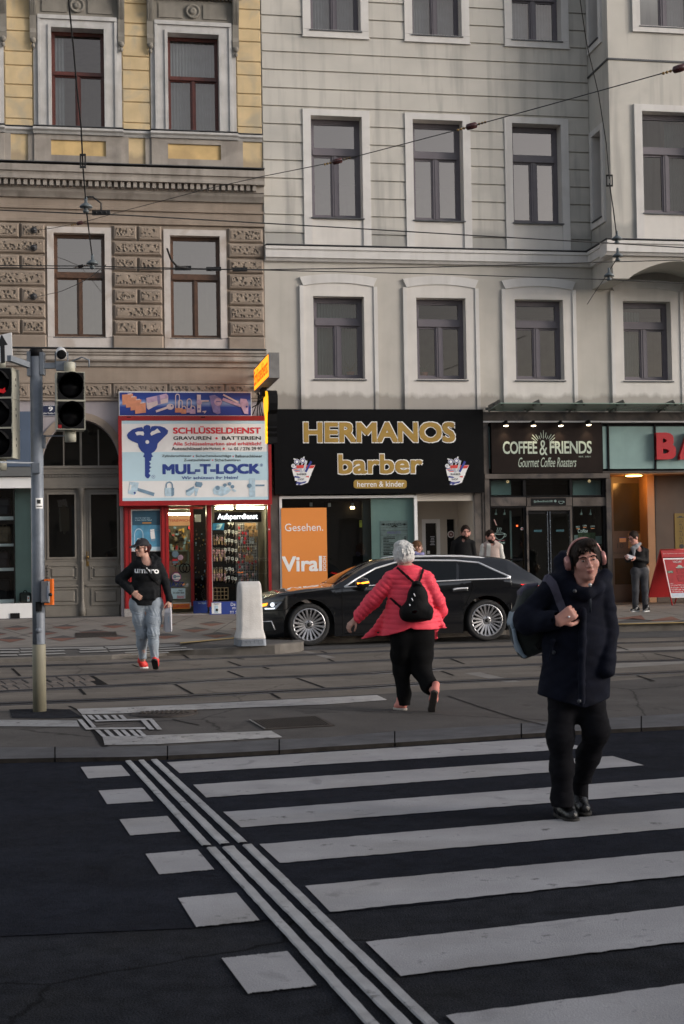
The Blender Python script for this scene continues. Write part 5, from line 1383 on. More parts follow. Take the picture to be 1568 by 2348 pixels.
# card with blue picture, cards of keys, key fobs on hooks
hv = -.50
def ring_pts(c,r_,n=10): return [c+EU*(r_*math.cos(2*math.pi*i/n))+Vector((0,0,r_*math.sin(2*math.pi*i/n))) for i in range(n+1)]
def keyring(name,m,label,grp,shape):
 o0 = Vector((0,0,0)); b = MB()
 b.use(mat('ring_metal',(.5,.45,.38),.3,.2,30,metal=1)); b.tube(ring_pts(o0-Vector((0,0,.02)),.02),.004,5)
 b.use(m)
 if shape == 0:
  b.box(-.018,.018,-.006,.006,-.12,-.045); b.ball((0,0,-.13),(.022,.012,.022),8)
 elif shape == 1:
  b.box(-.028,.028,-.004,.004,-.06,.01); b.use(m_ktxt).box(-.008,.008,-.0055,-.004,-.045,-.005); b.use(mat('ring_metal',(.5,.45,.38),.3,.2,30,metal=1)); b.tube([Vector((0,0,-.06)),Vector((.01,0,-.10)),Vector((-.008,0,-.14))],.008,6)
 elif shape == 2:
  b.ball((0,0,-.075),(.028,.015,.035),8); b.ball((-.012,0,-.125),(.01,.01,.025),6); b.ball((.014,0,-.125),(.01,.01,.025),6)
 else:
  b.box(-.022,.022,-.008,.008,-.105,-.04)
 o = b.build(name); tag(o,label,'keyring',grp); return o
m_brass2 = mat('old_brass',(.32,.22,.12),.4,.3,40,metal=.7)
GK = 'keyrings hung in the locksmith window'
protos = [keyring('keyring',m_brass2,'small brass keyring among many on the black board of the locksmith window',GK,0),keyring('keyring',m_wtxt,'white tagged keyring hung on the black board of the locksmith window',GK,1),
          keyring('keyring',mat('fob_pink',(.50,.28,.30),.5,.3,30),'pink charm keyring hung in rows in the locksmith window',GK,2),keyring('keyring',mat('fob_red',(.45,.02,.04),.4,.1),'red keyring hung on the wire grid of the locksmith window',GK,3),
          keyring('keyring',mat('fob_grey',(.30,.34,.40),.4,.2),'grey keyring hung on the wire grid of the locksmith window',GK,3)]
used = set()
def hang(k,x,y,w_=hv):
 u,v = F(*K5(x,y),w_); o = protos[k]
 if k in used:
  o = protos[k].copy(); COL.objects.link(o)
 used.add(k); o.location = FW(u,w_,v); o.rotation_euler = (0,rr.uniform(-.15,.15),FA+rr.uniform(-.4,.4))
for y,ks_ in ((312,(0,2)),(345,(0,0)),(428,(2,2)),(455,(0,2)),(492,(2,0)),(605,(0,0)),(640,(2,2)),(672,(2,0))):
 for k in range(5): hang(ks_[k % 2],932+k*24+rr.uniform(-4,4),y+rr.uniform(-4,4))
for y in (198,275,355,437,515,612,690):
 for k in range(4):
  if (y,k) not in ((198,0),(198,3),(612,3)): hang(1,1036+k*31+rr.uniform(-5,5),y+(k % 2)*6-(12 if k == 1 else 0))
for y in (222,268,318,350,408,470,530,575,640,690):
 for k in range(7):
  if rr.random() < .8: hang(rr.choice((3,4,4,2,0)),1160+k*24+rr.uniform(-6,6),y+rr.uniform(-6,6),-.57)
b = MF(); kp(b,K5,[(920,208),(1026,205),(1020,268),(920,270)],-.45,-.44,mat('card_blue',(.03,.20,.42),.4,.1)); kp(b,K5,[(950,262),(972,215),(1010,212),(985,265)],-.44,-.435,m_ltblue); kd(b,K5,968,232,16,-.435,-.43,m_steeld)
tag(b.build('picture_card'),'blue product card at the upper corner of the locksmith window','card')
cards = []
for x,y in ((1205,205),(1238,205),(1275,205),(1247,268),(1290,268),(1215,497),(1252,497)):
 b = MF().use(mat('kraft_card',(.34,.20,.10),.7,.12,20)); kb(b,K5,x,y,x+32,y+58,-.53,-.525); b.use(m_brass2); kd(b,K5,x+16,y+34,9,-.525,-.515)
 u,v = F(*K5(x+16,y+58),-.53)
 tag(b.build('key_card',loc=FW(u,-.53,v)),'brown card with a small charm on the wire grid of the locksmith window','card','brown cards in the locksmith window')
# ================================================================= shop with bags
ls = thing('shopfront',FW(FU(30,1418),0,0),'bag shop display with turquoise side panel, white shelves and white base','shopfront')
u0,u1,v0,v1 = SHL
b = MF().use(mat('fascia_blue',(.075,.105,.16),.5,.08,3)); b.box(u0,FU(97,1000),.002,.10,FV(60,1070),FV(60,944)); b.build('fascia',None,ls)
b = MF().use(mat('awning_grey',(.12,.125,.125),.5,.1,4)); b.box(u0,FU(97,1080),.002,.16,FV(60,1092),FV(60,1072)); b.use(m_white).box(u0,u1+.05,-.05,.06,FV(40,1119),FV(40,1094)); b.build('awning_box',None,ls)
b = MF().use(m_white).box(u0,u1+.05,-.3,.05,FV(40,1417),FV(40,1383)); b.use(mat('grey_plinth',(.13,.125,.13),.8,.15,4)).box(u0,u1+.1,-.3,.07,0,FV(40,1418)); b.use(m_groove).box(FU(24,1425),FU(46,1425),.07,.072,.02,.14); b.build('base',None,ls)
b = MF().use(m_blackm).box(u0,u1+.1,-1.6,-1.5,0,v1); b.box(u0,u1+.1,-1.6,-.05,v1,v1+.05); b.use(mat('pale_turquoise',(.52,.68,.62),.6,.08,2,streak=.1)).box(FU(33,1250),u1+.05,-.5,-.40,FV(40,1383),v1); b.use(m_blackm).box(FU(31,1250),FU(33,1250),-.6,-.05,FV(40,1383),v1)
b.use(m_white)
for y0,y1 in ((1183,1191),(1246,1252),(1302,1309),(1375,1383)): b.box(u0,FU(31,1250),-.9,-.3,FV(10,y1),FV(10,y0))
b.build('shelving',None,ls)
b = MF().use(g_shop).quad((u0,-.04,FV(40,1383)),(u1+.02,-.04,FV(40,1383)),(u1+.02,-.04,FV(40,1119)),(u0,-.04,FV(40,1119))); b.build('pane',None,ls)
def bag_sdf(c,sx,sy,sz):
 def f(Q):
  q = Q-np.array(c)
  d = sbox(q,(0,0,sz*.5),(sx/2,sy/2,sz/2),min(sx,sy)*.35); d = smin(d,sbox(q,(0,-sy*.45,sz*.32),(sx*.36,sy*.22,sz*.25),.03),.02)
  return smin(d,np.abs(np.linalg.norm(q[:,[0,2]]-np.array([0,sz]),axis=1)-sx*.16)+np.abs(q[:,1])*1.0-.012,.01)
 return f
def bag(px0,px1,py,h_px,w_,m,label,nm='backpack'):
 ua,va = F((px0+px1)/2,py,w_); c = FW(ua,w_,va); sx = FU(px1,py,w_)-FU(px0,py,w_); sz = FV(px0,py-h_px,w_)-va
 o = sdf_obj(nm,bag_sdf(c,sx,sx*.55,sz*.93),c-Vector((sx*.7,sx*.7,.05)),c+Vector((sx*.7,sx*.7,sz*1.25)),.016,m,loc=c)
 return tag(o,label,'bag')
o = bag(45,71,1382,26,-.25,mat('bag_green',(.03,.035,.03),.7,.2,20),'dark green backpack with a white price tag beside the turquoise panel')
b = MF().use(m_wtxt); q = rect(62,1366,68,1379,-.02); b.box(q[0],q[1],-.10,-.095,q[2],q[3]); b.use(mat('dot_orange',(.8,.1,.03),.5,0)); kd(b,Kx(0,0,1),65,1371,1.6,-.095,-.092)
t = b.build('price_tag',None,o,loc=o.location); t.location = (0,0,0)
bag(-4,27,1246,42,-.55,mat('bag_brown',(.13,.085,.05),.7,.3,15),'brown canvas rucksack on the second white shelf of the bag shop')
bag(-8,24,1302,40,-.6,mat('bag_plum',(.035,.018,.02),.6,.2,15),'dark plum bag on the third white shelf of the bag shop')
bag(-6,26,1183,44,-.6,mat('bag_navy',(.012,.013,.025),.6,.2,15),'navy bag on the topmost white shelf of the bag shop')
bag(-10,26,1375,50,-.6,m_blackm,'black bag on the lowest white shelf of the bag shop')
# house number plate
q = rect(97,929,134,954)
b = MF().use(mat('plate_blue',(.012,.018,.055),.4,.05,3)); b.box(q[0],q[1],.002,.02,q[2],q[3])
np_ = thing('street_plate',FW(q[0],0,q[2]),'dark blue enamel house number plate with a white 9','sign'); b.build('plate',None,np_)
b = MF().use(m_wtxt); b.text("9",FU(111,940),FU(121.5,940),FV(116,942.5),FV(116,932.5),.02,.05); b.text("Julius Tandler-Platz",q[0]+.012,q[1]-.012,q[2]+.035,q[2]+.085,.02,.02)
for a in (q[0]+.006,q[1]-.012): b.box(a,a+.006,.02,.0215,q[2]+.01,q[3]-.01)
for a in (q[2]+.006,q[3]-.012): b.box(q[0]+.006,q[1]-.006,.02,.022,a,a+.006)
b.build('lettering',None,np_)
# ================================================================= barber
bs = thing('shop_sign',FW(FU(868,1130),.1,FV(868,1131)),'wide black barber sign with gold letters edged in white','sign')
b = MF().use(m_black); q = rect(629,938,1109,1131,.22); b.box(q[0],q[1],.0,.22,q[2],q[3]); b.build('board',None,bs)
def gold(s,x0,y0,x1,y1,bo):
 b = MF(); kt(b,KBS,s,x0-3,y0-3,x1+3,y1+3,.22,bo+.05,m_wtxt,depth=.012); kt(b,KBS,s,x0+3,y0+3,x1-3,y1-3,.22,bo,m_gold,depth=.018); return b
gold("HERMANOS",268,143,1273,283,.08).build('lettering',None,bs)
gold("barber",497,355,1058,490,.055).build('lettering',None,bs)
b = MF(); kp(b,KBS,[(602+20-20*math.cos(a),0) for a in ()] or [(620+18*math.cos(R(a)),545-18*math.sin(R(a))) for a in range(180,89,-15)]+[(934+18*math.cos(R(a)),545-18*math.sin(R(a))) for a in range(90,-1,-15)]+[(934+18*math.cos(R(a)),565-18*math.sin(R(a))) for a in range(0,-91,-15)]+[(620+18*math.cos(R(a)),565-18*math.sin(R(a))) for a in range(-90,-181,-15)],.22,.235,m_gold)
kt(b,KBS,"herren & kinder",625,536,935,573,.235,.02,m_wtxt); b.build('strap_line',None,bs)
m_navy = mat('navy_print',(.03,.045,.26),.5,0); m_rd = mat('scarlet_print',(.62,.05,.04),.5,0); m_silv = mat('silver_print',(.5,.52,.58),.4,.1,20)
for ox in (0,1016):
 b = MF(); K = Kx(601.8+.3472*ox,917.0,.3472); w = .22
 kp(b,K,[(195,455),(225,430),(330,430),(348,428),(330,470),(318,500),(300,545),(260,560),(222,560),(230,530),(205,500)],w,w+.004,m_wtxt)
 for x,y,rx in ((227,407,15),(265,400,15)):
  kd(b,K,x,y,rx+3,w,w+.005,m_wtxt); kd(b,K,x,y,rx,w+.005,w+.007,m_navy); kd(b,K,x,y,rx-5,w+.007,w+.009,m_wtxt)
 kline(b,K,[(232,420),(262,478)],9,w+.004,w+.009,m_silv); kline(b,K,[(262,416),(250,478)],9,w+.004,w+.0095,m_silv); kline(b,K,[(205,388),(220,392)],7,w,w+.006,m_wtxt); kline(b,K,[(268,388),(276,374)],7,w,w+.006,m_wtxt)
 kp(b,K,[(222,432),(262,428),(335,432),(347,427),(335,450),(300,452),(262,450),(226,450)],w+.0096,w+.0115,m_rd)
 kline(b,K,[(290,400),(272,472)],13,w+.0116,w+.0135,m_wtxt); kline(b,K,[(290,402),(273,470)],8,w+.0135,w+.0145,m_silv)
 kline(b,K,[(322,405),(285,474)],14,w+.0146,w+.0165,m_navy); kd(b,K,203,434,13,w+.004,w+.012,m_wtxt); kd(b,K,203,434,9,w+.012,w+.013,m_silv)
 for k in range(4): kline(b,K,[(196+k*7,455+k*6),(230+k*8,446+k*8)],5,w+.004,w+.006+.0002*k,m_rd if k % 2 else m_navy)
 kp(b,K,[(200,478),(260,484),(322,474),(322,498),(260,506),(205,500)],w+.0166,w+.019,m_wtxt); kt(b,K,"BARBER",226,483,292,496,w+.019,.03,m_ktxt,shear=-.05)
 kp(b,K,[(290,500),(308,496),(304,512),(285,512)],w+.004,w+.017,m_rd); kp(b,K,[(212,500),(240,505),(252,515),(212,514)],w+.004,w+.016,m_navy)
 kp(b,K,[(212,512),(258,516),(298,508),(296,530),(258,540),(214,532)],w+.019,w+.021,m_wtxt); kt(b,K,"SHOP",232,517,274,529,w+.021,.03,m_ktxt)
 kp(b,K,[(224,540),(258,543),(290,534),(284,546),(256,552),(238,562),(236,550),(220,556)],w+.004,w+.012,m_navy)
 b.build('emblem',None,bs)
bf = thing('shopfront',FW(FU(860,1400),0,0),'barber shopfront with white framed window, marble pillars and a recessed cream entrance','shopfront')
vt = FV(868,1131)+.1; BD = -2.6
for x0,x1,d in ((621.6,641.5,-.3),(1090,1107,-2.6)): MF().use(m_marble).box(fx(x0),fx(x1),d,.03,0,vt).build('pillar',None,bf)
ua,ub_,uc,ud = fx(642),fx(958),fx(950),fx(1090)
vsil = FV(800,1356)
b = MF().use(m_white); b.box(ua,ua+.06,-.06,.05,0.02,FV(800,1136)); b.box(fx(951),fx(958),-.06,.05,.02,FV(950,1136)); b.box(ua+.06,fx(951),-.06,.05,FV(800,1142),FV(800,1136)); b.box(ua+.06,fx(951),-.06,.06,vsil-.05,vsil); b.use(m_marble).box(ua,fx(958),-.3,.02,0,vsil-.05); b.build('frame',None,bf)
b = MF().use(g_shop).quad((ua+.06,0,vsil),(fx(951),0,vsil),(fx(951),0,FV(800,1142)),(ua+.06,0,FV(800,1142))); b.build('pane',None,bf)
b = MF().use(mat('barber_dark',(.045,.045,.043),.7,.2,2)); b.box(ua,fx(1107),-4.1,-4.0,0,vt); b.box(ua-.05,ua,-4,-.05,0,vt); b.box(ua,fx(958),-4,-.05,vt-.05,vt); b.box(ua,fx(958),-4,-.1,-.02,.1)
b.use(m_shopw); b.box(fx(958),ud,-2.7,-.02,vt-.12,vt-.05)
b.use(m_blackm); q = rect(744,1149,830,1362,-.6); b.box(q[0],q[1],-.65,-.6,q[2],q[3]); b.use(mat('slate_green',(.06,.075,.07),.5,.1,2)); q = rect(832,1146,850,1362,-.3); b.box(q[0],q[1],-.35,-.3,q[2],q[3])
b.build('interior',None,bf)
b = MF().use(m_turql); q = rect(852,1142,950,1362,-.08); b.box(q[0],q[1],-.12,-.08,q[2],q[3]); b.build('screen',None,bf)
b = MF()
for x,y in ((755,1153),(808,1153),(876,1151),(713,1152)):
 u,v = F(x,y,-.45); b.use(m_blackm).box(u-.015,u+.015,-.46,-.44,v,v+.2); b.use(m_alu).box(u-.03,u+.03,-.48,-.42,v-.09,v)
u,v = F(808,1156,-.45); b.use(mat('spot_warm',(1,.8,.5),.5,0,emit=12,ecol=(1,.62,.28))).box(u-.045,u+.045,-.50,-.42,v-.11,v-.06)
b.use(mat('slip_yellow',(.5,.52,.05),.5,0)); kb(b,K6,676,228,694,277,-.29,-.285); kt(b,K6,"EN",679,232,692,245,-.285,0,m_ktxt)
b.build('spotlights',None,bf)
# entrance recess with glazed door
b = MF().use(m_shopw)
iw = -1.5
zt2 = vt-.12
hd_ = rect(968.6,1190,1009.8,1380,iw); mir = rect(1054,1188,1087,1380,iw); gap = rect(1026,1190,1044,1380,iw)
wall(b,fx(958,1300,iw)-.1,ud,0,zt2,[(hd_[0],hd_[1],0,hd_[3]),(gap[0],gap[1],.5,gap[3]),(mir[0],mir[1],.3,mir[3])],w=iw,dep=.12,jamb=m_shopw)
b.box(fx(958)-.02,fx(958),iw,-.07,0,zt2); b.box(ud-.02,ud,iw,-.02,0,zt2)
b.box(fx(958),ud,-.1,-.02,FV(1020,1148),zt2)
b.build('recess',None,bf)
b = MF().use(m_white)
for a,c in ((hd_[0],hd_[0]+.09),(hd_[1]-.09,hd_[1])): b.box(a,c,iw-.08,iw+.01,.02,hd_[3])
b.box(hd_[0]+.09,hd_[1]-.09,iw-.08,iw+.01,hd_[3]-.1,hd_[3]); b.use(m_blackm).box(hd_[0],hd_[1],iw-.3,iw-.25,0,hd_[3])
dd = b.build('door',None,bf); b = MF().use(g_shop).quad((hd_[0]+.09,iw-.03,.02),(hd_[1]-.09,iw-.03,.02),(hd_[1]-.09,iw-.03,hd_[3]-.1),(hd_[0]+.09,iw-.03,hd_[3]-.1)); b.build('pane',None,dd)
b = MF()
for k,wd in enumerate((30,22,26,30,24,34)): b.use(m_silv); kb(b,K6,1184-wd/2,340+k*11,1184+wd/2,345+k*11,iw-.02,iw-.018)
b.use(m_wtxt); kb(b,K6,1148,440,1166,462,iw-.02,iw-.017)
b.build('stickers',None,dd)
b = MF().use(m_blackm).box(gap[0],gap[1],iw-.14,iw-.10,.5,gap[3]); b.use(mat('lit_mirror',(.5,.40,.28),.5,.1,2)).box(mir[0],mir[1],iw-.14,iw-.11,.3,mir[3]); m_strip = mat('warm_strip',(1,.7,.35),.5,0,emit=5,ecol=(1,.58,.22))
for k in (.30,.55,.88): b.use(m_strip).box(mir[0]+(mir[1]-mir[0])*k,mir[0]+(mir[1]-mir[0])*k+.03,iw-.11,iw-.09,.5,mir[3]-.12)
kd(b,K6,1313,326,24,iw+.0,iw+.004,m_wtxt); kd(b,K6,1313,326,17,iw+.004,iw+.006,mat('badge_maroon',(.12,.02,.03),.5,0)); kt(b,K6,"W",1303,319,1323,334,iw+.006,.03,m_wtxt)
for k in range(14): a = 2*math.pi*k/14; kd(b,K6,1313+20.5*math.cos(a),326+20.5*math.sin(a),1.8,iw+.004,iw+.006,m_ktxt,6)
b.build('mirror_panel',None,bf)
# poster in the window
q = kr(K6,131,142,447,697,.01)
po = thing('advertising_poster',FW((q[0]+q[1])/2,.06,q[2]),'plain orange advertising poster with white writing in the barber window','poster')
b = MF().use(mat('poster_orange',(.72,.245,.045),.55,.02,2,emit=0)); b.box(q[0],q[1],.052,.07,q[2],q[3]); b.build('sheet',None,po)
b = MF(); kt(b,K6,"Gesehen.",155,250,422,303,.07,.0,m_wtxt); kt(b,K6,"Viral",135,478,414,585,.07,.06,m_wtxt)
q2 = kr(K6,420,478,443,580,.07); wd,ht = q2[1]-q2[0],q2[3]-q2[2]
b.text("DOOH",0,ht,0,wd,.07,.03,fn=lambda X,Z,y: (q2[1]-Z,y,q2[2]+X)); b.build('lettering',None,po)
# price list
q = kr(K6,822,230,1012,495,-.07)
pl = thing('price_list',FW((q[0]+q[1])/2,-.07,q[2]),'grey printed price list on the turquoise screen of the barber window','notice')
b = MF().use(mat('list_grey',(.26,.31,.31),.5,.2,9)); b.box(q[0],q[1],-.078,-.07,q[2],q[3]); b.build('sheet',None,pl)
b = MF(); kt(b,K6,"HERMANOS",862,246,968,266,-.07,0,m_blackm); kt(b,K6,"PREISLISTE",870,306,962,322,-.07,.03,m_vio); rr = random.Random(2)
for k in range(12): kb(b.use(m_blackm),K6,842,342+k*10.5,842+rr.uniform(35,85),347+k*10.5,-.07,-.068); kb(b,K6,986,342+k*10.5,1000,347+k*10.5,-.07,-.068)
kb(b,K6,842,463,905,470,-.07,-.068)
for x in (842,990):
 for a in range(0,180,30): kline(b,K6,[(x,262),(x+16*math.cos(R(a+15)),262-16*math.sin(R(a+15)))],3,-.07,-.067,m_blackm)
kp(b,K6,[(892,272),(918,262),(944,272),(930,276),(918,270),(906,276)],-.07,-.067,m_blackm); b.use(m_blackm)
for y in (278,298,330,452): kb(b,K6,824,y,1010,y+1.2,-.07,-.0685)
b.build('lettering',None,pl)
# ================================================================= canopy, coffee shop, bank entrance
cf = thing('shopfront',FW(FU(1250,1395),0,0),'coffee shop front in polished marble with black framed glazing and double doors','shopfront')
vcan = FV(1116,945)
b = MF().use(m_marble)
uE = W1r-.4
b.box(fx(1111),uE,-.3,.06,FV(1240,965),vcan); b.box(fx(1107.5),fx(1124),-.4,.05,0,FV(1115,965)); b.use(m_alu).box(fx(1111),uE,-.28,.07,FV(1240,969),FV(1240,965.5))
b.use(m_marble); b.box(fx(1113),fx(1400),-.3,.10,FV(1250,1097),FV(1250,1086)); b.box(fx(1391),fx(1402),-1.3,.08,0,FV(1395,1097)); b.box(fx(1113),fx(1120),-.2,.07,0,FV(1116,1097))
for x0,x1 in ((115,380),(387,725),(731,990)): r = kr(K19,x0,768,x1,832); b.box(r[0],r[1],-.12,.03,r[2],r[3])
b.build('marble_cladding',None,cf)
b = MF().use(m_blackm)
vfl = .12; ztr = FV(1250,1097)
fr_ = [FU(1122,1250),FU(1203,1250),FU(1208,1250),FU(1310,1250),FU(1314,1250),FU(1391,1250)]
for a in (fr_[0],fr_[1],fr_[3],fr_[5]-.06): b.box(a-.02,a+.05,-.12,.02,0,ztr)
for y0,y1 in ((1097,1100),(1136,1139),(1160,1163)): b.box(fr_[0],fr_[5],-.1,.015,FV(1250,y1),FV(1250,y0))
b.box(fr_[0],fr_[1],-.1,.02,0,.35); b.box(fr_[3],fr_[5],-.1,.02,0,.35)
b.build('frame',None,cf)
b = MF().use(g_shop)
b.quad((fr_[0],-.05,.3),(fr_[5],-.05,.3),(fr_[5],-.05,ztr),(fr_[0],-.05,ztr)); b.build('pane',None,cf)
b = MF().use(mat('coffee_dark',(.018,.018,.02),.6,.2,2)); b.box(fr_[0],fr_[5],-3,-2.9,0,ztr+.2); b.box(fr_[0]-.03,fr_[0],-3,-.1,0,ztr); b.box(fr_[5],fr_[5]+.03,-3,-.1,0,ztr); b.box(fr_[0],fr_[5],-3,-.1,ztr,ztr+.1); b.box(fr_[0],fr_[5],-3,-.1,-.02,.1)
b.use(m_turq);
for x0,x1 in ((120,270),(735,905)): r = kr(K19,x0,640,x1,750,-.3); b.box(r[0],r[1],-.35,-.3,r[2],r[3])
r = kr(K19,905,640,975,750,-.3); b.use(m_turql).box(r[0],r[1],-.34,-.3,r[2],r[3]); r = kr(K20,955,60,985,590,-.3); b.use(m_turq).box(r[0],r[1],-.35,-.3,r[2],r[3])
r = kr(K20,265,80,277,560,-.3); b.use(m_turql).box(r[0],r[1],-.33,-.3,r[2],r[3]); r = kr(K20,365,80,374,580,-.2); b.box(r[0],r[1],-.23,-.2,r[2],r[3])
for x,y in ((245,650),(857,645)): kd(b,K19,x,y,11,.02,.03,mat('brass_button',(.5,.42,.22),.4,.1)); kd(b,K19,x,y,3,.03,.032,m_ktxt)
b.use(m_turql); kb(b,K20,745,262,775,300,-.3,-.28); kb(b,K20,905,270,955,330,-.3,-.28); b.use(mat('plant_picture',(.06,.12,.05),.6,.6,20)); kb(b,K20,773,245,903,300,-.28,-.27)
b.build('interior',None,cf)
# door leaves with steel stiles
for a,c in ((1210,1257),(1261,1308)):
 b = MF().use(m_marble if False else m_alu); ua,uc2 = FU(a,1270),FU(c,1270)
 st_ = mat('steel_stile',(.30,.34,.40),.25,.1,6,metal=.9)
 b.use(st_); zd = FV(1260,1172)
 b.box(ua,ua+.02,-.03,.03,.12,zd); b.box(uc2-.02,uc2,-.03,.03,.12,zd)
 b.use(m_blackm).box(ua+.02,uc2-.02,-.02,.01,zd-.06,zd); b.box(ua+.02,uc2-.02,-.02,.01,.12,.26)
 d = b.build('door',None,cf)
 b = MF().use(g_shop).quad((ua,.0,.2),(uc2,.0,.2),(uc2,.0,zd),(ua,.0,zd)); b.build('pane',None,d)
 b = MF().use(mat('door_mark',(.02,.08,.10),.4,0)); um = (ua+uc2)/2; zm = FV(1235,1217); b.box(um-.1,um+.1,.012,.015,zm-.025,zm+.025); b.text("DRÜCKEN" if a < 1220 else "ZIEHEN",um-.07,um+.07,zm-.012,zm+.012,.015,.02); b.build('sticker',None,d)
b = MF().use(m_marble); r0,r1 = FU(1207,1270),FU(1311,1270); z = FV(1260,1161); b.box(r0,r0+.045,-.06,.06,0,z); b.box(r1-.045,r1,-.06,.06,0,z); b.box(r0+.045,r1-.045,-.06,.06,FV(1260,1170),z); b.build('door_surround',None,cf)
# window graphics
b = MF(); m_neon = mat('window_lettering',(.25,.36,.34),.5,0); m_nred = mat('window_red',(.30,.08,.12),.5,0); w = -.03
for k in range(3): kline(b,K20,[(168+k*13,240),(164+k*13,228),(171+k*13,218),(167+k*13,206)],2.4,w,w+.004,m_neon)
karc(b,K20,185,252,37,6,0,360,2.4,w,w+.004,m_neon,20); karc(b,K20,185,255,36,42,180,360,2.6,w,w+.004,m_neon); karc(b,K20,222,264,12,12,-90,130,2.4,w,w+.004,m_neon); karc(b,K20,185,298,40,7,200,350,2.6,w,w+.004,m_nred)
kt(b,K20,"Coffee",128,308,224,330,w,0,m_neon); kt(b,K20,"Coffee",770,216,845,245,w,.01,m_neon,shear=.25)
for x0,y0,s in ((757,195,"BEST"),(808,185,"Coffee"),(868,192,"IN TOWN")): kt(b,K20,s,x0,y0,x0+30,y0+12,w,0,m_neon); kb(b.use(mat('stripe_orange',(.35,.14,.05),.5,0)),K20,x0+2,y0+18,x0+28,y0+23,w,w+.003)
kline(b,K20,[(143,145),(162,190)],7,w,w+.004,mat('window_pink',(.35,.22,.2),.5,0)); kd(b,K20,353,215,11,w,w+.004,m_wtxt); kd(b,K20,353,215,6,w+.004,w+.006,m_rd); kd(b,K20,316,193,6,w,w+.003,mat('red_lamp',(1,.1,.02),.5,0,emit=2,ecol=(1,.1,.02)))
for x in (158,222,798,867): kline(b,K20,[(x,70),(x,95)],4,-.2,-.18,m_turql); kp(b,K20,[(x-5,95),(x+5,95),(x+8,110),(x-8,110)],-.22,-.16,m_turql)
b.build('window_graphics',None,cf)
b = MF().use(m_blackm); kb(b,K19,425,773,683,828,.03,.045); kt(b,K19,"@coffeeandfriends1090",440,788,582,808,.045,0,m_neon); karc(b,K19,602,795,9,9,0,360,2.5,.045,.048,m_neon,4); kd(b,K19,602,795,4,.045,.048); karc(b,K19,645,796,18,20,180,360,2.4,.045,.048); kline(b,K19,[(626,796),(665,796)],2.4,.045,.0485); karc(b,K19,664,802,6,6,-90,90,2,.045,.048)
b.build('plaque',None,cf)
# sign
cs = thing('shop_sign',FW(FU(1253,1084),.1,FV(1253,1085)),'dark brown coffee shop sign with pale green letters under four small spotlights','sign')
m_cream = mat('pale_green_letter',(.38,.45,.39),.6,.05,10)
b = MF().use(mat('sign_brown',(.012,.0075,.0065),.55,.2,3,spec=.12)); r = kr(K19,124,205,953,585,.12); b.box(r[0],r[1],-.1,.12,r[2],r[3]); b.build('board',None,cs)
b = MF(); w = .12
kt(b,K19,"COFFEE",208,347,466,442,w,.035,m_cream,space=.92); kt(b,K19,"&",483,338,542,452,w,.0,m_cream); kt(b,K19,"FRIENDS",560,345,875,440,w,.035,m_cream,space=.92); kt(b,K19,"EST. 2001",778,457,865,467,w,0,m_cream); kt(b,K19,"Gourmet Coffee Roasters",325,468,760,540,w,-.008,m_cream,shear=.35)
for k in range(17):
 a = R(12+k*9.75); r0 = 62+(k % 2)*8; r1 = r0+ (52 if k % 4 == 0 else 34 if k % 2 else 24)*(.7+.5*math.sin(a))
 kline(b,K19,[(513-r0*1.1*math.cos(a),390-r0*math.sin(a)),(513-r1*1.1*math.cos(a),390-r1*math.sin(a))],4,w,w+.004,m_cream)
b.build('lettering',None,cs)
for x,y in ((232,224),(438,224),(643,224),(853,218)):
 u,v = F(*K19(x,y),.28); lp_ = thing('spotlight',FW(u,.25,v),'small black spotlight shining down the brown coffee sign','spotlight','spotlights over the coffee sign')
 b = MF().use(m_blackm); b.box(u-.02,u+.02,.03,.30,v+.06,v+.09); b.xf = None; b.lathe([(.035,.10),(.06,.03),(.075,-.02),(.07,-.02)],FW(u,.28,v),Vector((0,0,1))-EN*.15,14,True); b.build('lamp_body',None,lp_)
 b = MB().use(mat('spot_bulb',(1,.85,.6),.5,0,emit=7,ecol=(1,.80,.52))); b.lathe([(.001,-.035),(.05,-.03),(.06,-.022)],FW(u,.28,v),Vector((0,0,1))-EN*.15,12); b.build('bulb',None,lp_)
 li = bpy.data.lights.new('spot','SPOT'); li.energy = 6; li.color = (1,.8,.55); li.spot_size = R(75); li.spot_blend = .8; li.shadow_soft_size = .04
 lo = bpy.data.objects.new('spot',li); COL.objects.link(lo); lo.location = FW(u,.30,v-.06); lo.rotation_euler = (EN*-.45+Vector((0,0,-1))).to_track_quat('-Z','Y').to_euler()
# turquoise glass band and letters
gb = thing('glass_band',FW(FU(1480,1074),0,FV(1480,1075)),'band of frosted turquoise glass panels in black frames above the entrance','glass panel')
b = MF().use(m_blackm); r = kr(K19,100,215,2100,566,0); b.box(r[0],r[1],-.3,-.1,r[2],r[3]); b.use(m_marble); rb = kr(K19,955,568,2100,580,0); b.box(rb[0],rb[1],-.3,.03,rb[2],rb[3])
for x in (953,1002,1353,1705): r2 = kr(K19,x-6,220,x+6,560); b.use(m_blackm).box(r2[0],r2[1],-.1,.0,r2[2],r2[3])
b.build('frame',None,gb)
b = MF().use(m_turq)
for x0,x1 in ((108,124),(957,993),(1008,1346),(1361,1698),(1712,2050)): r2 = kr(K19,x0,235,x1,552); b.box(r2[0],r2[1],-.1,-.03,r2[2],r2[3])
b.build('panel',None,gb)
m_bred = mat('red_letter',(.42,.008,.016),.4,.05,4)
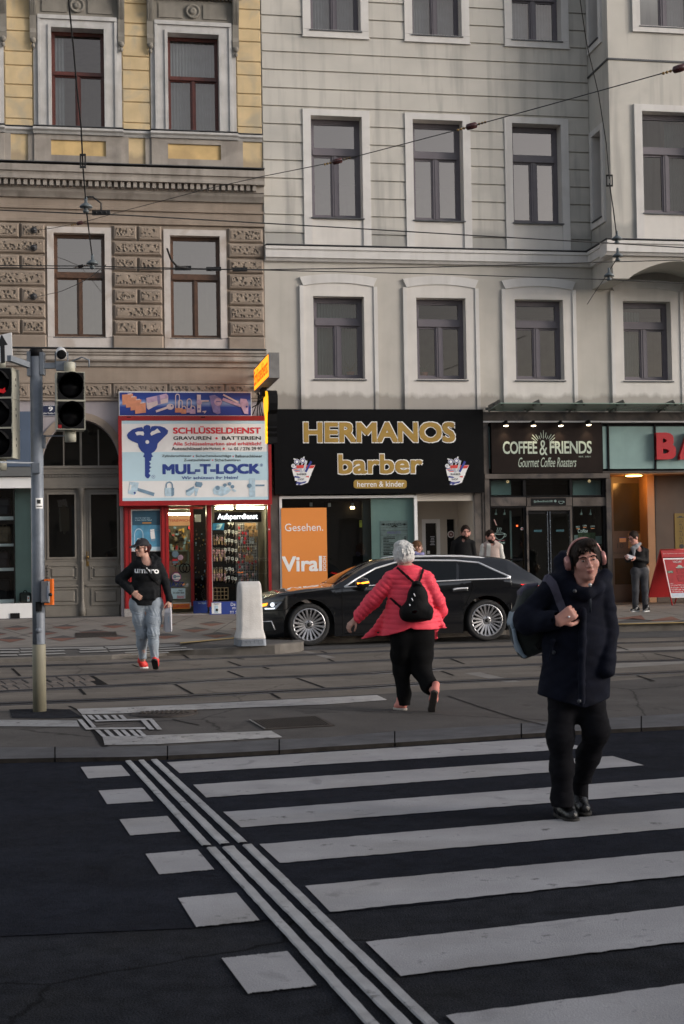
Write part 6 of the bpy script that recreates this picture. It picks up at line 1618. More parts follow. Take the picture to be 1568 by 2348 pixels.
for s,x0,x1,lab in (("B",1345,1490,'large red three dimensional letter B on the turquoise glass'),("A",1514,1680,'large red three dimensional letter A cut by the picture edge')):
 b = MF(); kt(b,K19,s,x0,285,x1,486,.0,.085,m_bred,depth=.14)
 r2 = kr(K19,x0,285,x1,486); b2 = MF()
 # give the letter its thickness
 vs = list(b.v); n = len(vs); b.v = vs+[p-EN*.13 for p in vs]
 ed = {}
 for f in b.f:
  for i in range(len(f)): e = (f[i],f[(i+1) % len(f)]); ed[e] = 1
 fs = list(b.f); b.f = fs+[[i+n for i in f[::-1]] for f in fs]+[[a,c,c+n,a+n] for (a,c) in ed if (c,a) not in ed]
 b.m = [0]*len(b.f); b.smooth = [False]*len(b.f)
 tag(b.build('sign_letter',loc=FW(r2[0],0,r2[2])),lab,'sign letter')
# canopy
cn = thing('glass_canopy',FW(FU(1330,945),.3,vcan),'long greenish glass canopy on steel fins over the coffee shop','canopy')
m_cg = bpy.data.materials.new('canopy_glass'); m_cg.use_nodes = True
bb = m_cg.node_tree.nodes["Principled BSDF"]; bb.inputs["Base Color"].default_value = (.28,.40,.34,1); bb.inputs["Roughness"].default_value = .25; bb.inputs["Alpha"].default_value = .72
cw = 1.05; dz = .10
ux0,ux1 = fx(1117,945),uE
b = MF().use(m_cg); b.add([(ux0,.07,vcan+.02),(ux1,.07,vcan+.02),(ux1,cw,vcan+dz),(ux0,cw,vcan+dz),(ux0,.07,vcan+.04),(ux1,.07,vcan+.04),(ux1,cw,vcan+dz+.02),(ux0,cw,vcan+dz+.02)],[(0,1,2,3),(7,6,5,4),(0,4,5,1),(1,5,6,2),(2,6,7,3),(3,7,4,0)]); b.build('glass',None,cn)
m_fin = mat('canopy_steel',(.10,.105,.10),.5,.1,5,metal=.4)
xs_ = [FU(x,945) for x in (1117.5,1205,1301,1393,1505,1600)]
for x in xs_:
 b = MF().use(m_fin); b.prism3([Vector((x,.06,vcan-.02)),Vector((x,.06,vcan+.16)),Vector((x,cw-.05,vcan+dz+.10)),Vector((x,cw+.04,vcan+dz+.02)),Vector((x,.5,vcan+.06))],(.02,0,0))
 for o_ in (-.10,.10):
  for ww in (.28,cw-.14):
   zz = vcan+.02+(dz-.02)*ww/cw; b.lathe([(.035,-.02),(.035,.04)],(x+o_,ww,zz),(0,0,1),10); b.box(min(x,x+o_),max(x,x+o_),ww-.015,ww+.015,zz+.03,zz+.045)
 b.build('fin',None,cn)
# entrance
en = thing('building_entrance',FW(FU(1480,1390),-.6,0),'recessed brown entrance number 10 lit by a warm ceiling lamp','entrance')
m_bro = mat('bronze_panel',(.075,.044,.026),.45,.1,2); m_bro2 = mat('bronze_glass',(.035,.024,.010),.2,.1,2); m_tan = mat('tan_stone',(.27,.135,.06),.6,.1,2)
ew = -1.35; zc = FV(1460,1086)
b = MF().use(m_bro); uL,uR = fx(1402),uE
b.box(uL,uR,ew-.1,ew,0,zc); b.use(m_tan).box(uL,uR,ew,0,zc,zc+.05); b.use(m_bro); b.box(uL-.02,uL,ew,-.02,0,zc)
pw = ew+.55
pu0,pu1 = FU(1486,1240,pw),FU(1502.5,1240,pw)
b.use(m_tan); b.box(pu0,pu1,ew,pw,0,zc); b.use(m_blackm).box(pu1,pu1+.03,ew,pw-.02,0,zc)
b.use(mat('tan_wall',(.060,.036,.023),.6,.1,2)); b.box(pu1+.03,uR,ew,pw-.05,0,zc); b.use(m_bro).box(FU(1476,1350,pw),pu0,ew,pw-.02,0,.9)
b.use(mat('entrance_floor',(.06,.044,.034),.5,.1,3)).box(uL,uR,ew,.02,-.01,.012)
b.build('recess',None,en)
K = K66
b = MF();
def kbe(x0,y0,x1,y1,m,h=.012): b.use(m); r = kr(K,x0,y0,x1,y1,ew); b.box(r[0],r[1],ew,ew+h,r[2],r[3])
kbe(190,25,755,1945,m_bro,.02); kbe(205,130,668,875,m_bro2,.024); kbe(225,1300,655,1710,m_bro2,.024); kbe(756,30,765,1945,m_groove,.015)
d = b.build('door',None,en)
b = MF(); m_dtx = mat('door_number',(.02,.014,.01),.5,0); kt(b,K,"10",268,1068,365,1145,ew+.02,.0,m_dtx); kt(b,K,"JULIUS TANDLER",205,1200,690,1242,ew+.02,0,m_dtx)
b.use(mat('notice_orange',(.55,.30,.15),.6,.1,20)); r = kr(K,300,985,403,1050,ew); b.box(r[0],r[1],ew+.02,ew+.025,r[2],r[3]); b.use(mat('notice_tan',(.30,.20,.10),.6,.2,9)); r = kr(K,437,918,682,1143,ew); b.box(r[0],r[1],ew+.02,ew+.024,r[2],r[3]); b.use(m_blue); r = kr(K,300,978,403,987,ew); b.box(r[0],r[1],ew+.02,ew+.026,r[2],r[3])
b.build('notices',None,d)
r = kr(K,1172,600,1330,1198,pw-.04)
b = MF().use(mat('poster_yellow',(.15,.095,.008),.6,.05,3)); b.box(r[0],r[1],pw-.05,pw-.035,r[2],r[3])
def kpo(pts,m=m_ktxt): kp(b,K,pts,pw-.035,pw-.03,m)
kpo([(1205,655),(1320,655),(1320,668),(1205,668)]); kpo([(1230,640),(1290,640),(1280,655),(1240,655)]); kt(b,K,"Täglich",1235,695,1300,712,pw-.035,0,m_ktxt); kt(b,K,"frisches",1238,718,1305,735,pw-.035,0,m_ktxt); kt(b,K,"Wasser",1225,742,1300,757,pw-.035,0,m_ktxt)
for y in (800,905,1010): kline(b,K,[(1255,y),(1258,y+45),(1295,y+45),(1298,y)],5,pw-.035,pw-.03,m_ktxt); kline(b,K,[(1240,y-25),(1275,y-25),(1275,y-10)],9,pw-.035,pw-.029)
kd(b,K,1280,1115,36,pw-.035,pw-.03,m_ktxt); tag(b.build('water_poster',loc=FW(r[0],pw,r[2])),'dim yellow poster with drink pictograms on the entrance wall','poster')
b = MB().use(mat('ceiling_lamp',(1,.75,.4),.5,0,emit=9,ecol=(1,.52,.13))); u,v = F(1453,1089,-.55); b.lathe([(.20,zc-.03),(.20,zc-.005),(.001,zc-.004)],FW(u,-.55,0),(0,0,1),20); b.use(m_alu); b.lathe([(.24,zc-.012),(.24,zc-.001)],FW(u,-.55,0),(0,0,1),20); b.build('ceiling_lamp',None,en)
li = bpy.data.lights.new('entrance_light','POINT'); li.energy = 16; li.color = (1,.45,.11); li.shadow_soft_size = .15; lo = bpy.data.objects.new('entrance_light',li); COL.objects.link(lo); lo.location = FW(u,-.55,zc-.12)
# ================================================================= signal mast
m_galv = mat('galvanised_steel',(.19,.212,.245),.5,.18,5,.1,60,metal=.25,spot=.5,spotscale=9,spotcol=(.12,.138,.165))
m_beige = mat('beige_signal_paint',(.42,.41,.34),.5,.08,4,spot=.2)
m_mastlow = mat('mast_beige',(.27,.25,.18),.6,.12,3,.1,60,spot=.5,spotscale=2,spotcol=(.16,.14,.10),streak=.3)
mz = zmed(91,1631)
mp = G(91,1631,mz)
mr = (P(105,1500,mp.y)-P(76,1500,mp.y)).length/2
mast = thing('signal_mast',mp,'galvanised traffic signal mast with a beige lower sleeve','mast')
ztop,zsl = P(82,815,mp.y).z,P(88,1478,mp.y).z
b = MB().use(m_galv); b.lathe([(mr,zsl-mp.z),(mr*1.0,1.3),(mr*.98,ztop-mp.z)],mp,n=28); b.build('pole',None,mast)
b = MB().use(m_mastlow); b.lathe([(mr*1.06,-.02),(mr*1.05,zsl-mp.z),(mr,zsl-mp.z+.005)],mp,n=28); b.build('sleeve',None,mast)
b = MB().use(m_blackm); b.lathe([(mr*1.04,ztop-mp.z-.01),(mr*1.05,ztop-mp.z+.05),(mr*.9,ztop-mp.z+.065),(.001,ztop-mp.z+.066)],mp,n=28); b.build('cap',None,mast)
def onmast(x,y): return P(x,y,mp.y)
zarm = onmast(140,838).z
def barb(b,p,q,t,h):
 d = (q-p).normalized(); n = d.cross(Vector((0,0,1))).normalized()*t/2; up = Vector((0,0,h/2))
 b.prism3([p-n-up,p+n-up,p+n+up,p-n+up],q-p)
x0,x1 = onmast(100,838).x,onmast(173,838).x
b = MB().use(m_galv); b.box(x0,x1,mp.y-.025,mp.y+.025,zarm-.028,zarm+.028); b.box(mp.x+mr*.7,mp.x+mr+.02,mp.y-.05,mp.y+.05,zarm-.09,zarm+.13)
sx = onmast(164,850).x; b.tube([(sx,mp.y,zarm-.02),(sx,mp.y,zarm-.10)],.022)
b.build('arm',None,mast)
# arm with the near signal, towards the camera side
q_ = Vector((onmast(36,832).x,mp.y-.28,onmast(36,830).z))
b = MB().use(m_galv); barb(b,Vector((mp.x-mr*.8,mp.y,zarm+.0)),q_,.05,.055); b.box(mp.x-mr-.02,mp.x-mr*.7,mp.y-.05,mp.y+.05,zarm-.10,zarm+.14); b.build('arm',None,mast)
zb = onmast(90,1062).z
b = MB().use(m_galv); barb(b,Vector((mp.x,mp.y-.02,zb)),Vector((onmast(5,1060).x,mp.y-.30,zb)),.03,.015); b.box(mp.x-.03,mp.x+.04,mp.y-mr-.03,mp.y-mr+.02,zb-.10,zb); b.build('bracket',None,mast)
z2 = onmast(140,999).z
b = MB().use(m_galv); b.box(mp.x+mr*.8,onmast(174,999).x,mp.y-.015,mp.y+.015,z2-.006,z2+.006); b.box(mp.x+mr*.8,mp.x+mr+.02,mp.y-.03,mp.y+.03,z2-.12,z2+.01); b.build('bracket',None,mast)
b = MB().use(m_galv)
hx0,hx1,hz0,hz1 = onmast(84,1400).x,onmast(102,1400).x,onmast(93,1476).z,onmast(93,1404).z
b.lathe([(mr+.004,hz0-mp.z),(mr+.004,hz1-mp.z)],mp,n=28,cap=False)
hv_ = b.v; keep = [f for f in b.f if all(hv_[i].y < mp.y-.02 and hx0-.0 < hv_[i].x < hx1+.02 for i in f)]; b.f = keep; b.m = [0]*len(keep); b.smooth = [True]*len(keep)
b.ball((mp.x+.01,mp.y-mr-.005,hz1-.17),.028,8); b.build('service_hatch',None,mast)
def curved(b,px0,py0,px1,py1,off):
 a0 = math.asin(max(-1,min(1,(onmast(px0,py0).x-mp.x)/mr))); a1 = math.asin(max(-1,min(1,(onmast(px1,py0).x-mp.x)/mr))); za,zc = onmast(90,py0).z,onmast(90,py1).z
 b.ring([[(mp.x+(mr+off)*math.sin(a0+(a1-a0)*i/6),mp.y-(mr+off)*math.cos(a0+(a1-a0)*i/6),z) for i in range(7)] for z in (za,zc)],closed=False)
b = MB().use(m_wtxt); curved(b,85,1142,99,1166,.003); b.use(m_ktxt); curved(b,88,1146,95,1155,.005); curved(b,87,1160,98,1162,.005); b.build('sticker',None,mast)
b = MB().use(mat('sticker_yellow',(.55,.40,.03),.5,.1)); curved(b,69.5,1221,73,1234,.003); b.use(m_ktxt); curved(b,69.8,1179,72,1195,.003); b.build('sticker',None,mast)
b = MB().use(m_blackm); curved(b,86,1379,97,1401,.014); b.build('lock_plate',None,mast)
# call button box
bx0,bx1,bz0,bz1 = onmast(103,1350).x,onmast(124,1350).x,onmast(112,1386).z,onmast(112,1327).z
bt = thing('push_button_box',(bx0,mp.y-.05,bz0),'orange edged pedestrian push button box on the signal mast','push button')
m_sor = mat('safety_orange',(.80,.16,.015),.45,.05,5)
b = MB().use(mat('box_grey',(.17,.175,.19),.5,.1,6)); b.bbox(bx0-.02,bx1-.025,-mp.y+.0,-mp.y+.10,bz0+.02,bz1-.02,.01)
for i in range(len(b.v)): b.v[i].y = -b.v[i].y
b.build('housing',None,bt)
b = MB().use(m_sor); b.box(bx0+.01,bx1,mp.y-.085,mp.y-.0,bz0,bz0+.03); b.box(bx0+.01,bx1,mp.y-.085,mp.y,bz1-.03,bz1); b.box(bx1-.022,bx1,mp.y-.085,mp.y,bz0+.03,bz1-.03); b.build('cover',None,bt)
b = MB().use(mat('label_blue',(.20,.235,.30),.4,.1,12)); b.box(bx0+.04,bx1-.03,mp.y-.104,mp.y-.10,bz0+.06,bz1-.07); b.use(m_ktxt)
for k in range(7): b.box(bx0+.055,bx1-.045-.01*(k % 3),mp.y-.1055,mp.y-.104,bz0+.20+k*.03,bz0+.206+k*.03)
b.lathe([(.018,0),(.018,.002)],(bx0+.075,mp.y-.104,bz0+.10),(0,-1,0),14); b.build('label',None,bt)
# traffic signals
m_lens = mat('dark_lens',(.006,.006,.007),.35,.2,20,spec=.15)
def signal(name,c0,c1,n,label,yaw=0,lit=None,kind='signal'):
 """c0 upper-left, c1 lower-right corner of the front, on the plane of the mast"""
 p,q = onmast(*c0),onmast(*c1); wd,ht = q.x-p.x,p.z-q.z
 root = thing('traffic_signal',((p.x+q.x)/2,mp.y,q.z),label,'traffic signal')
 M = Matrix.Translation(((p.x+q.x)/2,mp.y-.10,q.z)) @ Matrix.Rotation(yaw,4,'Z')
 xf = lambda v: M @ Vector(v)
 b = MB(xf).use(m_beige); b.box(-wd/2,wd/2,.07,.20,0,ht); [b.box(a,a+.012,-.05,.07,0,ht) for a in (-wd/2,wd/2-.012)]; [b.box(-wd/2+.012,wd/2-.012,-.05,.07,a,a+.01) for a in (0,ht-.01)]; b.use(m_groove)
 for k in range(1,n): b.use(m_beige).box(-wd/2-.004,wd/2+.004,-.055,.20,ht*k/n-.008,ht*k/n+.008)
 for k in range(n): b.use(m_ktxt); [b.box(wd/2,wd/2+.002,.06,.08,ht*(k+.5)/n+dz,ht*(k+.5)/n+dz+.025) for dz in (-.03,.03)]
 b.build('housing',None,root)
 for k in range(n):
  zc,rr_ = ht*(k+.5)/n,min(wd,ht/n)*.43
  b = MB(xf).use(m_blackm)
  s = 24
  sq = []
  for i in range(s):
   a = 2*math.pi*i/s; c_,s_ = math.cos(a),math.sin(a); t = min(wd/2*.97/max(abs(c_),1e-6),ht/n*.485/max(abs(s_),1e-6)); sq.append((c_*t,-.05,zc+s_*t))
  b.ring([[(x,0,z) for x,y,z in sq],sq,[(rr_*math.cos(2*math.pi*i/s),-.05,zc+rr_*math.sin(2*math.pi*i/s)) for i in range(s)],[(rr_*.95*math.cos(2*math.pi*i/s),.03,zc+rr_*.95*math.sin(2*math.pi*i/s)) for i in range(s)]],capends=False,smooth=False)
  b.build('face',None,root)
  b = MB(xf).use(m_lens); b.lathe([(rr_*.95,0),(rr_*.7,-.02),(.001,-.035)],(0,.03,zc),(0,1,0),24); b.build('lens',None,root)
  b = MB(xf).use(m_blackm)
  for q0,q1 in ((rr_*1.0,rr_*1.03),):
   ang = [R(15+150*i/14) for i in range(15)]
   o_ = [[(q1*math.cos(a),-.05,zc+q1*math.sin(a)) for a in ang],[(q1*math.cos(a),-.05-.17*math.sin(a)**.5,zc+q1*math.sin(a)) for a in ang],[(q0*math.cos(a),-.05-.17*math.sin(a)**.5,zc+q0*math.sin(a)) for a in ang],[(q0*math.cos(a),-.05,zc+q0*math.sin(a)) for a in ang]]
   b.ring(o_,closed=False)
  b.build('visor',None,root)
 b = MB(xf).use(m_beige); b.lathe([(.055,0),(.055,.10),(.045,.11)],(0,.08,ht),(0,0,1),16); b.lathe([(.055,-.11),(.055,0)],(0,.08,0),(0,0,1),16); b.build('mount',None,root)
 return root,xf,wd,ht
rt,xf,wd,ht = signal('sig',(134,857),(199,987),2,'unlit black pedestrian signal with two lamps beside the galvanised mast',yaw=R(15))
b = MB(xf).use(m_red); b.box(-wd/2+.012,-wd/2+.045,-.053,-.050,.012,.045); b.build('maker_mark',None,rt)
rt,xf,wd,ht = signal('sig2',(-36,848),(39,1052),3,'three lamp traffic signal cut by the picture edge, a red arrow glowing',yaw=R(-3))
m_redl = mat('red_arrow_light',(.6,.01,.01),.5,0,emit=.14,ecol=(1,.012,.02))
b = MB(xf).use(m_redl); zc = ht*5/6-.03
b.prism([(-.02,zc-.05),(.07,zc-.05),(.07,zc-.01),(.035,zc-.035)],.0,.004); b.prism([(.0,zc-.02),(.02,zc-.06),(.06,zc-.07),(.09,zc-.05),(.055,zc-.03)],-.006,-.001); b.build('arrow',None,rt)
# white direction sign above it
p,q = onmast(-20,770),onmast(36,838)
M = Matrix.Translation((0,mp.y-.14,0))
ar = thing('arrow_sign',(q.x,mp.y-.14,q.z),'white rectangular sign with a black upward arrow above the signal','sign')
b = MB().use(m_white); pts = [onmast(-40,784),onmast(34,767),onmast(36,830),onmast(-40,842)]; pts = [Vector((v.x,mp.y-.14,v.z)) for v in pts]; b.prism3(pts,(0,.015,0)); b.build('plate',None,ar)
b = MB().use(m_ktxt)
for poly in ([(12,772),(25.5,795),(18.5,796.5),(19.5,836),(10.5,837.5),(9,798),(.8,799.5)],):
 pts = [onmast(x,y) for x,y in poly]; b.prism3([Vector((v.x,mp.y-.1405,v.z)) for v in pts],(0,-.002,0))
b.build('arrow',None,ar)
# small camera on the arm
c = onmast(141,823); cm = thing('traffic_camera',(c.x,mp.y,zarm+.03),'small white round camera on the mast arm','camera')
b = MB().use(m_white); d = Vector((.25,-1,-.35)).normalized(); b.lathe([(.03,-.09),(.05,-.07),(.052,.05),(.05,.065),(.042,.06)],(c.x,mp.y-.01,zarm+.12),d,18); b.build('body',None,cm)
b = MB().use(m_blackm); b.lathe([(.046,.064),(.046,.070),(.02,.069),(.001,.068)],(c.x,mp.y-.01,zarm+.12),d,18); b.build('lens',None,cm)
b = MB().use(m_galv); [b.box(c.x+s*.06-.004,c.x+s*.06+.004,mp.y-.01,mp.y+.02,zarm+.02,zarm+.13) for s in (-1,1)]; b.box(c.x-.05,c.x+.05,mp.y-.03,mp.y+.03,zarm-.05,zarm+.04)
b.tube([(c.x+.08,mp.y,zarm+.03),(c.x+.2,mp.y,zarm+.08),(c.x+.27,mp.y,zarm+.05),(c.x+.27,mp.y,zarm-.02)],.008,6); b.build('bracket',None,cm)
# ================================================================= concrete bollard
m_bol = mat('whitish_concrete',(.60,.585,.565),.8,.1,5,.25,60,spot=.45,spotscale=2.2,spotcol=(.33,.30,.27),streak=.35,streakcol=(.30,.27,.24))
p = G(573,1477,PAVE); q0 = P(539,1400,p.y); sc_ = p.y/FPX
wid = (600-540)*sc_; hgt = (1477-1333)*sc_
bo = thing('concrete_bollard',p,'rounded whitish concrete bollard with a metal foot in front of the black car','bollard')
M = Matrix.Translation(p) @ Matrix.Rotation(R(14),4,'Z'); xf = lambda v: M @ Vector(v)
b = MB(xf).use(m_bol); D_ = .34
secs = []
def sect(z,hw,hd):
 r_ = .05; n = 5; s = []
 for cx_,cy_,a0 in ((hw-r_,hd-r_,0),(-hw+r_,hd-r_,90),(-hw+r_,-hd+r_,180),(hw-r_,-hd+r_,270)):
  for i in range(n): a = R(a0+90*i/(n-1)); s.append((cx_+r_*math.cos(a),cy_+r_*math.sin(a),z))
 return s
hw = wid/2
for z,a,d in ((.09,hw*1.04,.24),(.12,hw*1.03,.24),(.19,hw*.95,.21),(.24,hw*.915,.195),(.5,hw*.89,.185),(hgt-.22,hw*.86,.18),(hgt-.15,hw*.855,.172),(hgt-.09,hw*.85,.15),(hgt-.045,hw*.84,.12),(hgt-.015,hw*.825,.08),(hgt,hw*.80,.052)): secs.append(sect(z,a,d))
b.ring(secs); b.build('body',None,bo)
b = MB(xf).use(m_galv); b.ring([sect(-.01,hw*1.07,.26),sect(.085,hw*1.05,.25),sect(.092,hw*1.02,.24)],smooth=False)
for k in range(6): b.ball((-hw*.8+k*hw*.32,-.255,.05),.009,6)
b.box(-hw*.82,hw*.82,-.262,-.25,.03,.035); b.box(-hw*.82,hw*.82,-.262,-.25,.068,.073); b.build('foot',None,bo)
# ================================================================= A-board
ap = G(1541,1388,PAVE)
ab = thing('a_board',ap,'red folding pavement sign with an advert poster in a white frame','a-board')
def ax(x,y,dy=0.0): return P(x,y,ap.y+dy)
sc_ = ap.y/FPX
H = (1388-1260)*sc_; bw = .72
M = Matrix.Translation(ap) @ Matrix.Rotation(R(8),4,'Z')
def frontp(s,h): return M @ Vector((-14*sc_*h/H+s,.30*h/H,h))             # front leaf leans back
def rearp(s,h): return M @ Vector((-32*sc_+18*sc_*h/H*1.0+s,.85-.55*h/H,h))
m_abr = mat('a_board_red',(.40,.02,.022),.4,.1,5)
b = MB().use(m_abr)
for s in (0,bw): b.tube([frontp(s,0),frontp(s,H)],.016,8); b.tube([rearp(s,.0),rearp(s,H)],.016,8)
b.tube([frontp(0,H),frontp(bw,H)],.016,8); b.build('frame',None,ab)
def leaf(fn,s0,s1,h0,h1,th,m,nm):
 b = MB().use(m); q = [fn(s0,h0),fn(s1,h0),fn(s1,h1),fn(s0,h1)]; n = (q[1]-q[0]).cross(q[3]-q[0]).normalized(); b.prism3([v-n*th[0] for v in q],n*(th[0]-th[1])*-1 if False else n*(th[0]+th[1])); return b.build(nm,None,ab)
leaf(rearp,.01,bw-.01,.18,H-.04,(.008,.008),m_abr,'rear_panel')
leaf(frontp,.0,bw,H*.86,H*.985,(.006,.010),m_abr,'header')
leaf(frontp,.0,bw,H*.135,H*.845,(.006,.008),m_white,'poster_frame')
h_ = lambda t: H*.135+H*.71*t
leaf(frontp,.035,bw-.035,h_(.12),h_(.965),(-.008,.010),mat('poster_red',(.42,.016,.02),.4,.35,2.5,spot=.5,spotscale=3,spotcol=(.16,.006,.01)),'poster')
leaf(frontp,.035,bw-.035,h_(.02),h_(.12),(-.008,.0095),mat('poster_foot',(.50,.55,.62),.4,.1,9),'poster_footer')
fo = (frontp(1,.5)-frontp(0,.5)).cross(frontp(0,1)-frontp(0,0)).normalized()
b = MB()
def ftext(s,s0,s1,h0,h1,m,bold=.0,off=.011): b.use(m); b.text(s,s0,s1,h0,h1,0,bold,fn=lambda X,Z,y: frontp(X,Z)+fo*(off+.002))
ftext("Ihre Apotheke hat mehr für Sie",.04,.64,H*.915,H*.935,m_pkl,off=.012); ftext("VICHY",.24,.46,h_(.875),h_(.93),m_wtxt); ftext("NEU",.055,.13,h_(.345),h_(.365),m_wtxt); ftext("COLLAGEN SPECIALIST",.055,.42,h_(.305),h_(.325),m_wtxt); ftext("Kollagen Booster",.055,.50,h_(.235),h_(.275),m_wtxt,.03); ftext("Schützt vor täglicher",.06,.50,h_(.185),h_(.225),m_wtxt); ftext("UV-Strahlung.",.065,.34,h_(.135),h_(.175),m_wtxt)
b.use(mat('tag_green',(.02,.12,.05),.5,0)); b.prism3([frontp(s,h)+fo*.0105 for s,h in ((.05,h_(.62)),(.19,h_(.62)),(.19,h_(.68)),(.05,h_(.68)))],fo*.002); ftext("-87%",.065,.175,h_(.63),h_(.67),m_wtxt,.03,.0125)
def jar(s0,s1,h0,h1,m): b.use(m); b.prism3([frontp(s0+(s1-s0)*(.5+.5*math.cos(a)),h0+(h1-h0)*(.5+.5*math.sin(a)))+fo*.0105 for a in [2*math.pi*i/16 for i in range(16)]],fo*.003)
b.use(mat('jar_red',(.30,.02,.02),.2,.3,12)); b.prism3([frontp(s,h)+fo*.0105 for s,h in ((.27,h_(.40)),(.50,h_(.40)),(.52,h_(.55)),(.46,h_(.58)),(.31,h_(.58)),(.25,h_(.55)))],fo*.003); b.prism3([frontp(s,h)+fo*.0105 for s,h in ((.29,h_(.60)),(.48,h_(.60)),(.49,h_(.75)),(.28,h_(.75)))],fo*.003); jar(.28,.49,h_(.73),h_(.78),m_cream); jar(.33,.44,h_(.76),h_(.82),m_cream)
b.build('print',None,ab)
# ================================================================= overhead wires
m_wire = mat('wire_black',(.014,.014,.015),.6,0)
m_porc = mat('insulator_grey',(.10,.12,.13),.35,.2,20); m_brz = mat('bronze_fitting',(.30,.20,.09),.4,.3,30,metal=.8); m_ins = mat('brown_insulator',(.06,.02,.02),.3,.2,20)
GW = 'overhead tram wires and span wires'
def wire(pts,r,label,n=10,extra=None):
 W = [P(x,y,d) for x,y,d in pts]; out = []
 for i in range(len(W)-1):
  for k in range(n):
   t = k/n; p = W[i]+(W[i+1]-W[i])*t; out.append(p-Vector((0,0,.0012*(W[i+1]-W[i]).length**2*4*t*(1-t)*.15)))
 out.append(W[-1]); b = MB().use(m_wire); b.tube(out,r,6)
 if extra: extra(b)
 return tag(b.build('overhead_wire',loc=W[0]),label,'wire',GW)
def bellat(x,y,d,s=1.0,up=1):
 c = P(x,y,d); b = MB().use(m_porc); b.lathe([(.015*s,.19*s),(.03*s,.17*s),(.03*s,.08*s),(.10*s,.03*s),(.125*s,0),(.11*s,-.02*s),(.04*s,-.02*s),(.04*s,-.06*s),(.06*s,-.08*s),(.05*s,-.11*s),(.001,-.115*s)],c,n=16); return b
wire([(-60,479,17.0),(300,494,17.6),(790,522,18.4),(1410,558,19.4),(1640,572,19.9)],.008,'upper contact wire sloping past the pale building beneath its first floor windows')
wire([(-60,613,20.2),(120,615,20.4),(603,618,21.2),(1000,612,21.9),(1410,600,22.6),(1640,594,23)],.008,'contact wire rising beyond the brown windows past the corbelled bay')
wire([(-60,608,18.4),(210,610,18.6),(603,619,19),(1000,628,19.5),(1397,641,20.2),(1640,653,20.6)],.007,'lower contact wire dipping below the bay and crossing the arched windows')
wire([(183,511,30.5),(300,479,27),(470,434,24),(603,404,22),(768,371,20),(1074,291,18),(1400,201,16),(1640,134,15)],.006,'thin span wire rising diagonally across the pale building')
wire([(152,-60,14.5),(157,0,15),(168,105,15.6),(175,190,16),(186,290,16.4),(190,380,16.8),(196,455,17.2)],.009,'thick kinked span wire hanging down in front of the ochre windows')
wire([(198,480,17.3),(205,540,18),(211,585,18.5)],.008,'short hanger wire between the two grey bell insulators by the brown window')
wire([(1322,-60,17),(1330,0,17.3),(1345,100,17.8),(1372,215,18.3),(1390,330,18.8),(1397,410,19)],.007,'thin dark span wire descending in front of the bay corner')
wire([(1397,420,19),(1406,480,19.2),(1413,535,19.4)],.008,'short span wire from the square link to the bay insulators')
wire([(1416,590,19.8),(1397,620,21),(1370,660,28),(1346,697,32.5)],.008,'oblique stay wire from the bay insulators to the wall')
wire([(243,607,18.7),(200,640,24),(140,668,29),(80,681,31.6)],.006,'thin stay wire reflected beside the first brown window')
wire([(78,528,31.6),(120,523,31.2),(183,511,30.5)],.006,'short stay wire from the upper wall anchor')
wire([(383,570,17.8),(392,595,18),(405,610,18.3),(430,614,19)],.013,'bent feeder cable clamped to the contact wire')
GI = 'insulators on the overhead wires'
for x,y,d,s,lab in ((197,474,17.3,1.05,'grey bell insulator under the thick kinked wire, higher one'),(212,604,18.6,1.05,'grey bell insulator in front of the brown window transom'),(1414,548,19.5,1.0,'topmost of three bell insulators by the bay'),(1416,587,19.8,1.0,'middle of three bell insulators by the bay'),(1396,632,20.2,1.0,'lowest of three bell insulators, below the bay corner')):
 b = bellat(x,y,d,s*.62); tag(b.build('insulator',loc=P(x,y,d)),lab,'insulator',GI)
def strain(x,y,d,x2,y2,lab):
 c = P(x,y,d); dr_ = (P(x2,y2,d)-c).normalized(); b = MB().use(m_ins); b.lathe([(.015,-.075),(.038,-.06),(.042,0),(.038,.06),(.015,.075)],c,dr_,12); b.use(m_brz)
 for s in (-1,1):
  for k in range(3): b.ball(c+dr_*s*(.10+k*.04),.018,6)
 tag(b.build('insulator',loc=c),lab,'insulator',GI)
strain(773,369.5,20,810,360,'brown strain insulator in front of the first pale window'); strain(1081,289,17.9,1120,278,'brown strain insulator beside the second pale window'); strain(1557,157,15.3,1580,150,'brass strain fitting near the bay window'); strain(183,511,30.5,220,500,'brass strain fitting above the brown window')
b = MB().use(m_wire); c = P(1397,414,19); [b.box(c.x-.045+dx,c.x-.03+dx,c.y-.01,c.y+.01,c.z-.08,c.z+.08) for dx in (0,.075)]; b.box(c.x-.045,c.x+.045,c.y-.01,c.y+.01,c.z-.08,c.z-.06); b.box(c.x-.045,c.x+.045,c.y-.01,c.y+.01,c.z+.06,c.z+.08)
tag(b.build('wire_link',loc=c),'square metal link in the span wire by the bay','wire link')
c = P(190,369,16.7); b = MB().use(m_wire); [b.box(c.x+dx-.008,c.x+dx+.008,c.y-.01,c.y+.01,c.z-.075,c.z+.075) for dx in (-.028,.028)]; b.box(c.x-.036,c.x+.036,c.y-.011,c.y+.011,c.z+.06,c.z+.085); b.box(c.x-.036,c.x+.036,c.y-.011,c.y+.011,c.z-.085,c.z-.06)
tag(b.build('wire_link',loc=c),'turnbuckle in the thick wire below the ochre window','wire link')
